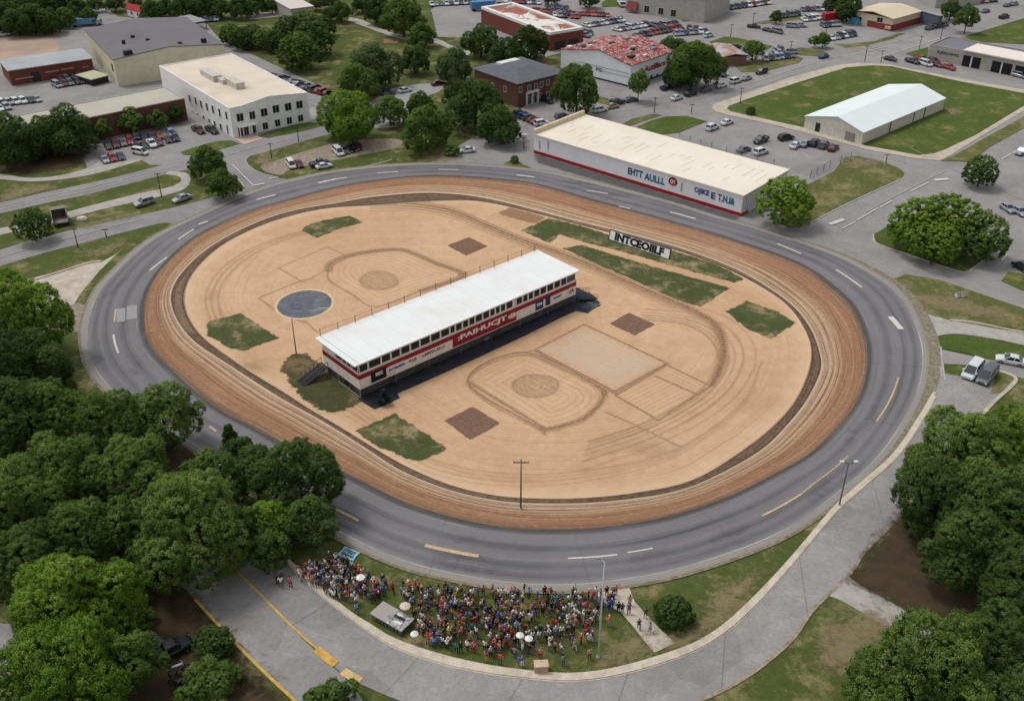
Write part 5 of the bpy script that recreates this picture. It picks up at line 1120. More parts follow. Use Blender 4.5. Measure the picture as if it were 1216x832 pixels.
HEDGE = [tree_mesh('crown', s, 36000, .045, 46, .95, tuft=.06, hedge=True) for s in (41, 42)]
CONE = [tree_mesh('crown', 31, 7000, .1, 24, 1.2, True, tuft=.1)]
def trunk_mesh(seed):
    r = random.Random(seed); m = MB(); prev = (0, 0, 0); x = y = 0
    for i in range(4):
        z0, z1 = i * .25, (i + 1) * .25; nx, ny = x + r.uniform(-.02, .02), y + r.uniform(-.02, .02); m.tube((x, y, z0), (nx, ny, z1), .07 * (1 - .16 * i), .07 * (1 - .16 * (i + 1)), 8, cap=False); x, y = nx, ny
        if i:
            for k in range(3):
                t = r.uniform(0, 6.28); L = r.uniform(.25, .5); m.tube((x, y, z0 + .1), (x + L * math.cos(t), y + L * math.sin(t), z0 + .1 + L * .7), .03, .008, 5, cap=False)
    return m.mesh('trunk', [M_BARK], True)
TRUNKS = [trunk_mesh(s) for s in (1, 2, 3)]
NT = [0]
TREES = []
def tree(u, v, r, tone, label, asp=1.0, clear=None, name='broadleaf_tree', cat='tree', group=None, kind=None):
    """crown centre at photo pixel (u, v), crown radius r photo pixels"""
    hc = 4.0
    for _ in range(4):
        R = r * mpp(u, v, hc); rz = R * .8 * asp; cl = (.1 * R + .5) if clear is None else clear; hc = cl + rz
    P = G(u, v, hc)
    lib = CONE if kind == 'cone' else HEDGE if kind == 'hedge' else (HUGE if R > 5.2 else BIG if R > 3.2 else (MEDT if R > 2.2 else SMALL)); i = NT[0]; NT[0] += 1
    me = lib[i % len(lib)]; sz = (2 * rz) / me['top']
    t = thing(name, label, cat, (P[0], P[1], 0), 0, group)
    c = bpy.data.objects.new('crown' if cat != 'bush' else 'foliage', me); COL.objects.link(c); c.parent = t; c.location = (0, 0, cl)
    c.scale = (R * 1.02, R * 1.02, sz); c.rotation_euler = (0, 0, random.uniform(0, 6.28))
    if not me.materials: me.materials.append(LEAF['mid'])
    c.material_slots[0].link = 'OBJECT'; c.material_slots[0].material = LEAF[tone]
    k = bpy.data.objects.new('trunk' if cat != 'bush' else 'stem', TRUNKS[i % 3]); COL.objects.link(k); k.parent = t; hh = cl + rz * 1.1
    k.scale = (max(R * .8, .8), max(R * .8, .8), hh); TREES.append(t); return t
ADJ = {'slate': 'slate', 'bright': 'bright green', 'mid': 'mid green', 'dark': 'dark green', 'grey': 'greyish green'}
FOREST = [  # bottom-left wood
    (18, 372, 58, 'bright', 'at the left edge beside the pale concrete pad'), (-15, 430, 70, 'dark', 'cut by the left edge below the concrete pad tree'), (42, 432, 50, 'dark', 'with a shadowed crown beside the left bend of the track'),
    (62, 488, 48, 'mid', 'just below the shadowed tree at the left bend'), (5, 500, 55, 'dark', 'at the left edge halfway down the wood'), (128, 505, 50, 'mid', 'overhanging the left bend, second from the track'), (192, 492, 44, 'mid', 'reaching furthest over the asphalt at the left bend'),
    (150, 560, 52, 'mid', 'in the middle of the left wood'), (75, 560, 55, 'mid', 'one row in from the grey gap at the left edge'), (272, 515, 15, 'dark', 'small pointed, standing alone at the track edge'), (285, 535, 22, 'dark', 'small, just below the pointed one'), 
    (355, 560, 50, 'dark', 'at the right end of the wood over the track'), (305, 560, 38, 'dark', 'between the pointed small tree and the end of the wood'), (370, 612, 34, 'dark', 'directly above the crowd banner'), (248, 570, 44, 'mid', 'behind the huge lobed tree over the lanes'),
    (225, 620, 72, 'mid', 'huge and lobed, hanging over the start of the two lanes'), (325, 618, 32, 'bright', 'round and brightest, above the people on the road'), (318, 650, 26, 'dark', 'low and shaded beneath the round brightest tree'), (155, 625, 46, 'mid', 'left of the huge lobed tree'),
    (20, 600, 60, 'mid', 'at the left edge below the grey gap'), (95, 635, 50, 'mid', 'in the second row from the left edge'), (30, 668, 55, 'dark', 'shaded at the left edge above the grey pavement'), (88, 712, 72, 'bright', 'large and sunlit above the bottom left corner'), (135, 690, 34, 'mid', 'tucked behind the large sunlit one'),
    (75, 805, 78, 'bright', 'large and sunlit in the bottom left corner'), (150, 785, 40, 'mid', 'beside the parked black cars'), (20, 850, 50, 'mid', 'cut by the bottom left corner'),
    (1150, 545, 68, 'mid', 'at the top of the right wood beside the parking bay'), (1200, 520, 50, 'bright', 'cut by the right edge below the parking bay kerb'), (1120, 590, 52, 'dark', 'leaning over the outer road at right'), (1185, 610, 70, 'dark', 'largest at the right edge'), (1156, 646, 55, 'dark', 'shaded above the driveway at right'), (1215, 690, 60, 'dark', 'cut by the right edge above the driveway tree'), 
    (1098, 548, 30, 'mid', 'small, nearest the wall kerb at right'), (1105, 800, 82, 'mid', 'wide one in the bottom right corner beside the driveway'), (1185, 775, 66, 'dark', 'behind the wide one in the bottom right corner'), (1050, 835, 50, 'mid', 'cut by the bottom edge at right'), (1216, 840, 60, 'dark', 'in the very bottom right corner')]
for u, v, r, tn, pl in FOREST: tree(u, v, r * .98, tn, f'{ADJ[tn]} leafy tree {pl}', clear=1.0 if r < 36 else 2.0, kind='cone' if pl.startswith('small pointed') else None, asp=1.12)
MID = [
    (246, 192, 22, 'mid', 'upper half of a pair beside the side street mouth'), (262, 216, 20, 'mid', 'lower right one of a pair beside the side street mouth'), (37, 265, 22, 'mid', 'round and low, left of the parked truck'),
    (18, 168, 30, 'dark', 'leftmost in the dark clump before the flat building'), (50, 160, 27, 'dark', 'second in the dark clump before the flat building'), (78, 152, 32, 'dark', 'tallest in the dark clump before the flat building'), (0, 155, 26, 'dark', 'cut by the left edge before the flat building'), 
    (121, 152, 13, 'mid', 'leftmost of four in the row along the brown wall'), (155, 141, 17, 'mid', 'widest of four in the row along the brown wall'), (187, 141, 12, 'mid', 'third of four in the row along the brown wall'), (208, 134, 11, 'dark', 'rightmost of four in the row along the brown wall'),
    (415, 136, 34, 'bright', 'broad, left of the far track bend'), (463, 130, 20, 'mid', 'thin, right of the broad one at the far bend'), (505, 150, 30, 'mid', 'full and round at the grass corner by the white car'), (500, 123, 19, 'mid', 'pale, behind the full round one by the white car'),
    (565, 122, 34, 'dark', 'big and dense left of the brick building entrance'), (545, 108, 18, 'dark', 'narrow, at the left corner of the brick building'), (594, 147, 26, 'dark', 'low and spreading below the brick building'), (540, 76, 23, 'grey', 'pale crowned behind the brick building'),
    (445, 76, 30, 'grey', 'wide pale crowned in the park'), (424, 94, 24, 'mid', 'front left in the park group'), (492, 70, 18, 'dark', 'single dark, in the middle of the park lawn'), (500, 40, 17, 'mid', 'round, on the upper park path'), (478, 18, 27, 'mid', 'tall at the top of the park path'), (450, 10, 20, 'dark', 'behind the tall one at the top of the park'), (404, 12, 14, 'dark', 'left of the park path at the top edge'),
    (685, 103, 28, 'mid', 'tall street tree with a visible trunk in front of the red roofed warehouse'), (759, 97, 12, 'mid', 'slim street tree at the corner of the red roofed warehouse'), (627, 50, 24, 'dark', 'right of two before the long brick building'), (571, 47, 22, 'dark', 'left of two before the long brick building'), (600, 60, 20, 'dark', 'between the two before the long brick building'),
    (823, 75, 30, 'mid', 'large, left of the broken roof shop'), (850, 84, 0, 'mid', ''), (806, 84, 20, 'dark', 'shaded, beside the white wall with red letters'), (838, 68, 18, 'mid', 'upper part of the clump by the broken roof shop'), (895, 59, 13, 'mid', 'neat and round, right of the broken roof shop'), (978, 46, 9.5, 'mid', 'small round at the road junction by the parking lot'), (968, 48, 7, 'bright', 'tiny bright one at the road junction'), 
    (833, 7, 9, 'dark', 'small, at the top edge left of the far car row'), (922, 19, 8, 'dark', 'small, beside the row of dark trucks'), (1008, 8, 18, 'dark', 'dark, behind the cream shop'), (1150, 18, 14, 'mid', 'street tree with a visible trunk on the wide road top right'), (1130, 10, 14, 'dark', 'behind the street tree at the wide road top right'), (990, 4, 12, 'dark', 'at the top edge left of the cream shop'),
    (1166, 201, 21, 'mid', 'round, on the corner where the two right roads cross'), (933, 237, 33, 'bright', 'large round, at the right end of the white store'),
    (1090, 265, 36, 'bright', 'left third of the wide island clump at right'), (1128, 262, 38, 'bright', 'centre of the wide island clump at right'), (1165, 277, 33, 'mid', 'right third of the wide island clump at right'), (1112, 288, 28, 'bright', 'front of the wide island clump at right')]
for u, v, r, tn, pl in MID:
    if r == 0: continue
    asp = 1.15 if 'visible trunk' in pl else (1.5 if 'slim' in pl else 1.0); cl = 2.6 if ('visible trunk' in pl or 'slim' in pl) else (1.0 if r < 25 or 'island' in pl or 'store' in pl else None)
    tree(u, v, r, tn, f'{ADJ[tn]} leafy tree {pl}' if 'tree' not in pl else f'{ADJ[tn]} {pl}', asp=asp, clear=cl, kind='hedge' if ('island' in pl or 'white store' in pl or 'right roads' in pl or 'round and low' in pl or 'neat' in pl) else None)
for i, (u, v, r) in enumerate(((274, 40, 14), (286, 45, 15), (300, 42, 16), (315, 46, 15), (328, 48, 15), (345, 36, 20), (355, 60, 26), (372, 45, 24), (385, 30, 14), (362, 28, 18))):
    nm = ('leftmost in the clipped row', 'second in the clipped row', 'third in the clipped row', 'fourth in the clipped row', 'fifth in the clipped row', 'at the back of the big round clump', 'the frontmost of the big round clump', 'right side of the big round clump', 'small, rear of the big round clump', 'topmost of the big round clump')[i]
    tree(u, v, r, 'dark' if i % 3 else 'mid', f'{"dark" if i % 3 else "mid"} green round tree {nm} behind the white office', clear=.5, kind='hedge')
for i, (u, v, r) in enumerate(((-5, 20, 22), (18, 26, 18), (38, 22, 20), (58, 24, 17), (76, 20, 13), (92, 10, 15), (104, 18, 11), (10, 2, 24), (45, 2, 24), (75, 0, 20), (28, 12, 22), (112, 4, 10), (135, 2, 12), (180, 12, 14), (196, 8, 12), (172, 22, 7), (215, 6, 16), (240, 5, 16), (262, 8, 14), (285, 8, 15), (305, 4, 14), (322, 6, 10), (375, 3, 9), (390, 0, 10), (430, 2, 14), (160, 2, 8), (226, 14, 8), (390, 16, 8), (700, -2, 12), (655, -4, 10), (1090, 2, 0), (1186, 4, 0))):
    if r == 0: continue
    if i < 12: pl = ('at the left edge of the front row', 'second along the front row', 'third along the front row', 'fourth along the front row, rounder', 'pale round one beside the blue bus', 'behind the blue bus', 'last before the lane gap', 'at the back left', 'at the back centre', 'at the back right', 'between the rows', 'beside the lane gap')[i]; lb_ = f'{"dark" if i != 4 else "mid"} green tree {pl} in the top left wood'
    else: lb_ = f'dark green tree along the top edge, {("right of the lane gap", "beside the red roofed house", "right of the red roofed house", "low, before the red roofed house", "left of the far carport", "behind the far carport", "above the long junk wall", "left of the pale roofed store", "just left of the pale roofed store", "touching the pale roofed store", "right of the pale roofed store", "second right of the pale roofed store", "left of the park path", "behind the red roofed house", "low, beside the carport", "low, right of the pale roofed store", "above the far red car rows", "left of the far red car rows")[i - 12]}'
    tree(u, v, r, 'dark' if i != 4 else 'mid', lb_, clear=.8)
BUSH = [(801, 725, 24, 'dark', 'large round bush on the lawn right of the crowd path'), (252, 763, 24, 'dark', 'round dark bush beside the yellow kerb'), (246, 808, 36, 'mid', 'big leafy bush below the black cars'), (395, 826, 26, 'mid', 'bush at the bottom edge by the kerb blocks'), (372, 832, 18, 'mid', 'smaller bush touching the left of the bottom edge bush'), (891.5, 131, 6.5, 'dark', 'small dark bush on the corner of the big lawn'), (538, 178, 9, 'mid', 'low bush touching the white car on the street'), (611, 189, 6, 'grey', 'small flowering bush at the street triangle by the white store'), (255, 775, 0, 'mid', ''),
        (160, 735, 22, 'mid', 'bush left of the parked black cars'), (452, 15, 6, 'dark', 'low bush on the upper park path'), (1012, 94, 0, 'mid', ''), (805, 55, 12, 'dark', 'dark hedge bush behind the red roofed warehouse'), (795, 50, 10, 'mid', 'left hedge bush behind the red roofed warehouse'), (42, 30, 0, 'dark', '')]
for u, v, r, tn, lb_ in BUSH:
    if r: tree(u, v, r, tn, f'{lb_}', clear=.05, name='bush', cat='bush', asp=.9, kind='hedge' if 'round' in lb_ else None)
tree(456, 471, 11, 'slate', 'small dark cone shaped conifer at the front left corner of the stand', clear=.1, kind='cone', asp=1.25, name='small_conifer')
# ------------------------------------------------------------------ poles
def pole(base, top, label, kind='utility', r=.14, mat=None, group=None):
    B = G(*base); h = hsolve(base, top); mat = mat or M_DARK
    t = thing('utility_pole' if kind == 'utility' else 'street_lamp', label, 'pole' if kind == 'utility' else 'street lamp', (B[0], B[1], 0), 0, group)
    MB().tube((0, 0, 0), (0, 0, h), r, r * .55, 8).build('post', mat, t, True)
    if kind == 'utility':
        cw = 1.1 if h > 7.5 else .7; MB().box(-cw, cw, -.05, .05, h * .93, h * .93 + .12).build('crossarm', mat, t)
        m = MB(); [m.tube((x * cw, 0, h * .93 + .12), (x * cw, 0, h * .93 + .36), .06, .04, 6) for x in (-.9, -.45, .45, .9)]; m.build('insulator', M_STEEL, t)
    elif kind == 'twin':
        for s_ in (-1, 1):
            MB().tube((0, 0, h - .2), (s_ * .9, 0, h + .1), .05, n=6).build('arm', mat, t); MB().box(s_ * .7, s_ * 1.25, -.18, .18, h + .1, h + .26).build('lamp_head', M_TRIM, t)
    elif kind == 'arm':
        MB().tube((0, 0, h - .1), (-.5, .3, h + .25), .05, .04, 6).build('arm', mat, t); MB().box(-.95, -.4, .2, .42, h + .22, h + .32).build('lamp_head', M_STEEL, t)
    MB().tube((0, 0, 0), (0, 0, .3), r * 2.2, r * 1.8, 10).build('base', M_CONC2, t)
    return t
pole((618.5, 605), (618.5, 545), 'tall thin utility pole with a crossarm standing in the dirt near the lower bend', r=.13, mat=plain('pole_green', (74, 82, 80), .7))
pole((352, 420.5), (346, 378), 'rusty pole on the infield left of the stand', 'plain', .12, plain('pole_rust', (112, 78, 64), .8))
pole((996.5, 600), (1008, 549), 'twin headed lamp post on the kerb at the lower right bend', 'twin', .12, plain('pole_grey', (92, 94, 98), .6))
pole((710.5, 780), (712, 667), 'very tall pale lamp pole standing beside the crowd', 'arm', .13, plain('pole_pale', (196, 198, 200), .5, .05, 2))
for b_, t_, l_ in (((93.5, 296.5), (88, 271), 'dark utility pole on the grass below the parked truck'), ((127, 284), (125, 272.5), 'short thin pole on the grass right of the truck'), ((192.5, 236.5), (185.7, 205), 'utility pole between the footpath and the silver jeep'),
                  ((323, 190.5), (321, 170), 'utility pole at the side street corner below the white office'), ((355, 170.5), (353.7, 151), 'thin pole on the verge right of the white office'), ((894, 30), (897, 15.5), 'pole beside the small tree near the far truck row'), ((867.4, 46), (866.5, 29), 'pole on the small lawn in the far road junction'),
                  ((939, 58), (939.5, 49), 'short pole on the small verge by the far junction'), ((878.6, 125), (882, 104), 'pole at the corner of the big lawn'), ((803, 17), (804, 1), 'pole at the top edge beside the far store'), ((1026.7, 74), (1029, 54), 'left pole of two on the top corner of the big lawn'), ((1045.7, 76), (1049, 60), 'right pole of two on the top corner of the big lawn'),
                  ((1091.5, 58.7), (1093.7, 43), 'pole on the small triangle lawn beside the garage'), ((1116.5, 48), (1118, 31), 'pole behind the left end of the garage'), ((777, 134.7), (778.8, 115.5), 'pale street lamp pole on the verge by the red roofed warehouse'), ((1051.5, 195.6), (1052, 183.5), 'short pole at the lower corner of the sloping lawn'), ((622, 178), (622, 163), 'pole on the street left of the white store'), ((980, 46), (983, 30), 'pole by the small round tree at the junction'), ((821, 135), (822, 124), 'short pole at the road edge beside the store car park')):
    pole(b_, t_, l_)
# fences: along the store car park
def fence(pts, label, h=1.8, n=None):
    g = gp(pts); t = thing('chain_fence', label, 'fence', (g[0][0], g[0][1], 0)); rel = g - g[0]; m = MB(); r2 = MB(); c = []
    for i in range(len(rel) - 1):
        L = np.linalg.norm(rel[i + 1] - rel[i]); k = max(1, int(L / 3.2))
        for j in range(k + (1 if i == len(rel) - 2 else 0)): c.append(rel[i] + (rel[i + 1] - rel[i]) * j / k)
    for p_ in c: MB().tube((*p_, 0), (*p_, h), .06, n=5).build('fence_post', M_DARK, t)
    for a, d in zip(c[:-1], c[1:]):
        for z_ in (.15, h * .5, h - .05): r2.tube((*a, z_), (*d, z_), .025, n=4)
        L = np.linalg.norm(d - a); 
        for s_ in np.linspace(0, 1, 9): 
            p_ = a + (d - a) * s_; q_ = a + (d - a) * min(1, s_ + .25); r2.tube((*p_, .1), (*q_, h), .012, n=3); r2.tube((*q_, .1), (*p_, h), .012, n=3)
    r2.build('wire_mesh', M_STEEL, t)
fence([(1010, 190), (985, 200), (962, 212)], 'dark wire fence at the right end of the store car park', 2.2)
fence([(807, 163), (845, 175), (880, 185), (919, 195)], 'thin wire fence between the store and its car park', 1.4)
fence([(100, 168), (110, 180), (122, 194)], 'short wire fence at the left side of the small car park', 1.3)
# ------------------------------------------------------------------ vehicles
PAINT = {}
for nm, c, mt in (('white', (214, 216, 220), 0), ('silver', (160, 164, 172), .4), ('grey', (104, 108, 116), .4), ('black', (24, 25, 30), .1), ('red', (150, 28, 36), .1), ('blue', (44, 70, 128), .2), ('navy', (34, 42, 72), .2), ('maroon', (92, 30, 40), .2), ('pale blue', (128, 158, 196), .2), ('dark green', (44, 62, 56), .2), ('tan', (170, 150, 124), .2), ('orange', (196, 92, 40), .1)):
    m, nt, b = newmat('car_' + nm.replace(' ', '_')); n1_ = noise(nt, opos(nt), 1.2, 4); col = mixc(nt, mr(nt, n1_, .3, .7), lin(tuple(x * .9 for x in c)), lin(c)); nt.links.new(col, b.inputs['Base Color'])
    b.inputs['Roughness'].default_value = .35; b.inputs['Metallic'].default_value = mt; b.inputs['Specular IOR Level'].default_value = .5; b.inputs['Coat Weight'].default_value = .3; PAINT[nm] = m
M_TYRE = plain('tyre', (28, 28, 30), .85, .1); M_RIM = plain('rim', (150, 152, 156), .35, .1, metal=.7); M_CGL = plain('car_glass', (30, 36, 44), .08, .1, spec=.8); M_HL = plain('headlight', (226, 230, 234), .2, .02, spec=.8); M_TL = plain('tail_light', (150, 20, 20), .3)
def rsec(x, w, z0, z1, r=.18):         # rounded body cross-section at x
    return [(x, -w * .9, z0), (x, -w, z0 + .16), (x, -w, z1 - r), (x, -w + r * .9, z1), (x, w - r * .9, z1), (x, w, z1 - r), (x, w, z0 + .16), (x, w * .9, z0)]
def car_parts(kind):
    """returns {part: [MB...]} ; length along x, front at +x"""
    P = {'body': [], 'window': [], 'wheel': [], 'rim': [], 'headlight': [], 'tail_light': []}
    if kind == 'sedan': L, W_, st, cab, zr = 4.6, .9, [(-2.3, .78, .42, .80), (-2.2, .86, .3, .95), (-1.4, .9, .25, 1.0), (0, .9, .25, .98), (1.1, .9, .25, .95), (1.9, .88, .28, .82), (2.25, .8, .38, .68)], [(-1.75, 1.0), (-1.05, 1.42), (.25, 1.45), (1.05, .97)], 1.45
    elif kind == 'suv': L, W_, st, cab, zr = 4.7, .95, [(-2.35, .85, .42, .9), (-2.28, .93, .32, 1.08), (-1.2, .95, .3, 1.12), (0, .95, .3, 1.12), (1.1, .95, .3, 1.08), (1.95, .93, .32, .98), (2.35, .84, .42, .8)], [(-2.2, 1.12), (-1.9, 1.72), (.4, 1.76), (1.15, 1.08)], 1.76
    elif kind == 'van': L, W_, st, cab, zr = 5.0, .98, [(-2.5, .92, .4, .95), (-2.45, .97, .3, 1.2), (-1, .98, .28, 1.22), (.8, .98, .28, 1.2), (1.6, .97, .3, 1.05), (2.3, .93, .34, .9), (2.5, .84, .42, .75)], [(-2.42, 1.2), (-2.3, 1.86), (.9, 1.9), (1.9, 1.02)], 1.9
    else: L, W_, st, cab, zr = 5.4, .97, [(-2.7, .9, .5, 1.0), (-2.66, .95, .42, 1.08), (-.7, .97, .38, 1.1), (.1, .97, .38, 1.12), (1.3, .97, .38, 1.12), (2.3, .95, .4, 1.04), (2.7, .86, .48, .85)], [(-.75, 1.1), (-.55, 1.75), (.7, 1.78), (1.35, 1.12)], 1.78
    m = MB(); m.loft([rsec(*s) for s in st])
    if kind == 'pickup':               # open load bed
        m.box(-2.6, -.9, -.88, -.8, 1.06, 1.2); m.box(-2.6, -.9, .8, .88, 1.06, 1.2); m.box(-2.68, -2.6, -.88, .88, 1.06, 1.2)
    (x0, z0), (x1, z1), (x2, z2), (x3, z3) = cab; wl, wt = W_ * .9, W_ * .74
    m.loft([[(x1, -wt, z1 - .03), (x1, wt, z1 - .03), (x1, wt * .95, z1 + .03), (x1, -wt * .95, z1 + .03)], [((x1 + x2) / 2, -wt, z2), ((x1 + x2) / 2, wt, z2), ((x1 + x2) / 2, wt * .9, z2 + .06), ((x1 + x2) / 2, -wt * .9, z2 + .06)], [(x2, -wt, z2 - .04), (x2, wt, z2 - .04), (x2, wt * .95, z2 + .02), (x2, -wt * .95, z2 + .02)]])
    for s_ in (-1, 1):                 # pillars
        for (xa, za, xb, zb) in ((x0, z0, x1, z1), (x3, z3, x2, z2), ((x0 + x3) / 2 - .1, z0, (x1 + x2) / 2 - .1, z2)):
            m.loft([[(xa - .05, s_ * (wl + .01), za - .05), (xa + .05, s_ * (wl + .01), za - .05), (xa + .05, s_ * (wl - .07), za - .05), (xa - .05, s_ * (wl - .07), za - .05)], [(xb - .05, s_ * (wt + .012), zb), (xb + .05, s_ * (wt + .012), zb), (xb + .05, s_ * (wt - .06), zb), (xb - .05, s_ * (wt - .06), zb)]])
        m.box(x3 - .25, x3 - .05, s_ * wl, s_ * (wl + .2), z0 + .02, z0 + .18)   # mirror
    P['body'].append(m)
    g = MB(); g.loft([[(x0, -wl, z0 - .04), (x0, wl, z0 - .04), (x1, wt, z1 - .04), (x1, -wt, z1 - .04)], [(x3, -wl, z3 - .04), (x3, wl, z3 - .04), (x2, wt, z2 - .05), (x2, -wt, z2 - .05)]]); P['window'].append(g)
    r = .33 if kind == 'sedan' else .38
    for x in (-L * .3, L * .31):
        for s_ in (-1, 1):
            P['wheel'].append(MB().tube((x, s_ * (W_ - .2), r), (x, s_ * (W_ + .02), r), r, n=14)); P['rim'].append(MB().tube((x, s_ * (W_ + .021), r), (x, s_ * (W_ + .035), r), r * .6, n=10))
    for s_ in (-1, 1):
        xf, wf, zf0, zf1 = st[-1]; P['headlight'].append(MB().box(xf - .12, xf + .015, s_ * wf * .55, s_ * wf * .95, zf1 - .22, zf1 - .05)); xr, wr, z0r, z1r = st[0]; P['tail_light'].append(MB().box(xr - .015, xr + .1, s_ * wr * .65, s_ * wr * .96, z1r - .22, z1r - .04))
    return P
PM = {'body': None, 'window': M_CGL, 'wheel': M_TYRE, 'rim': M_RIM, 'headlight': M_HL, 'tail_light': M_TL}
LOW, HIGH = {}, {}
for kd in ('sedan', 'suv', 'van', 'pickup'):
    P = car_parts(kd); LOW[kd] = MB(); idx = {'body': 0, 'window': 1, 'wheel': 2, 'rim': 3, 'headlight': 4, 'tail_light': 5}
    for part, ms in P.items():
        for q in ms:
            o_ = len(LOW[kd].v); LOW[kd].v += q.v; LOW[kd].f += [tuple(i + o_ for i in f) for f in q.f]; LOW[kd].m += [idx[part]] * len(q.f)
    LOW[kd] = LOW[kd].mesh(kd, [PAINT['white'], M_CGL, M_TYRE, M_RIM, M_HL, M_TL])
    HIGH[kd] = [(part, q.mesh(part, [PM[part] or PAINT['white']])) for part, ms in P.items() for q in ms]
CARS = []; PLACED = []
def clash(x, y, rz):
    for a, b_, r_ in PLACED:
        dx, dy = a - x, b_ - y
        if dx * dx + dy * dy > 36: continue
        c, sn = math.cos(r_), math.sin(r_); lx, ly = abs(dx * c + dy * sn), abs(-dx * sn + dy * c); pr = abs(math.cos(rz - r_))
        if lx < 2.35 + (2.3 * pr + .95 * (1 - pr)) - .55 and ly < .93 + (.93 * pr + 2.3 * (1 - pr)) - .05: return True
    return False
NAMEK = {'sedan': 'parked_car', 'suv': 'parked_car', 'van': 'parked_van', 'pickup': 'pickup_truck'}
def car(u, v, hu, hv, kind, colr, label, detail=False, group=None, s=1.0):
    A = G(u, v); B = G(u + hu, v + hv); rz = math.atan2(B[1] - A[1], B[0] - A[0])
    return car_at(A[0], A[1], rz, kind, colr, label, detail, group, s)
def car_at(x, y, rz, kind, colr, label, detail=False, group=None, s=1.0, z=.03):
    s *= 1.03; PLACED.append((x, y, rz))
    cat = {'van': 'van', 'pickup': 'pickup'}.get(kind, 'car')
    if detail:
        t = thing(NAMEK[kind], label, cat, (x, y, z), rz, group); t.scale = (s, s, s)
        wheels = []
        for part, me in HIGH[kind]:
            o = bpy.data.objects.new(part, me); COL.objects.link(o)
            if part == 'rim': o.parent = wheels[sum(1 for w_ in wheels if w_.children)]
            else: o.parent = t
            if part == 'wheel': wheels.append(o)
            if part == 'body': o.material_slots[0].link = 'OBJECT'; o.material_slots[0].material = PAINT[colr]
        return t
    o = bpy.data.objects.new(NAMEK[kind], LOW[kind]); COL.objects.link(o); o.location = (x, y, z); o.rotation_euler = (0, 0, rz); o.scale = (s, s, s)
    o.material_slots[0].link = 'OBJECT'; o.material_slots[0].material = PAINT[colr]
    tag(o, None, cat, group); CARS.append((o, colr, kind, label)); return o
# singles, built with their parts
car(1154, 444, -12, 14, 'van', 'white', 'white van with a blue tinted windscreen parked beside the grey van', True, s=1.12)
car(1171, 450, -12, 14, 'van', 'grey', 'dark grey van parked against the white van', True, s=1.1)
car(1199, 431, -20, -4, 'sedan', 'white', 'white car with dark windows on the side road cut by the right edge', True, s=1.05)
car(203, 777, 20, -10, 'pickup', 'black', 'black pickup with its tailgate end toward the round dark bush', True)
car(183, 766, 12, 8, 'sedan', 'black', 'black car half hidden under the tree beside the black pickup', True)
car(172, 243.5, -20, 6, 'suv', 'silver', 'silver jeep like car on the grass right of the parked truck', True)
car(216, 238.5, -20, 7, 'sedan', 'silver', 'silver grey car parked on the grass near the double tree', True)
car(554, 181, -20, 2, 'sedan', 'white', 'white car on the street corner beside the full round tree', True)
car(1213, 183, -10, 4, 'suv', 'silver', 'silver car driving at the right edge above the road crossing', True)
car(1196, 250, 12, 8, 'sedan', 'silver', 'left of two silver cars parked near the right edge', True)
car(1210, 254, 12, 8, 'sedan', 'silver', 'right of two silver cars parked near the right edge', True)
car(1213, 320, -14, -8, 'suv', 'black', 'black car at the right edge beside the small corner lawn', True)
car(903, 169, -20, 8, 'pickup', 'dark green', 'dark green pickup alone in the middle of the store car park', True)

car(933, 166, 20, -4, 'suv', 'black', 'dark car with a roof rack in the store car park', True)
car(845.5, 154, 18, -7, 'suv', 'white', 'front one of two white cars at the upper left of the store car park', True)

car(863, 147.5, 18, -7, 'sedan', 'white', 'rear one of two white cars at the upper left of the store car park', True)
car(883, 180, 18, -6, 'sedan', 'grey', 'low dark grey car behind the white store roof', True)
car(903, 183, 18, -6, 'suv', 'white', 'white car behind the white store roof beside the low dark grey car', True)
car(944, 175, 12, -9, 'sedan', 'white', 'white car leading the group of five in the store car park', True)
car(955.5, 173, 12, -9, 'sedan', 'silver', 'silver car second from the left in the group of five', True)
car(967, 172.5, 12, -9, 'suv', 'navy', 'navy car in the middle of the group of five in the store car park', True)
car(978, 175, 12, -9, 'suv', 'grey', 'grey car fourth from the left in the group of five', True)

car(989, 178, 12, -9, 'sedan', 'maroon', 'dull maroon car at the right end of the store car park group', True)
car(904, 87.5, -14, 4, 'suv', 'black', 'black car driving on the road beside the big lawn', True)
car(886, 95, 14, -5, 'sedan', 'silver', 'pale car just behind the black one on the road beside the big lawn', True)
for i, (u, v, c, kd) in enumerate(((820, 113.5, 'black', 'suv'), (838, 108.5, 'grey', 'sedan'), (856, 103.5, 'white', 'sedan'), (873, 98.5, 'white', 'suv'))):
    car(u, v, 14, -4.5, kd, c, f'{c} {kd} {("leftmost", "second", "third", "rightmost")[i]} in the line queued on the road', True, 'cars queued along the road')
car(978, 69, 14, -4, 'sedan', 'blue', 'blue car turning at the junction by the small round tree', True)
car(1057, 72, 14, 3, 'sedan', 'black', 'black car alone on the junction above the big lawn', True)
car(712, 133, 14, -3, 'suv', 'white', 'white and dark car on the street beside the tall street tree', True); car(727, 128.5, 14, -3, 'sedan', 'tan', 'tan car just behind the white one by the tall street tree', True)
car(733, 124, 14, -3, 'suv', 'navy', 'navy car parked by the slim street tree', True); car(749, 120.5, 14, -3, 'sedan', 'grey', 'grey car right of the navy one by the slim street tree', True)
car(792, 106, 14, -5, 'pickup', 'navy', 'dark blue pickup beside the large tree near the red roofed warehouse', True); car(668, 141, 16, -3, 'suv', 'grey', 'grey car in the shadow under the tall street tree', True); car(649, 121.5, 10, 3, 'suv', 'black', 'black car in front of the brick building entrance', True)
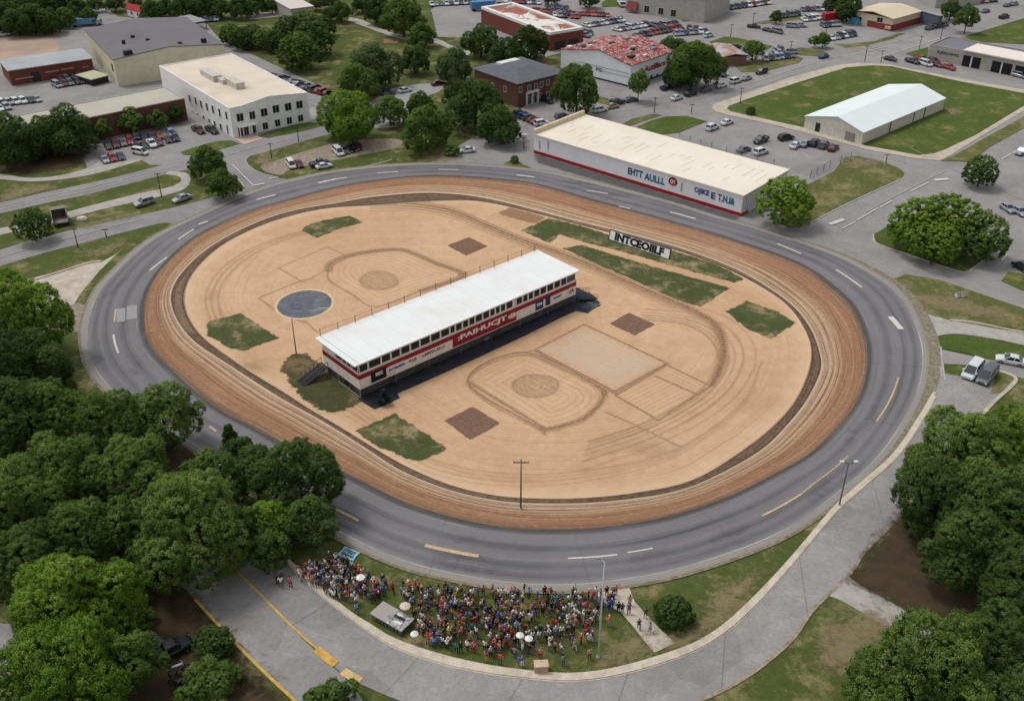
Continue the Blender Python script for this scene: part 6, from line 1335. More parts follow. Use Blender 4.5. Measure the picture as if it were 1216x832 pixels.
car(481, 109.5, 14, -3, 'sedan', 'white', 'white car in the park lot between the trees', True); car(461, 113, 14, -2, 'sedan', 'navy', 'navy car beside the white one in the park lot', True); car(520, 101, 14, -3, 'sedan', 'maroon', 'maroon car at the park lot edge left of the brick building', True)
car(803, 118.5, 14, -5, 'sedan', 'white', 'white car left of the road queue near the big junction', True)
# rows and clusters in the lots: (u0, v0, u1, v1, count, heading du, dv, palette, place phrase)
ROWS = [
    (129, 176, 160, 169, 6, 8, 12, ['black', 'maroon', 'grey', 'red', 'navy', 'silver'], 'in the left row of the office car park'), (133, 171, 163, 164, 5, 8, 12, ['black', 'dark green', 'maroon', 'silver', 'navy'], 'in the back left row of the office car park'), (163, 177, 196, 170, 6, 8, 12, ['navy', 'black', 'white', 'maroon', 'dark green', 'silver'], 'in the middle row of the office car park'), (160, 170, 196, 162, 6, 8, 12, ['navy', 'dark green', 'red', 'white', 'grey', 'red'], 'in the back middle row of the office car park'), (200, 168, 214, 165, 3, 8, 12, ['black', 'navy', 'silver'], 'at the right end of the office car park'), (196, 163, 207, 160, 3, 8, 12, ['pale blue', 'black', 'maroon'], 'near the right end of the office car park'),
    (125, 192, 145, 188, 3, 8, 10, ['silver', 'red', 'navy'], 'in the short front row of the office car park'), (167, 183, 170, 182, 1, 12, 2, ['white'], 'alone in front of the office car park rows'), (236, 157, 244, 160, 3, 10, 6, ['maroon', 'red', 'maroon'], 'beside the left wall of the white office'), (252, 157, 258, 159, 2, 10, 6, ['dark green', 'grey'], 'at the corner of the white office'),
    (2, 125, 50, 119.5, 7, 10, 6, ['white', 'silver', 'white', 'white', 'navy', 'silver', 'navy'], 'in the yard row behind the flat roofed building'), (0, 131, 16, 128, 3, 10, 6, ['white', 'silver', 'white'], 'in the yard row nearest the flat roof'),
    (72, 97, 108, 92, 7, 8, 5, ['maroon', 'grey', 'black', 'maroon', 'silver', 'maroon', 'grey'], 'in the scrap heap beside the brick hall'), (68, 103, 100, 98, 6, 8, 5, ['silver', 'maroon', 'grey', 'black', 'maroon', 'tan'], 'in the scrap heap front beside the brick hall'),
    (283, 79, 300, 87, 4, 10, 3, ['white', 'black', 'silver', 'grey'], 'in the road right of the white office'), (322, 92, 352, 100, 7, 8, -3, ['black', 'navy', 'grey', 'black', 'navy', 'silver', 'black'], 'in the dark row behind the white office'), (350, 101, 394, 114, 8, 8, -3, ['white', 'navy', 'silver', 'black', 'grey', 'red', 'red', 'black'], 'in the front row behind the white office'), (330, 97, 372, 110, 7, 8, -3, ['navy', 'black', 'silver', 'navy', 'black', 'white', 'grey'], 'in the middle row behind the white office'),
    (600, 3, 642, 5, 9, 3, 8, ['white', 'silver', 'red', 'red', 'maroon', 'white', 'grey', 'white', 'silver'], 'in the topmost lot row left of the red rows'), (513, 7, 566, 4, 12, 3, 8, ['white', 'silver', 'grey', 'white', 'navy', 'white'], 'in the row above the long brick building'), (580, 3, 600, 3, 5, 3, 8, ['maroon', 'grey', 'silver'], 'above the blue truck at the top'),
    (634, 14, 690, 19, 14, 3, 8, ['red', 'red', 'orange', 'maroon', 'red', 'tan', 'red', 'navy'], 'in the back row of the red cars'), (634, 17, 688, 22, 14, 3, 8, ['red', 'orange', 'red', 'maroon', 'white', 'silver', 'navy', 'red'], 'in the front row of the red cars'), (690, 18, 724, 20, 8, 3, 8, ['red', 'red', 'orange', 'red', 'maroon'], 'in the right end of the red cars'), (650, 10, 674, 11, 6, 3, 8, ['navy', 'grey', 'blue'], 'in the short row above the red cars'),
    (697, 32, 741, 25, 10, 8, 2, ['white', 'silver', 'navy', 'silver', 'white', 'grey'], 'in the silver row of the big far lot'), (702, 28, 738, 23, 8, 8, 2, ['silver', 'white', 'navy', 'silver'], 'in the back silver row of the big far lot'), (733, 37, 768, 31, 9, 8, 2, ['white', 'navy', 'silver', 'white'], 'in the right silver row of the big far lot'), (757, 44, 806, 35, 11, 8, 2, ['grey', 'black', 'navy', 'red', 'red', 'maroon', 'black'], 'in the lowest row of the big far lot'), (772, 34, 800, 30, 6, 8, 2, ['grey', 'maroon', 'silver'], 'in the last row of the big far lot'),
    (694, 44, 700, 40, 2, 8, 2, ['grey', 'silver'], 'beside the long brick building end'), (803, 42, 838, 39, 8, 4, 6, ['silver', 'pale blue', 'navy', 'silver', 'grey', 'white'], 'in the lot above the big clump of trees'), (802, 37, 835, 36, 7, 4, 6, ['black', 'grey', 'maroon', 'navy'], 'in the back lot row above the tree clump'), (841, 44, 849, 43, 2, 12, -3, ['white', 'silver'], 'on the lot edge above the big clump of trees'),
    (866, 11, 886, 8, 5, 6, 4, ['black', 'grey', 'navy', 'black'], 'in the left half of the far top row'), (888, 8, 916, 4, 8, 6, 4, ['white', 'red', 'white', 'silver', 'red', 'white'], 'in the right half of the far top row'), (953, 13, 992, 12, 9, 4, 6, ['grey', 'navy', 'maroon', 'silver', 'white', 'navy'], 'in the row left of the cream shop'), (928, 21, 950, 17.5, 5, 6, 4, ['black', 'black', 'grey'], 'in the dark row by the small far tree'), (955, 25, 978, 22, 6, 6, 4, ['white', 'silver', 'white'], 'in the white row left of the cream shop'), (978, 32, 998, 30, 5, 6, 4, ['grey', 'dark green', 'silver'], 'beside the red truck at the cream shop'),
    (988, 47, 1014, 42, 7, 6, 4, ['white', 'silver', 'navy', 'white', 'grey'], 'in the kerb row before the cream shop'), (990, 43, 1010, 40, 5, 6, 4, ['silver', 'white', 'grey'], 'in the second row before the cream shop'), (941, 33, 953, 32, 3, 12, 1, ['silver', 'silver', 'grey'], 'in the open middle of the cream shop lot'), (895, 33.5, 900, 33.5, 1, 12, 1, ['black'], 'alone on the far cross road'), (911, 37.5, 925, 40, 3, 12, 3, ['black', 'grey', 'black'], 'on the far cross road beside the lot'),
    (909, 72, 945, 67, 8, 5, 7, ['silver', 'navy', 'silver', 'pale blue', 'navy', 'grey', 'silver'], 'in the kerb lot front by the brown shop'), (914, 67, 944, 63, 7, 5, 7, ['silver', 'silver', 'navy', 'grey'], 'in the kerb lot back by the brown shop'), (918, 62, 936, 60, 4, 5, 7, ['silver', 'grey', 'silver'], 'topmost in the kerb lot by the brown shop'), (854, 90, 862, 87, 2, 10, 3, ['navy', 'white'], 'below the broken roof shop'), (862, 60, 880, 57, 3, 10, -2, ['navy', 'black', 'silver'], 'behind the broken roof shop'),
    (1083, 75, 1110, 80, 4, 10, 3, ['navy', 'white', 'black', 'maroon'], 'in the left part of the row before the garage'), (1112, 79, 1129, 83, 3, 10, 3, ['maroon', 'red', 'red'], 'at the right end of the row before the garage'), (1093, 72, 1120, 77, 4, 10, 3, ['red', 'maroon', 'grey', 'maroon'], 'close to the garage wall'), (1198, 84, 1200, 84, 1, 2, 6, ['red'], 'at the garage bays'), (1210, 92, 1216, 93, 2, 8, 2, ['silver', 'navy'], 'at the right edge before the garage'),
    (1104, 35, 1122, 31, 2, 12, -4, ['grey', 'black'], 'on the wide road below the cream shop'), (1170, 15, 1172, 15, 1, 12, -3, ['grey'], 'on the wide road past the street tree'), (1192, 22, 1194, 22, 1, 12, -3, ['black'], 'on the wide road near the right edge'), (1196, 8, 1207, 6, 2, 12, -3, ['grey', 'silver'], 'at the top of the wide road'), (1165, 3, 1185, 1, 5, 4, 4, ['red', 'white', 'maroon'], 'in the far top right lot'),
    (618, 138, 646, 150, 6, 12, -2, ['navy', 'blue', 'grey', 'maroon', 'red', 'white'], 'in the row between the brick building and the white store'), (614, 142, 634, 150, 4, 12, -2, ['silver', 'navy', 'white', 'maroon'], 'in the front row between the brick building and the white store'),
    (346, 198, 356, 197, 2, 4, 5, ['white', 'maroon'], 'in the gravel yard by the side street'), (380, 197, 386, 200, 2, 10, -2, ['navy', 'white'], 'in the middle of the gravel yard'), (402, 183, 428, 176, 6, 5, 5, ['white', 'grey', 'black', 'maroon', 'silver', 'black'], 'under the broad tree at the far bend'), (232, 27, 262, 24, 7, 4, 6, ['silver', 'white', 'grey', 'navy', 'silver', 'tan'], 'along the junk wall behind the warehouse'), (4, 43, 40, 38, 6, 10, -1, ['white', 'silver', 'tan', 'white'], 'along the wood edge at the top left')]
PHR = {}
for u0, v0, u1, v1, n, hu, hv, pal, place in ROWS:
    A0, A1 = G(u0, v0)[:2], G(u1, v1)[:2]; Ln = float(np.linalg.norm(A1 - A0)); q = 0.0; i = 0; step = .25
    while q <= Ln + .01 and i < n + 3:
        t = q / Ln if Ln > 0 else 0; xy = A0 + (A1 - A0) * t; u = u0 + (u1 - u0) * t; v = v0 + (v1 - v0) * t
        B = G(u + hu, v + hv); rz = math.atan2(B[1] - xy[1], B[0] - xy[0]) + random.uniform(-.05, .05)
        if clash(xy[0], xy[1], rz): q += step; continue
        c = pal[(i + (i // len(pal)) * 2) % len(pal)]; kd = random.choice(['sedan', 'sedan', 'suv', 'suv', 'van' if c in ('white', 'silver', 'grey') else 'suv', 'pickup'])
        o = car_at(xy[0], xy[1], rz, kd, c, place, False, 'cars ' + place, random.uniform(.92, 1.0)); PHR.setdefault(place, []).append((o, c, kd, i)); i += 1; q += step + random.choice((0, 0, 0, .3))
ORD = ['first', 'second', 'third', 'fourth', 'fifth', 'sixth', 'seventh', 'eighth', 'ninth', 'tenth', 'eleventh', 'twelfth', 'thirteenth', 'fourteenth', 'fifteenth', 'sixteenth', 'seventeenth']
KN = {'sedan': 'car', 'suv': 'suv', 'van': 'van', 'pickup': 'pickup'}
print('CARS', len(PLACED))
for place, L_ in PHR.items():
    names = [f'{c} {KN[k]}' for o, c, k, i in L_]
    for j, (o, c, k, i) in enumerate(L_):
        nm = names[j]
        if names.count(nm) == 1: lb_ = f'{nm} {place}'
        else:
            sibs = [jj for jj in range(len(names)) if names[jj] == nm]; nb_ = lambda jj: (L_[jj - 1][1] if jj > 0 else '', L_[jj + 1][1] if jj < len(L_) - 1 else '')
            a_, b2 = nb_(j)
            if [nb_(x) for x in sibs].count((a_, b2)) == 1:
                if a_ and b2: lb_ = f'{nm} between a {a_} and a {b2} one {place}'
                else: lb_ = f'{nm} at the end next to a {a_ or b2} one {place}'
            else: lb_ = f'{nm}, {ORD[sibs.index(j)]} such from the left, {place}'
        if len(lb_.split()) > 16: lb_ = f'{ORD[[jj for jj in range(len(names)) if names[jj] == nm].index(j)]} {nm} from the left {place}'
        if len(L_) == 1: lb_ = f'{nm} {place}'
        tag(o, lb_)
        if len(L_) == 1 and 'group' in o: del o['group']
# trucks and bus
def truck(u, v, hu, hv, bodyc, cabc, label, L=7.5, Wd=2.4, Hh=3.0, open_=False):
    A = G(u, v); B = G(u + hu, v + hv); t = thing('box_truck', label, 'truck', (A[0], A[1], .03), math.atan2(B[1] - A[1], B[0] - A[0])); w = Wd / 2
    m = MB()
    if open_:
        m.box(-L / 2, L / 2 - 2.3, -w, w, .9, 1.1); m.box(-L / 2, L / 2 - 2.3, -w, -w + .1, 1.1, Hh); m.box(-L / 2, L / 2 - 2.3, w - .1, w, 1.1, Hh); m.box(L / 2 - 2.4, L / 2 - 2.3, -w + .1, w - .1, 1.1, Hh); m.box(-L / 2 + L * .4, L / 2 - 2.3, -w - .05, w + .05, Hh, Hh + .1)
    else: m.box(-L / 2, L / 2 - 2.3, -w, w, .9, Hh)
    m.build('cargo_box', bodyc, t)
    m = MB(); x = L / 2 - 2.2; m.loft([[(x + a, y * w * .95, z_) for a, z_ in ((0, .6), (2.2, .6), (2.2, 1.3), (1.6, 2.2), (0, 2.3))] for y in (-1, 1)]); m.build('cab', cabc, t)
    m = MB(); m.quad((x + 2.17, -w * .85, 1.38), (x + 2.17, w * .85, 1.38), (x + 1.66, w * .8, 2.14), (x + 1.66, -w * .8, 2.14)); o = m.build('windscreen', M_CGL, t); o.location = (.04, 0, .03)
    for xx in (-L / 2 + 1.2, L / 2 - 1.1):
        for s_ in (-1, 1): MB().tube((xx, s_ * (w - .3), .45), (xx, s_ * (w - .02), .45), .45, n=12).build('wheel', M_TYRE, t)
    MB().box(-L / 2 + .2, L / 2 - .1, -w * .5, w * .5, .5, .9).build('chassis', M_DARK, t)
    return t
truck(72, 263, -6, -19, plain('truck_grey', (132, 124, 116), .8, .12, .9, dirt=(110, 100, 92)), plain('truck_cab', (110, 104, 100), .7), 'grey canvas topped truck with an open dark back, parked beside the round tree at left', 7.0, 3.2, 3.2, True)
truck(576, 12, 12, -1, plain('truck_blue', (84, 128, 176), .6), PAINT['blue'], 'long blue truck in the far lot behind the brick building', 12, 2.8, 3.6)
truck(104, 31, 14, -1, plain('bus_blue', (92, 140, 172), .5), PAINT['silver'], 'blue and white bus at the edge of the top left wood', 11, 2.6, 3.0)
truck(989, 25, 12, -1, plain('truck_red', (156, 40, 48), .6), PAINT['red'], 'red truck beside the cream shop', 9, 2.6, 3.2)
truck(738, 7, 6, 10, plain('truck_white', (216, 218, 220), .6), PAINT['white'], 'white truck beside the red awning at the top', 8, 2.6, 3.2)
# rock and utility boxes
m = MB(); c = G(97.6, 261.5); m.loft([[(c[0] + 1.1 * f * math.cos(t) * (1 + .2 * math.sin(2 * t)), c[1] + .8 * f * math.sin(t), z_) for t in np.linspace(0, 6.28, 11)[:-1]] for f, z_ in ((1, 0), (1.05, .4), (.8, .8), (.3, .95))]); tag(m.build('boulder', plain('rock_white', (214, 206, 194), .9, .08, 2)), 'pale boulder on the verge right of the parked truck', 'boulder')
for u, l_ in ((1136.5, 'left of two small white utility boxes on the dry lawn'), (1142.5, 'right of two small white utility boxes on the dry lawn')):
    c = G(u, 352.5); t = thing('utility_box', l_, 'utility box', (c[0], c[1], 0), .3); MB().box(-.4, .4, -.35, .35, 0, .9).build('cabinet', M_TRIM, t); MB().box(-.44, .44, -.39, .39, .9, .98).build('lid', M_STEEL, t); MB().box(-.5, .5, -.45, .45, 0, .08).build('plinth', M_CONC2, t)
m = MB(); c = G(625, 167); t = thing('utility_box', 'small white cabinet at the street corner left of the white store', 'utility box', (c[0] - .6, c[1], 0)); MB().box(-.7, .7, -.4, .4, 0, 1.7).build('cabinet', M_TRIM, t); MB().box(-.75, .75, -.45, .45, 1.7, 1.8).build('lid', M_TRIM, t)
# ------------------------------------------------------------------ people
SKIN = [plain('skin_light', (182, 142, 120), .7, .05), plain('skin_tan', (140, 100, 78), .7, .05), plain('skin_dark', (98, 66, 52), .7, .05)]
HAIR = [plain('hair_dark', (40, 32, 28), .7), plain('hair_brown', (84, 60, 44), .7), plain('hair_fair', (150, 124, 88), .7), plain('cap_white', (214, 210, 206), .7), plain('cap_red', (150, 40, 44), .7)]
M_SHOE = plain('shoe', (50, 46, 46), .7)
CL = {k: plain('cloth_' + k.replace(' ', '_'), c, .9, .12, 5) for k, c in {'black': (30, 30, 34), 'navy': (38, 44, 74), 'white': (236, 234, 232), 'grey': (130, 130, 136), 'red': (176, 44, 48), 'maroon': (98, 34, 46), 'blue': (56, 96, 176), 'light blue': (142, 172, 206), 'orange': (222, 98, 44), 'pink': (214, 118, 136), 'teal': (58, 140, 148), 'yellow': (214, 190, 50), 'purple': (92, 66, 124), 'green': (60, 108, 72), 'tan': (176, 148, 120), 'denim': (70, 88, 122), 'brown': (92, 68, 54)}.items()}
def person_mesh(pose, build=1.0):
    P = {}; V = []; R = []; E = []; Bn = []
    def v(n_, co, r): P[n_] = len(V); V.append(co); R.append(r)
    lf, rf_ = pose.get('stride', (0, 0)); v('pel', (0, 0, .93), .155 * build); v('waist', (0, 0, 1.08), .135 * build); v('chest', (0, 0.0, 1.28), .165 * build); v('neckb', (0, 0, 1.43), .085); v('neck', (0, .0, 1.5), .055); v('head', (0, .015, 1.58), .085); v('head2', (0, .02, 1.66), .098); v('top', (0, .01, 1.73), .06)
    for s_, f in ((-1, lf), (1, rf_)):
        k = 'L' if s_ < 0 else 'R'; v('hip' + k, (s_ * .1, 0, .86), .1 * build); v('knee' + k, (s_ * .11, f * .5 + .02, .48), .062); v('ank' + k, (s_ * .11, f - .03, .09), .042); v('toe' + k, (s_ * .12, f + .13, .045), .035)
        v('sh' + k, (s_ * .185, 0, 1.39), .062 * build)
        e, h = pose['arm' + k]; v('el' + k, (s_ * e[0], e[1], e[2]), .042); v('wr' + k, (s_ * h[0], h[1], h[2]), .03)
        d = np.array(h) - np.array(e); d /= np.linalg.norm(d); hp = np.array(h) + d * .09; v('hand' + k, (s_ * hp[0], hp[1], hp[2]), .034); hp = np.array(h) + d * .16; v('fing' + k, (s_ * hp[0], hp[1], hp[2]), .018); th = np.array(h) + d * .07 + np.array([-.05, .02, 0]); v('th' + k, (s_ * th[0], th[1], th[2]), .014)
    def e(a, b_, reg): E.append((P[a], P[b_])); Bn.append(reg)
    e('pel', 'waist', 1); e('waist', 'chest', 1); e('chest', 'neckb', 1); e('neckb', 'neck', 0); e('neck', 'head', 0); e('head', 'head2', 0); e('head2', 'top', 3)
    low = pose.get('lower', 2)
    for k in 'LR': e('pel', 'hip' + k, 2); e('hip' + k, 'knee' + k, 2); e('knee' + k, 'ank' + k, 2 if not pose.get('shorts') else 0); e('ank' + k, 'toe' + k, 4); e('chest', 'sh' + k, 1); e('sh' + k, 'el' + k, 1); e('el' + k, 'wr' + k, 0 if not pose.get('sleeves') else 1); e('wr' + k, 'hand' + k, 0); e('hand' + k, 'fing' + k, 0); e('wr' + k, 'th' + k, 0)
    me = bpy.data.meshes.new('p'); me.from_pydata(V, E, []); bm = bmesh.new(); bm.from_mesh(me); sk = bm.verts.layers.skin.verify()
    for i, vv in enumerate(bm.verts): vv[sk].radius = (R[i] * (1.0), R[i] * (.78 if i in (0, 1, 2) else 1.0)); vv[sk].use_root = (i == 0)
    bm.to_mesh(me); bm.free(); ob = bpy.data.objects.new('p', me); COL.objects.link(ob); ob.modifiers.new('s', 'SKIN'); md = ob.modifiers.new('u', 'SUBSURF'); md.levels = 1; md.render_levels = 1
    dg = bpy.context.evaluated_depsgraph_get(); dg.update(); out = bpy.data.meshes.new_from_object(ob.evaluated_get(dg)); COL.objects.unlink(ob); bpy.data.objects.remove(ob)
    n = len(out.polygons); cen = np.zeros(n * 3); out.polygons.foreach_get('center', cen); cen = cen.reshape(-1, 3); Va = np.array(V)
    best = np.full(n, 1e9); reg = np.zeros(n, dtype=np.int32)
    for (a, b_), rg in zip(E, Bn):
        A, B = Va[a], Va[b_]; AB = B - A; t = np.clip(((cen - A) @ AB) / (AB @ AB), 0, 1); d = np.linalg.norm(cen - A - t[:, None] * AB, axis=1); k = d < best; best[k] = d[k]; reg[k] = rg
    hd = (cen[:, 2] > 1.53); reg[hd & ((cen[:, 1] < -.005) | (cen[:, 2] > 1.7))] = 3
    out.materials.clear()
    for mm in (SKIN[0], CL['white'], CL['black'], HAIR[0], M_SHOE): out.materials.append(mm)
    out.polygons.foreach_set('material_index', reg); out.polygons.foreach_set('use_smooth', np.ones(n, dtype=bool)); out.name = 'person'
    # nose, ears and eyes
    return out
dn = ((.23, -.02, 1.13), (.24, .06, .88))
POSES = [dict(armL=dn, armR=dn), dict(armL=dn, armR=((.24, .08, 1.14), (.16, .3, 1.2)), stride=(-.08, .06)), dict(armL=((.25, .05, 1.15), (.1, .24, 1.12)), armR=((.25, .05, 1.15), (.08, .25, 1.1)), sleeves=1), dict(armL=dn, armR=((.3, .05, 1.55), (.26, .1, 1.82))), dict(armL=((.22, -.12, 1.15), (.24, -.02, .92)), armR=((.22, .14, 1.15), (.24, .3, .98)), stride=(.26, -.22)), dict(armL=((.3, -.04, 1.18), (.2, .06, .98)), armR=dn, shorts=1), dict(armL=((.24, .12, 1.22), (.1, .26, 1.42)), armR=((.24, .12, 1.22), (.1, .26, 1.42)), shorts=1), dict(armL=dn, armR=((.24, .02, 1.14), (.22, .2, .98)), sleeves=1)]
PMESH = [person_mesh(p_, b_) for p_, b_ in zip(POSES, (1, .95, 1.12, 1, .97, 1.05, .92, 1.1))]
print('person faces', [len(m_.polygons) for m_ in PMESH])
PEOPLE = []
def person(x, y, rz, top, low, place, pose=None, hair=None, label=None, z=0.0, s=None, skin=None):
    pi_ = random.randrange(len(PMESH)) if pose is None else pose; o = bpy.data.objects.new('person', PMESH[pi_]); COL.objects.link(o); o.location = (x, y, z); o.rotation_euler = (0, 0, rz); s = s or random.uniform(1.02, 1.17); o.scale = (s * 1.12, s * 1.12, s)
    hr = random.choices(range(5), (5, 4, 2, 1.5, .6))[0] if hair is None else hair
    for i, mm in enumerate((SKIN[random.choices((0, 1, 2), (6, 3, 2))[0] if skin is None else skin], CL[top], CL[low], HAIR[hr], M_SHOE)): o.material_slots[i].link = 'OBJECT'; o.material_slots[i].material = mm
    tag(o, label, 'person', None if label else 'people in the crowd on the lawn'); 
    if not label: PEOPLE.append((o, top, low, hr, x, y, place))
    return o
TOPW = [('black', 24), ('navy', 13), ('white', 30), ('grey', 13), ('red', 7), ('maroon', 9), ('blue', 6), ('light blue', 9), ('orange', 3), ('pink', 6), ('teal', 3), ('yellow', .6), ('purple', 5), ('green', 3), ('tan', 6)]
LOWW = [('black', 8), ('denim', 8), ('navy', 5), ('grey', 3), ('tan', 3), ('brown', 3), ('white', 1)]
def pick(Wt): return random.choices([a for a, _ in Wt], [b_ for _, b_ in Wt])[0]
C1 = [(346, 679), (360, 676), (380, 672), (392, 665), (410, 668), (420, 674), (446, 690), (462, 698), (458, 712), (440, 718), (426, 724), (410, 718), (396, 712), (380, 700), (360, 692)]
C2 = [(477, 697), (500, 699), (514, 705), (530, 701), (545, 706), (580, 704), (598, 710), (612, 704), (640, 706), (690, 708), (715, 706), (735, 706), (737, 714), (722, 720), (712, 730), (710, 748), (704, 762), (690, 766), (678, 782), (664, 789), (655, 783), (640, 786), (620, 791), (590, 787), (560, 780), (530, 772), (508, 760), (494, 752), (490, 738), (488, 722), (477, 714)]
HOLE = [((648, 742), 14, 10), ((512, 738), 5, 8), ((575, 712), 12, 5), ((692, 752), 6, 6), ((545, 768), 12, 5), ((640, 772), 5, 9), ((604, 716), 6, 4)]
occ = []
def free(x, y, d):
    for a, b_ in occ:
        if (a - x) ** 2 + (b_ - y) ** 2 < d * d: return False
    return True
SPECIAL = [(356, 682, 'red', 'black'), (371, 697, 'orange', 'denim'), (387, 706, 'purple', 'white'), (415, 688, 'blue', 'denim'), (421, 700, 'white', 'black'), (411, 713, 'red', 'denim'), (424, 728, 'light blue', 'denim'), (424, 719, 'white', 'denim'), (438, 687, 'grey', 'black'), (444, 706, 'blue', 'black'), (467, 704, 'red', 'maroon'), (455, 693, 'navy', 'navy'), (453, 706, 'tan', 'tan'), (493, 699, 'orange', 'tan'), (486, 698, 'white', 'grey'), (501, 723, 'orange', 'black'), (492, 719, 'blue', 'navy'), (518, 722, 'tan', 'tan'), (508, 764, 'orange', 'tan'), (515, 768, 'light blue', 'denim'), (521, 760, 'light blue', 'denim'), (533, 758, 'yellow', 'yellow'), (534, 750, 'yellow', 'green'), (548, 756, 'white', 'black'), (531, 770, 'white', 'navy'), (563, 774, 'pink', 'red'), (578, 786, 'red', 'tan'), (594, 788, 'orange', 'denim'), (617, 790, 'blue', 'denim'), (620, 791, 'blue', 'white'), (552, 708, 'teal', 'green'), (530, 703, 'maroon', 'navy'), (574, 706, 'pink', 'black'), (597, 711, 'white', 'tan'), (621, 715, 'white', 'black'), (641, 722, 'red', 'maroon'), (655, 716, 'teal', 'teal'), (659, 719, 'teal', 'denim'), (660, 748, 'red', 'pink'), (657, 745, 'red', 'red'), (595, 753, 'pink', 'red'), (642, 782, 'pink', 'red'), (699, 711, 'red', 'black'), (704, 714, 'red', 'black'), (723, 724, 'blue', 'navy'), (726, 723, 'blue', 'blue'), (723, 743, 'orange', 'light blue'), (700, 730, 'red', 'white'), (697, 750, 'red', 'red'), (690, 765, 'red', 'black'), (699, 763, 'white', 'white'), (703, 761, 'purple', 'white'), (669, 790, 'grey', 'denim'), (700, 782, 'tan', 'brown'), (666, 776, 'white', 'grey')]
CLm = dict(CL); 
for u, v, a, b_ in SPECIAL:
    if b_ not in CL: b_ = 'denim'
    g = G(u, v); occ.append((g[0], g[1])); person(g[0], g[1], random.uniform(-.6, .6) + random.choice((0, 0, math.pi, 1.5)), a, b_, 1 if u < 470 else 2)
def fill(poly, n, d, place):
    pg = gp(poly); k = 0; tr_ = 0; lo, hi = pg.min(0), pg.max(0)
    while k < n and tr_ < 40000:
        tr_ += 1; x, y = random.uniform(lo[0], hi[0]), random.uniform(lo[1], hi[1])
        if not inside(np.array([[x, y]]), pg)[0]: continue
        u, v, _ = proj((x, y, 0))
        if any(((u - c[0]) / a) ** 2 + ((v - c[1]) / b_) ** 2 < 1 for c, a, b_ in HOLE): continue
        if place == 1 and random.random() < (.45 if v > 712 or u > 445 else 0): continue
        if place == 2 and random.random() < (.5 if v > 772 else 0): continue
        if not free(x, y, d): continue
        occ.append((x, y)); person(x, y, random.uniform(0, 6.28) if random.random() < .4 else random.uniform(-.7, .7), pick(TOPW), pick(LOWW), place); k += 1
    print('crowd', place, k)
fill(C1, 66, .5, 1); fill(C2, 168, .52, 2)
for u, v, a, b_, p_, l_ in ((330, 694, 'black', 'black', 0, 'person in black at the left of the trio walking on the road'), (335.5, 692, 'black', 'black', 4, 'person in black in the middle of the trio walking on the road'), (334.5, 697, 'white', 'grey', 5, 'smaller person in white between the walkers on the road'), (345.5, 697, 'pink', 'red', 1, 'person in pink and red walking on the road beside the kerb'),
                           (734, 727, 'black', 'black', 2, 'person in black at the left edge of the pale path'), (738.5, 728, 'black', 'navy', 0, 'second person in black standing on the pale path'), (746.5, 729, 'purple', 'navy', 1, 'person in purple beside the pale path'), (747.5, 719, 'tan', 'tan', 7, 'person in tan on the pale path above the others'), (758.5, 747, 'navy', 'navy', 4, 'person in navy stepping onto the pale path'), (771.5, 751, 'light blue', 'grey', 6, 'person in light blue with a bicycle on the pale path'), (766, 734, 'brown', 'denim', 5, 'person in brown at the grass edge of the pale path'), (726, 716, 'black', 'black', 3, 'person in black at the top of the pale path')):
    g = G(u, v); person(g[0], g[1], random.uniform(-.5, .5), a, b_, 0, p_, 0, l_, z=.04)
print('people', len(PEOPLE) + 12)
# labels for the crowd: look first, then nearest neighbour
HN = ['dark hair', 'brown hair', 'fair hair', 'a white cap', 'a red cap']
XY = np.array([(p_[4], p_[5]) for p_ in PEOPLE]); seen = {}; RG = {}
def region(u, v):
    if u < 470: return 'left crowd cluster' + (' near the kerb' if v > 703 else ' by the banner' if u > 385 and v < 690 else '')
    c = 'left' if u < 555 else ('middle' if u < 640 else 'right'); r_ = 'back' if v < 722 else ('centre' if v < 756 else 'front'); return f'{r_} {c} of main crowd'
L0 = []
for i, (o, a, b_, h, x, y, pl) in enumerate(PEOPLE):
    u, v, _ = proj((x, y, 0)); d = np.hypot(*(XY - XY[i]).T); nb_ = PEOPLE[int(np.argsort(d)[1])][1]; n2 = PEOPLE[int(np.argsort(d)[2])][1]
    L0.append([f'person in {a} top, {b_} trousers, {HN[h]}, {region(u, v)}', nb_, n2])
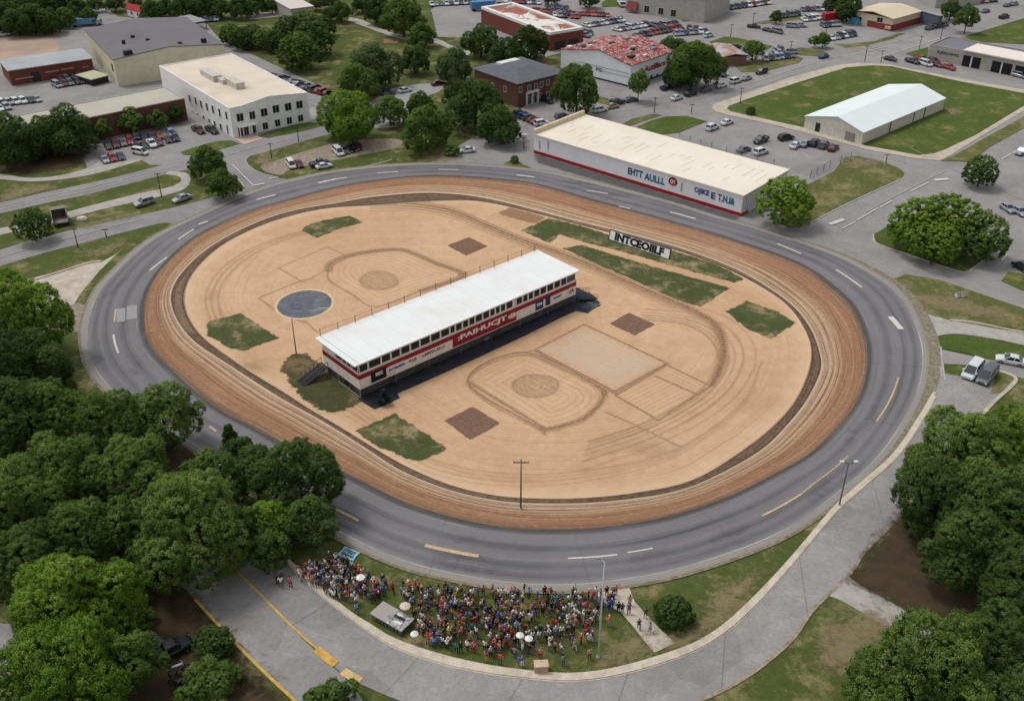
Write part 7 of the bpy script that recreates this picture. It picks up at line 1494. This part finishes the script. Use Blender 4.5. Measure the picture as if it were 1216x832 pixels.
# everybody past the first 300: one mass
def crowd_mass(n1_, n2_):
    acc = {}; V = []; Fc = []; MI = []; mats = []; mi = {}
    def slot(mm):
        if mm.name not in mi: mi[mm.name] = len(mats); mats.append(mm)
        return mi[mm.name]
    base = 0; dat = []
    for me in PMESH:
        v = np.zeros(len(me.vertices) * 3); me.vertices.foreach_get('co', v); f = [tuple(p_.vertices) for p_ in me.polygons]; dat.append((v.reshape(-1, 3), f, [p_.material_index for p_ in me.polygons]))
    for poly, n in ((C1, n1_), (C2, n2_)):
        pg = gp(poly); lo, hi = pg.min(0), pg.max(0); k = tr_ = 0
        while k < n and tr_ < 60000:
            tr_ += 1; x, y = random.uniform(lo[0], hi[0]), random.uniform(lo[1], hi[1])
            if not inside(np.array([[x, y]]), pg)[0]: continue
            u, v, _ = proj((x, y, 0))
            if any(((u - c[0]) / a) ** 2 + ((v - c[1]) / b_) ** 2 < 1 for c, a, b_ in HOLE) or v > 775 or (u < 470 and v > 712): continue
            if not free(x, y, .42): continue
            occ.append((x, y)); k += 1; vv, ff, mm = dat[random.randrange(len(dat))]; a = random.uniform(0, 6.28); s_ = random.uniform(1.0, 1.15); c_, sn = math.cos(a) * s_, math.sin(a) * s_
            W_ = np.column_stack([vv[:, 0] * c_ * 1.12 - vv[:, 1] * sn * 1.12 + x, vv[:, 0] * sn * 1.12 + vv[:, 1] * c_ * 1.12 + y, vv[:, 2] * s_]); V.append(W_)
            sl_ = [slot(SKIN[random.choices((0, 1, 2), (6, 3, 2))[0]]), slot(CL[pick(TOPW)]), slot(CL[pick(LOWW)]), slot(HAIR[random.choices(range(5), (5, 4, 2, 1, .5))[0]]), slot(M_SHOE)]
            Fc += [tuple(i + base for i in f) for f in ff]; MI += [sl_[i] for i in mm]; base += len(vv)
        print('mass', k)
    me = bpy.data.meshes.new('crowd'); me.from_pydata(np.vstack(V).tolist(), [], Fc)
    for mm in mats: me.materials.append(mm)
    me.polygons.foreach_set('material_index', np.array(MI, dtype=np.int32)); me.polygons.foreach_set('use_smooth', np.ones(len(MI), dtype=bool))
    o = bpy.data.objects.new('crowd', me); COL.objects.link(o); tag(o, 'rest of the dense standing crowd filling the lawn inside the kerb', 'crowd', kind='stuff')
crowd_mass(35, 125)
from collections import Counter
cn = Counter(l_[0] for l_ in L0)
for (o, a, b_, h, x, y, pl), l_ in zip(PEOPLE, L0):
    lb_ = l_[0]
    if cn[lb_] > 1:
        lb_ = lb_.replace(' trousers, ', f' trousers beside {l_[1]} top, ')
        if len(lb_.split()) > 16: lb_ = lb_.replace(' hair', '').replace('a ', '').replace('of main', 'of the').replace('of the crowd', 'crowd')
        if lb_ in USED: lb_ = l_[0].replace(' trousers, ', f' trousers near {l_[2]} top, ')
        if lb_ in USED: lb_ = lb_.replace(f'near {l_[2]} top, ', f'between {l_[1]} and {l_[2]}, ')
    tag(o, lb_)
# crowd props
def umbrella(u, v, r, label, mat, h=2.1):
    c = G(u, v, h); t = thing('parasol', label, 'parasol', (c[0], c[1], 0)); m = MB(); n = 8
    for i in range(n):
        a, b_ = 2 * math.pi * i / n, 2 * math.pi * (i + 1) / n; m.tri((0, 0, h + .35), (r * math.cos(a), r * math.sin(a), h), (r * math.cos(b_), r * math.sin(b_), h)); m.quad((r * math.cos(a), r * math.sin(a), h), (r * math.cos(b_), r * math.sin(b_), h), (r * math.cos(b_), r * math.sin(b_), h - .12), (r * math.cos(a), r * math.sin(a), h - .12))
    m.build('canopy', mat, t); MB().tube((0, 0, 0), (0, 0, h + .4), .025, n=6).build('pole', M_STEEL, t)
umbrella(428, 685, .6, 'round white parasol in the left crowd cluster', M_WHITE); umbrella(617.5, 753.5, .5, 'left of two white parasols in the main crowd', M_WHITE); umbrella(628, 757.5, .5, 'right of two white parasols in the main crowd', M_WHITE)
umbrella(492, 752, .5, 'low white parasol beside the grey stage', M_WHITE, 1.6); umbrella(481, 719, .7, 'cream parasol behind the grey stage', plain('canvas', (206, 196, 178), .9))
# blue banner lying on the lawn
bc = [G(409, 649), G(428.5, 656.5), G(418, 666.5), G(401.5, 659.5)]; c = sum(bc) / 4; X = ((bc[1] - bc[0]) + (bc[2] - bc[3])) / 2; Y = ((bc[0] - bc[3]) + (bc[1] - bc[2])) / 2
t = thing('banner', 'light blue banner with dark writing laid on the grass above the left crowd', 'banner', (c[0], c[1], 0)); o0 = -(X + Y) / 2
m = MB(); n = 8
f = lambda i, j: (o0[0] + X[0] * i / n + Y[0] * j / n, o0[1] + X[1] * i / n + Y[1] * j / n, .14 + .05 * math.sin(i * 1.3 + j))
for i in range(n):
    for j in range(n): m.quad(f(i, j), f(i + 1, j), f(i + 1, j + 1), f(i, j + 1))
m.build('cloth', plain('banner_blue', (148, 190, 210), .8, .1, 3, dirt=(110, 150, 176)), t)
for k, (tx, j0) in enumerate((('STIASY', .5), ('IGNJANS', .1))):
    put_text(tx, np.array([o0[0] + X[0] * .12 + Y[0] * j0, o0[1] + X[1] * .12 + Y[1] * j0, .215]), np.array([X[0] * .76, X[1] * .76, 0]), np.array([Y[0] * .34, Y[1] * .34, 0]), None, plain('banner_ink', (30, 52, 66), .8), t, bold=.03)
# grey stage trailer
sc_ = [G(453.7, 713, 1), G(492.8, 734, 1), G(476, 749.7, 1), G(440.5, 728, 1)]; ex = (sc_[1] - sc_[0]) + (sc_[2] - sc_[3]); Lx = np.linalg.norm(ex) / 2; ey = (sc_[0] - sc_[3]) + (sc_[1] - sc_[2]); Ly = np.linalg.norm(ey) / 2; c = sum(sc_) / 4
t = thing('stage', 'grey flat portable stage with scuffed deck on the lawn beside the crowd', 'stage', (c[0], c[1], 0), math.atan2(ex[1], ex[0])); hx, hy = Lx / 2, Ly / 2
m, nt, b = newmat('stage_deck'); p = opos(nt); n1_ = noise(nt, p, .9, 7, .75, 1.2); sx = N(nt, 'ShaderNodeSeparateXYZ'); nt.links.new(p, sx.inputs[0]); col = mixc(nt, mth(nt, 'MULTIPLY', mr(nt, n1_, .48, .56), mr(nt, sx.outputs[0], -.6, .2)), lin((158, 154, 148)), mixc(nt, mr(nt, noise(nt, p, 3, 4), .45, .55), lin((96, 98, 104)), lin((196, 198, 200)))); nt.links.new(col, b.inputs['Base Color'])
MB().box(-hx, hx, -hy, hy, .92, 1.02).build('deck', m, t); MB().box(-hx + .05, hx - .05, -hy + .05, hy - .05, .72, .92).build('frame', M_STEEL, t)
for x in np.linspace(-hx + .2, hx - .2, 4):
    for y in (-hy + .15, hy - .15): MB().tube((x, y, 0), (x, y, .72), .05, n=6).build('leg', M_STEEL, t)
m = MB()
for x in np.linspace(-hx + .2, hx - .5, 9): m.tube((x, -hy, .08), (x + .3, -hy, .72), .03, n=4); m.tube((x + .3, -hy, .08), (x, -hy, .72), .03, n=4)
m.build('bracing', M_STEEL, t)
for k in range(7): x = random.uniform(0, hx - .6); y = random.uniform(-hy + .4, hy - .4); MB().box(x - .4, x + .4, y - .2, y + .2, 1.022, 1.06 + random.uniform(.02, .14)).build('deck_plate', random.choice([M_STEEL, M_TRIM, M_DARK]), t)
# beige crate near the kerb, motorcycle, bikes
c = G(642.5, 796); t = thing('crate', 'beige crate at the front of the crowd near the kerb', 'crate', (c[0], c[1], 0), .05); MB().box(-.8, .8, -.5, .5, .1, 1.2).build('box', plain('crate_beige', (186, 156, 134), .8, .1), t); MB().box(-.85, .85, -.55, .55, 1.2, 1.28).build('lid', plain('crate_lid', (198, 172, 150), .8), t); m = MB(); m.box(-.7, -.5, -.45, .45, 0, .1); m.box(.5, .7, -.45, .45, 0, .1); m.build('skid', M_BARK, t)
def bike(u, v, rz, label, col, name='bicycle', s=1.0, motor=False):
    c = G(u, v); t = thing(name, label, 'motorcycle' if motor else 'bicycle', (c[0], c[1], .04), rz); t.scale = (s,) * 3; R_ = .33; wd = .06 if motor else .025
    for x in (-.52, .52):
        m = MB(); pr = None
        for a in np.linspace(0, 2 * math.pi, 15):
            q = (x + R_ * math.cos(a), 0, R_ + R_ * math.sin(a))
            if pr: m.tube(pr, q, wd, n=5)
            pr = q
        for a in np.linspace(0, math.pi, 5)[:-1]: m.tube((x + R_ * math.cos(a), 0, R_ + R_ * math.sin(a)), (x - R_ * math.cos(a), 0, R_ - R_ * math.sin(a)), .008, n=3)
        m.build('wheel', M_TYRE, t)
    m = MB()
    for a, b_ in (((-.52, 0, .33), (-.2, 0, .8)), ((-.2, 0, .8), (.35, 0, .82)), ((-.52, 0, .33), (0, 0, .3)), ((0, 0, .3), (-.2, 0, .82)), ((0, 0, .3), (.38, 0, .75)), ((.52, 0, .33), (.33, 0, .98))): m.tube(a, b_, .03 if not motor else .06, n=5)
    if motor: m.loft([[(x, y, z_) for y, z_ in ((-w_, .55), (w_, .55), (w_ * .7, .95), (-w_ * .7, .95))] for x, w_ in ((-.5, .08), (-.1, .16), (.35, .1))])
    m.build('frame', col, t); MB().box(-.32, -.1, -.07, .07, .86, .92).build('saddle', M_BLACK, t); MB().tube((.33, -.28, 1.0), (.33, .28, 1.0), .02, n=5).build('handlebar', M_STEEL, t)
bike(578, 405.5, .4, 'small white bicycle standing on the dark apron before the stand', M_TRIM); bike(774, 753, .2, 'pale bicycle beside the person in light blue on the path', M_TRIM)
bike(214, 799, .5, 'grey motorcycle on the ground below the black pickup', M_STEEL, 'motorcycle', 1.5, True); bike(212, 817, -.4, 'dark motorcycle beside the big leafy bush', M_DARK, 'motorcycle', 1.5, True)
# ------------------------------------------------------------------ camera, light, render
cam = bpy.data.cameras.new('camera'); co = bpy.data.objects.new('camera', cam); COL.objects.link(co); co.location = (0, 0, CH); co.rotation_euler = (math.pi / 2 - TH, 0, 0)
cam.sensor_width = 36; cam.lens = F / 1216 * 36; cam.clip_end = 9000; S.camera = co
w = bpy.data.worlds.new('World'); S.world = w; w.use_nodes = True; nt = w.node_tree; bg = nt.nodes['Background']
sky = nt.nodes.new('ShaderNodeTexSky'); sky.sky_type = 'NISHITA'; sky.sun_disc = False
EL, AZ = math.radians(62), math.radians(-62)          # azimuth from +Y towards +X
sky.sun_elevation = EL; sky.sun_rotation = AZ; sky.dust_density = 3; sky.air_density = 1.2; sky.ozone_density = 1
hs = nt.nodes.new('ShaderNodeHueSaturation'); hs.inputs['Saturation'].default_value = .12; nt.links.new(sky.outputs[0], hs.inputs['Color']); nt.links.new(hs.outputs[0], bg.inputs['Color']); bg.inputs['Strength'].default_value = .14
sl = bpy.data.lights.new('sun', 'SUN'); sl.energy = 1.15; sl.angle = math.radians(14); sl.color = (1, .96, .9); so = bpy.data.objects.new('sun', sl); COL.objects.link(so)
dv = Vector((math.sin(AZ) * math.cos(EL), math.cos(AZ) * math.cos(EL), math.sin(EL))); so.rotation_euler = dv.to_track_quat('Z', 'Y').to_euler()
S.view_settings.view_transform = 'Standard'; S.view_settings.look = 'None'; S.view_settings.exposure = 0; S.view_settings.gamma = 1
S.render.resolution_x = 1024; S.render.resolution_y = 700
S.cycles.max_bounces = 6; S.cycles.transparent_max_bounces = 12
print('objects', len(bpy.data.objects), 'dup labels', sum(1 for v in USED.values() if v > 1))
for k, v in USED.items():
    if v > 1: print('  DUP', v, k)
    if len(k.split()) > 16: print('  LONG', len(k.split()), k)
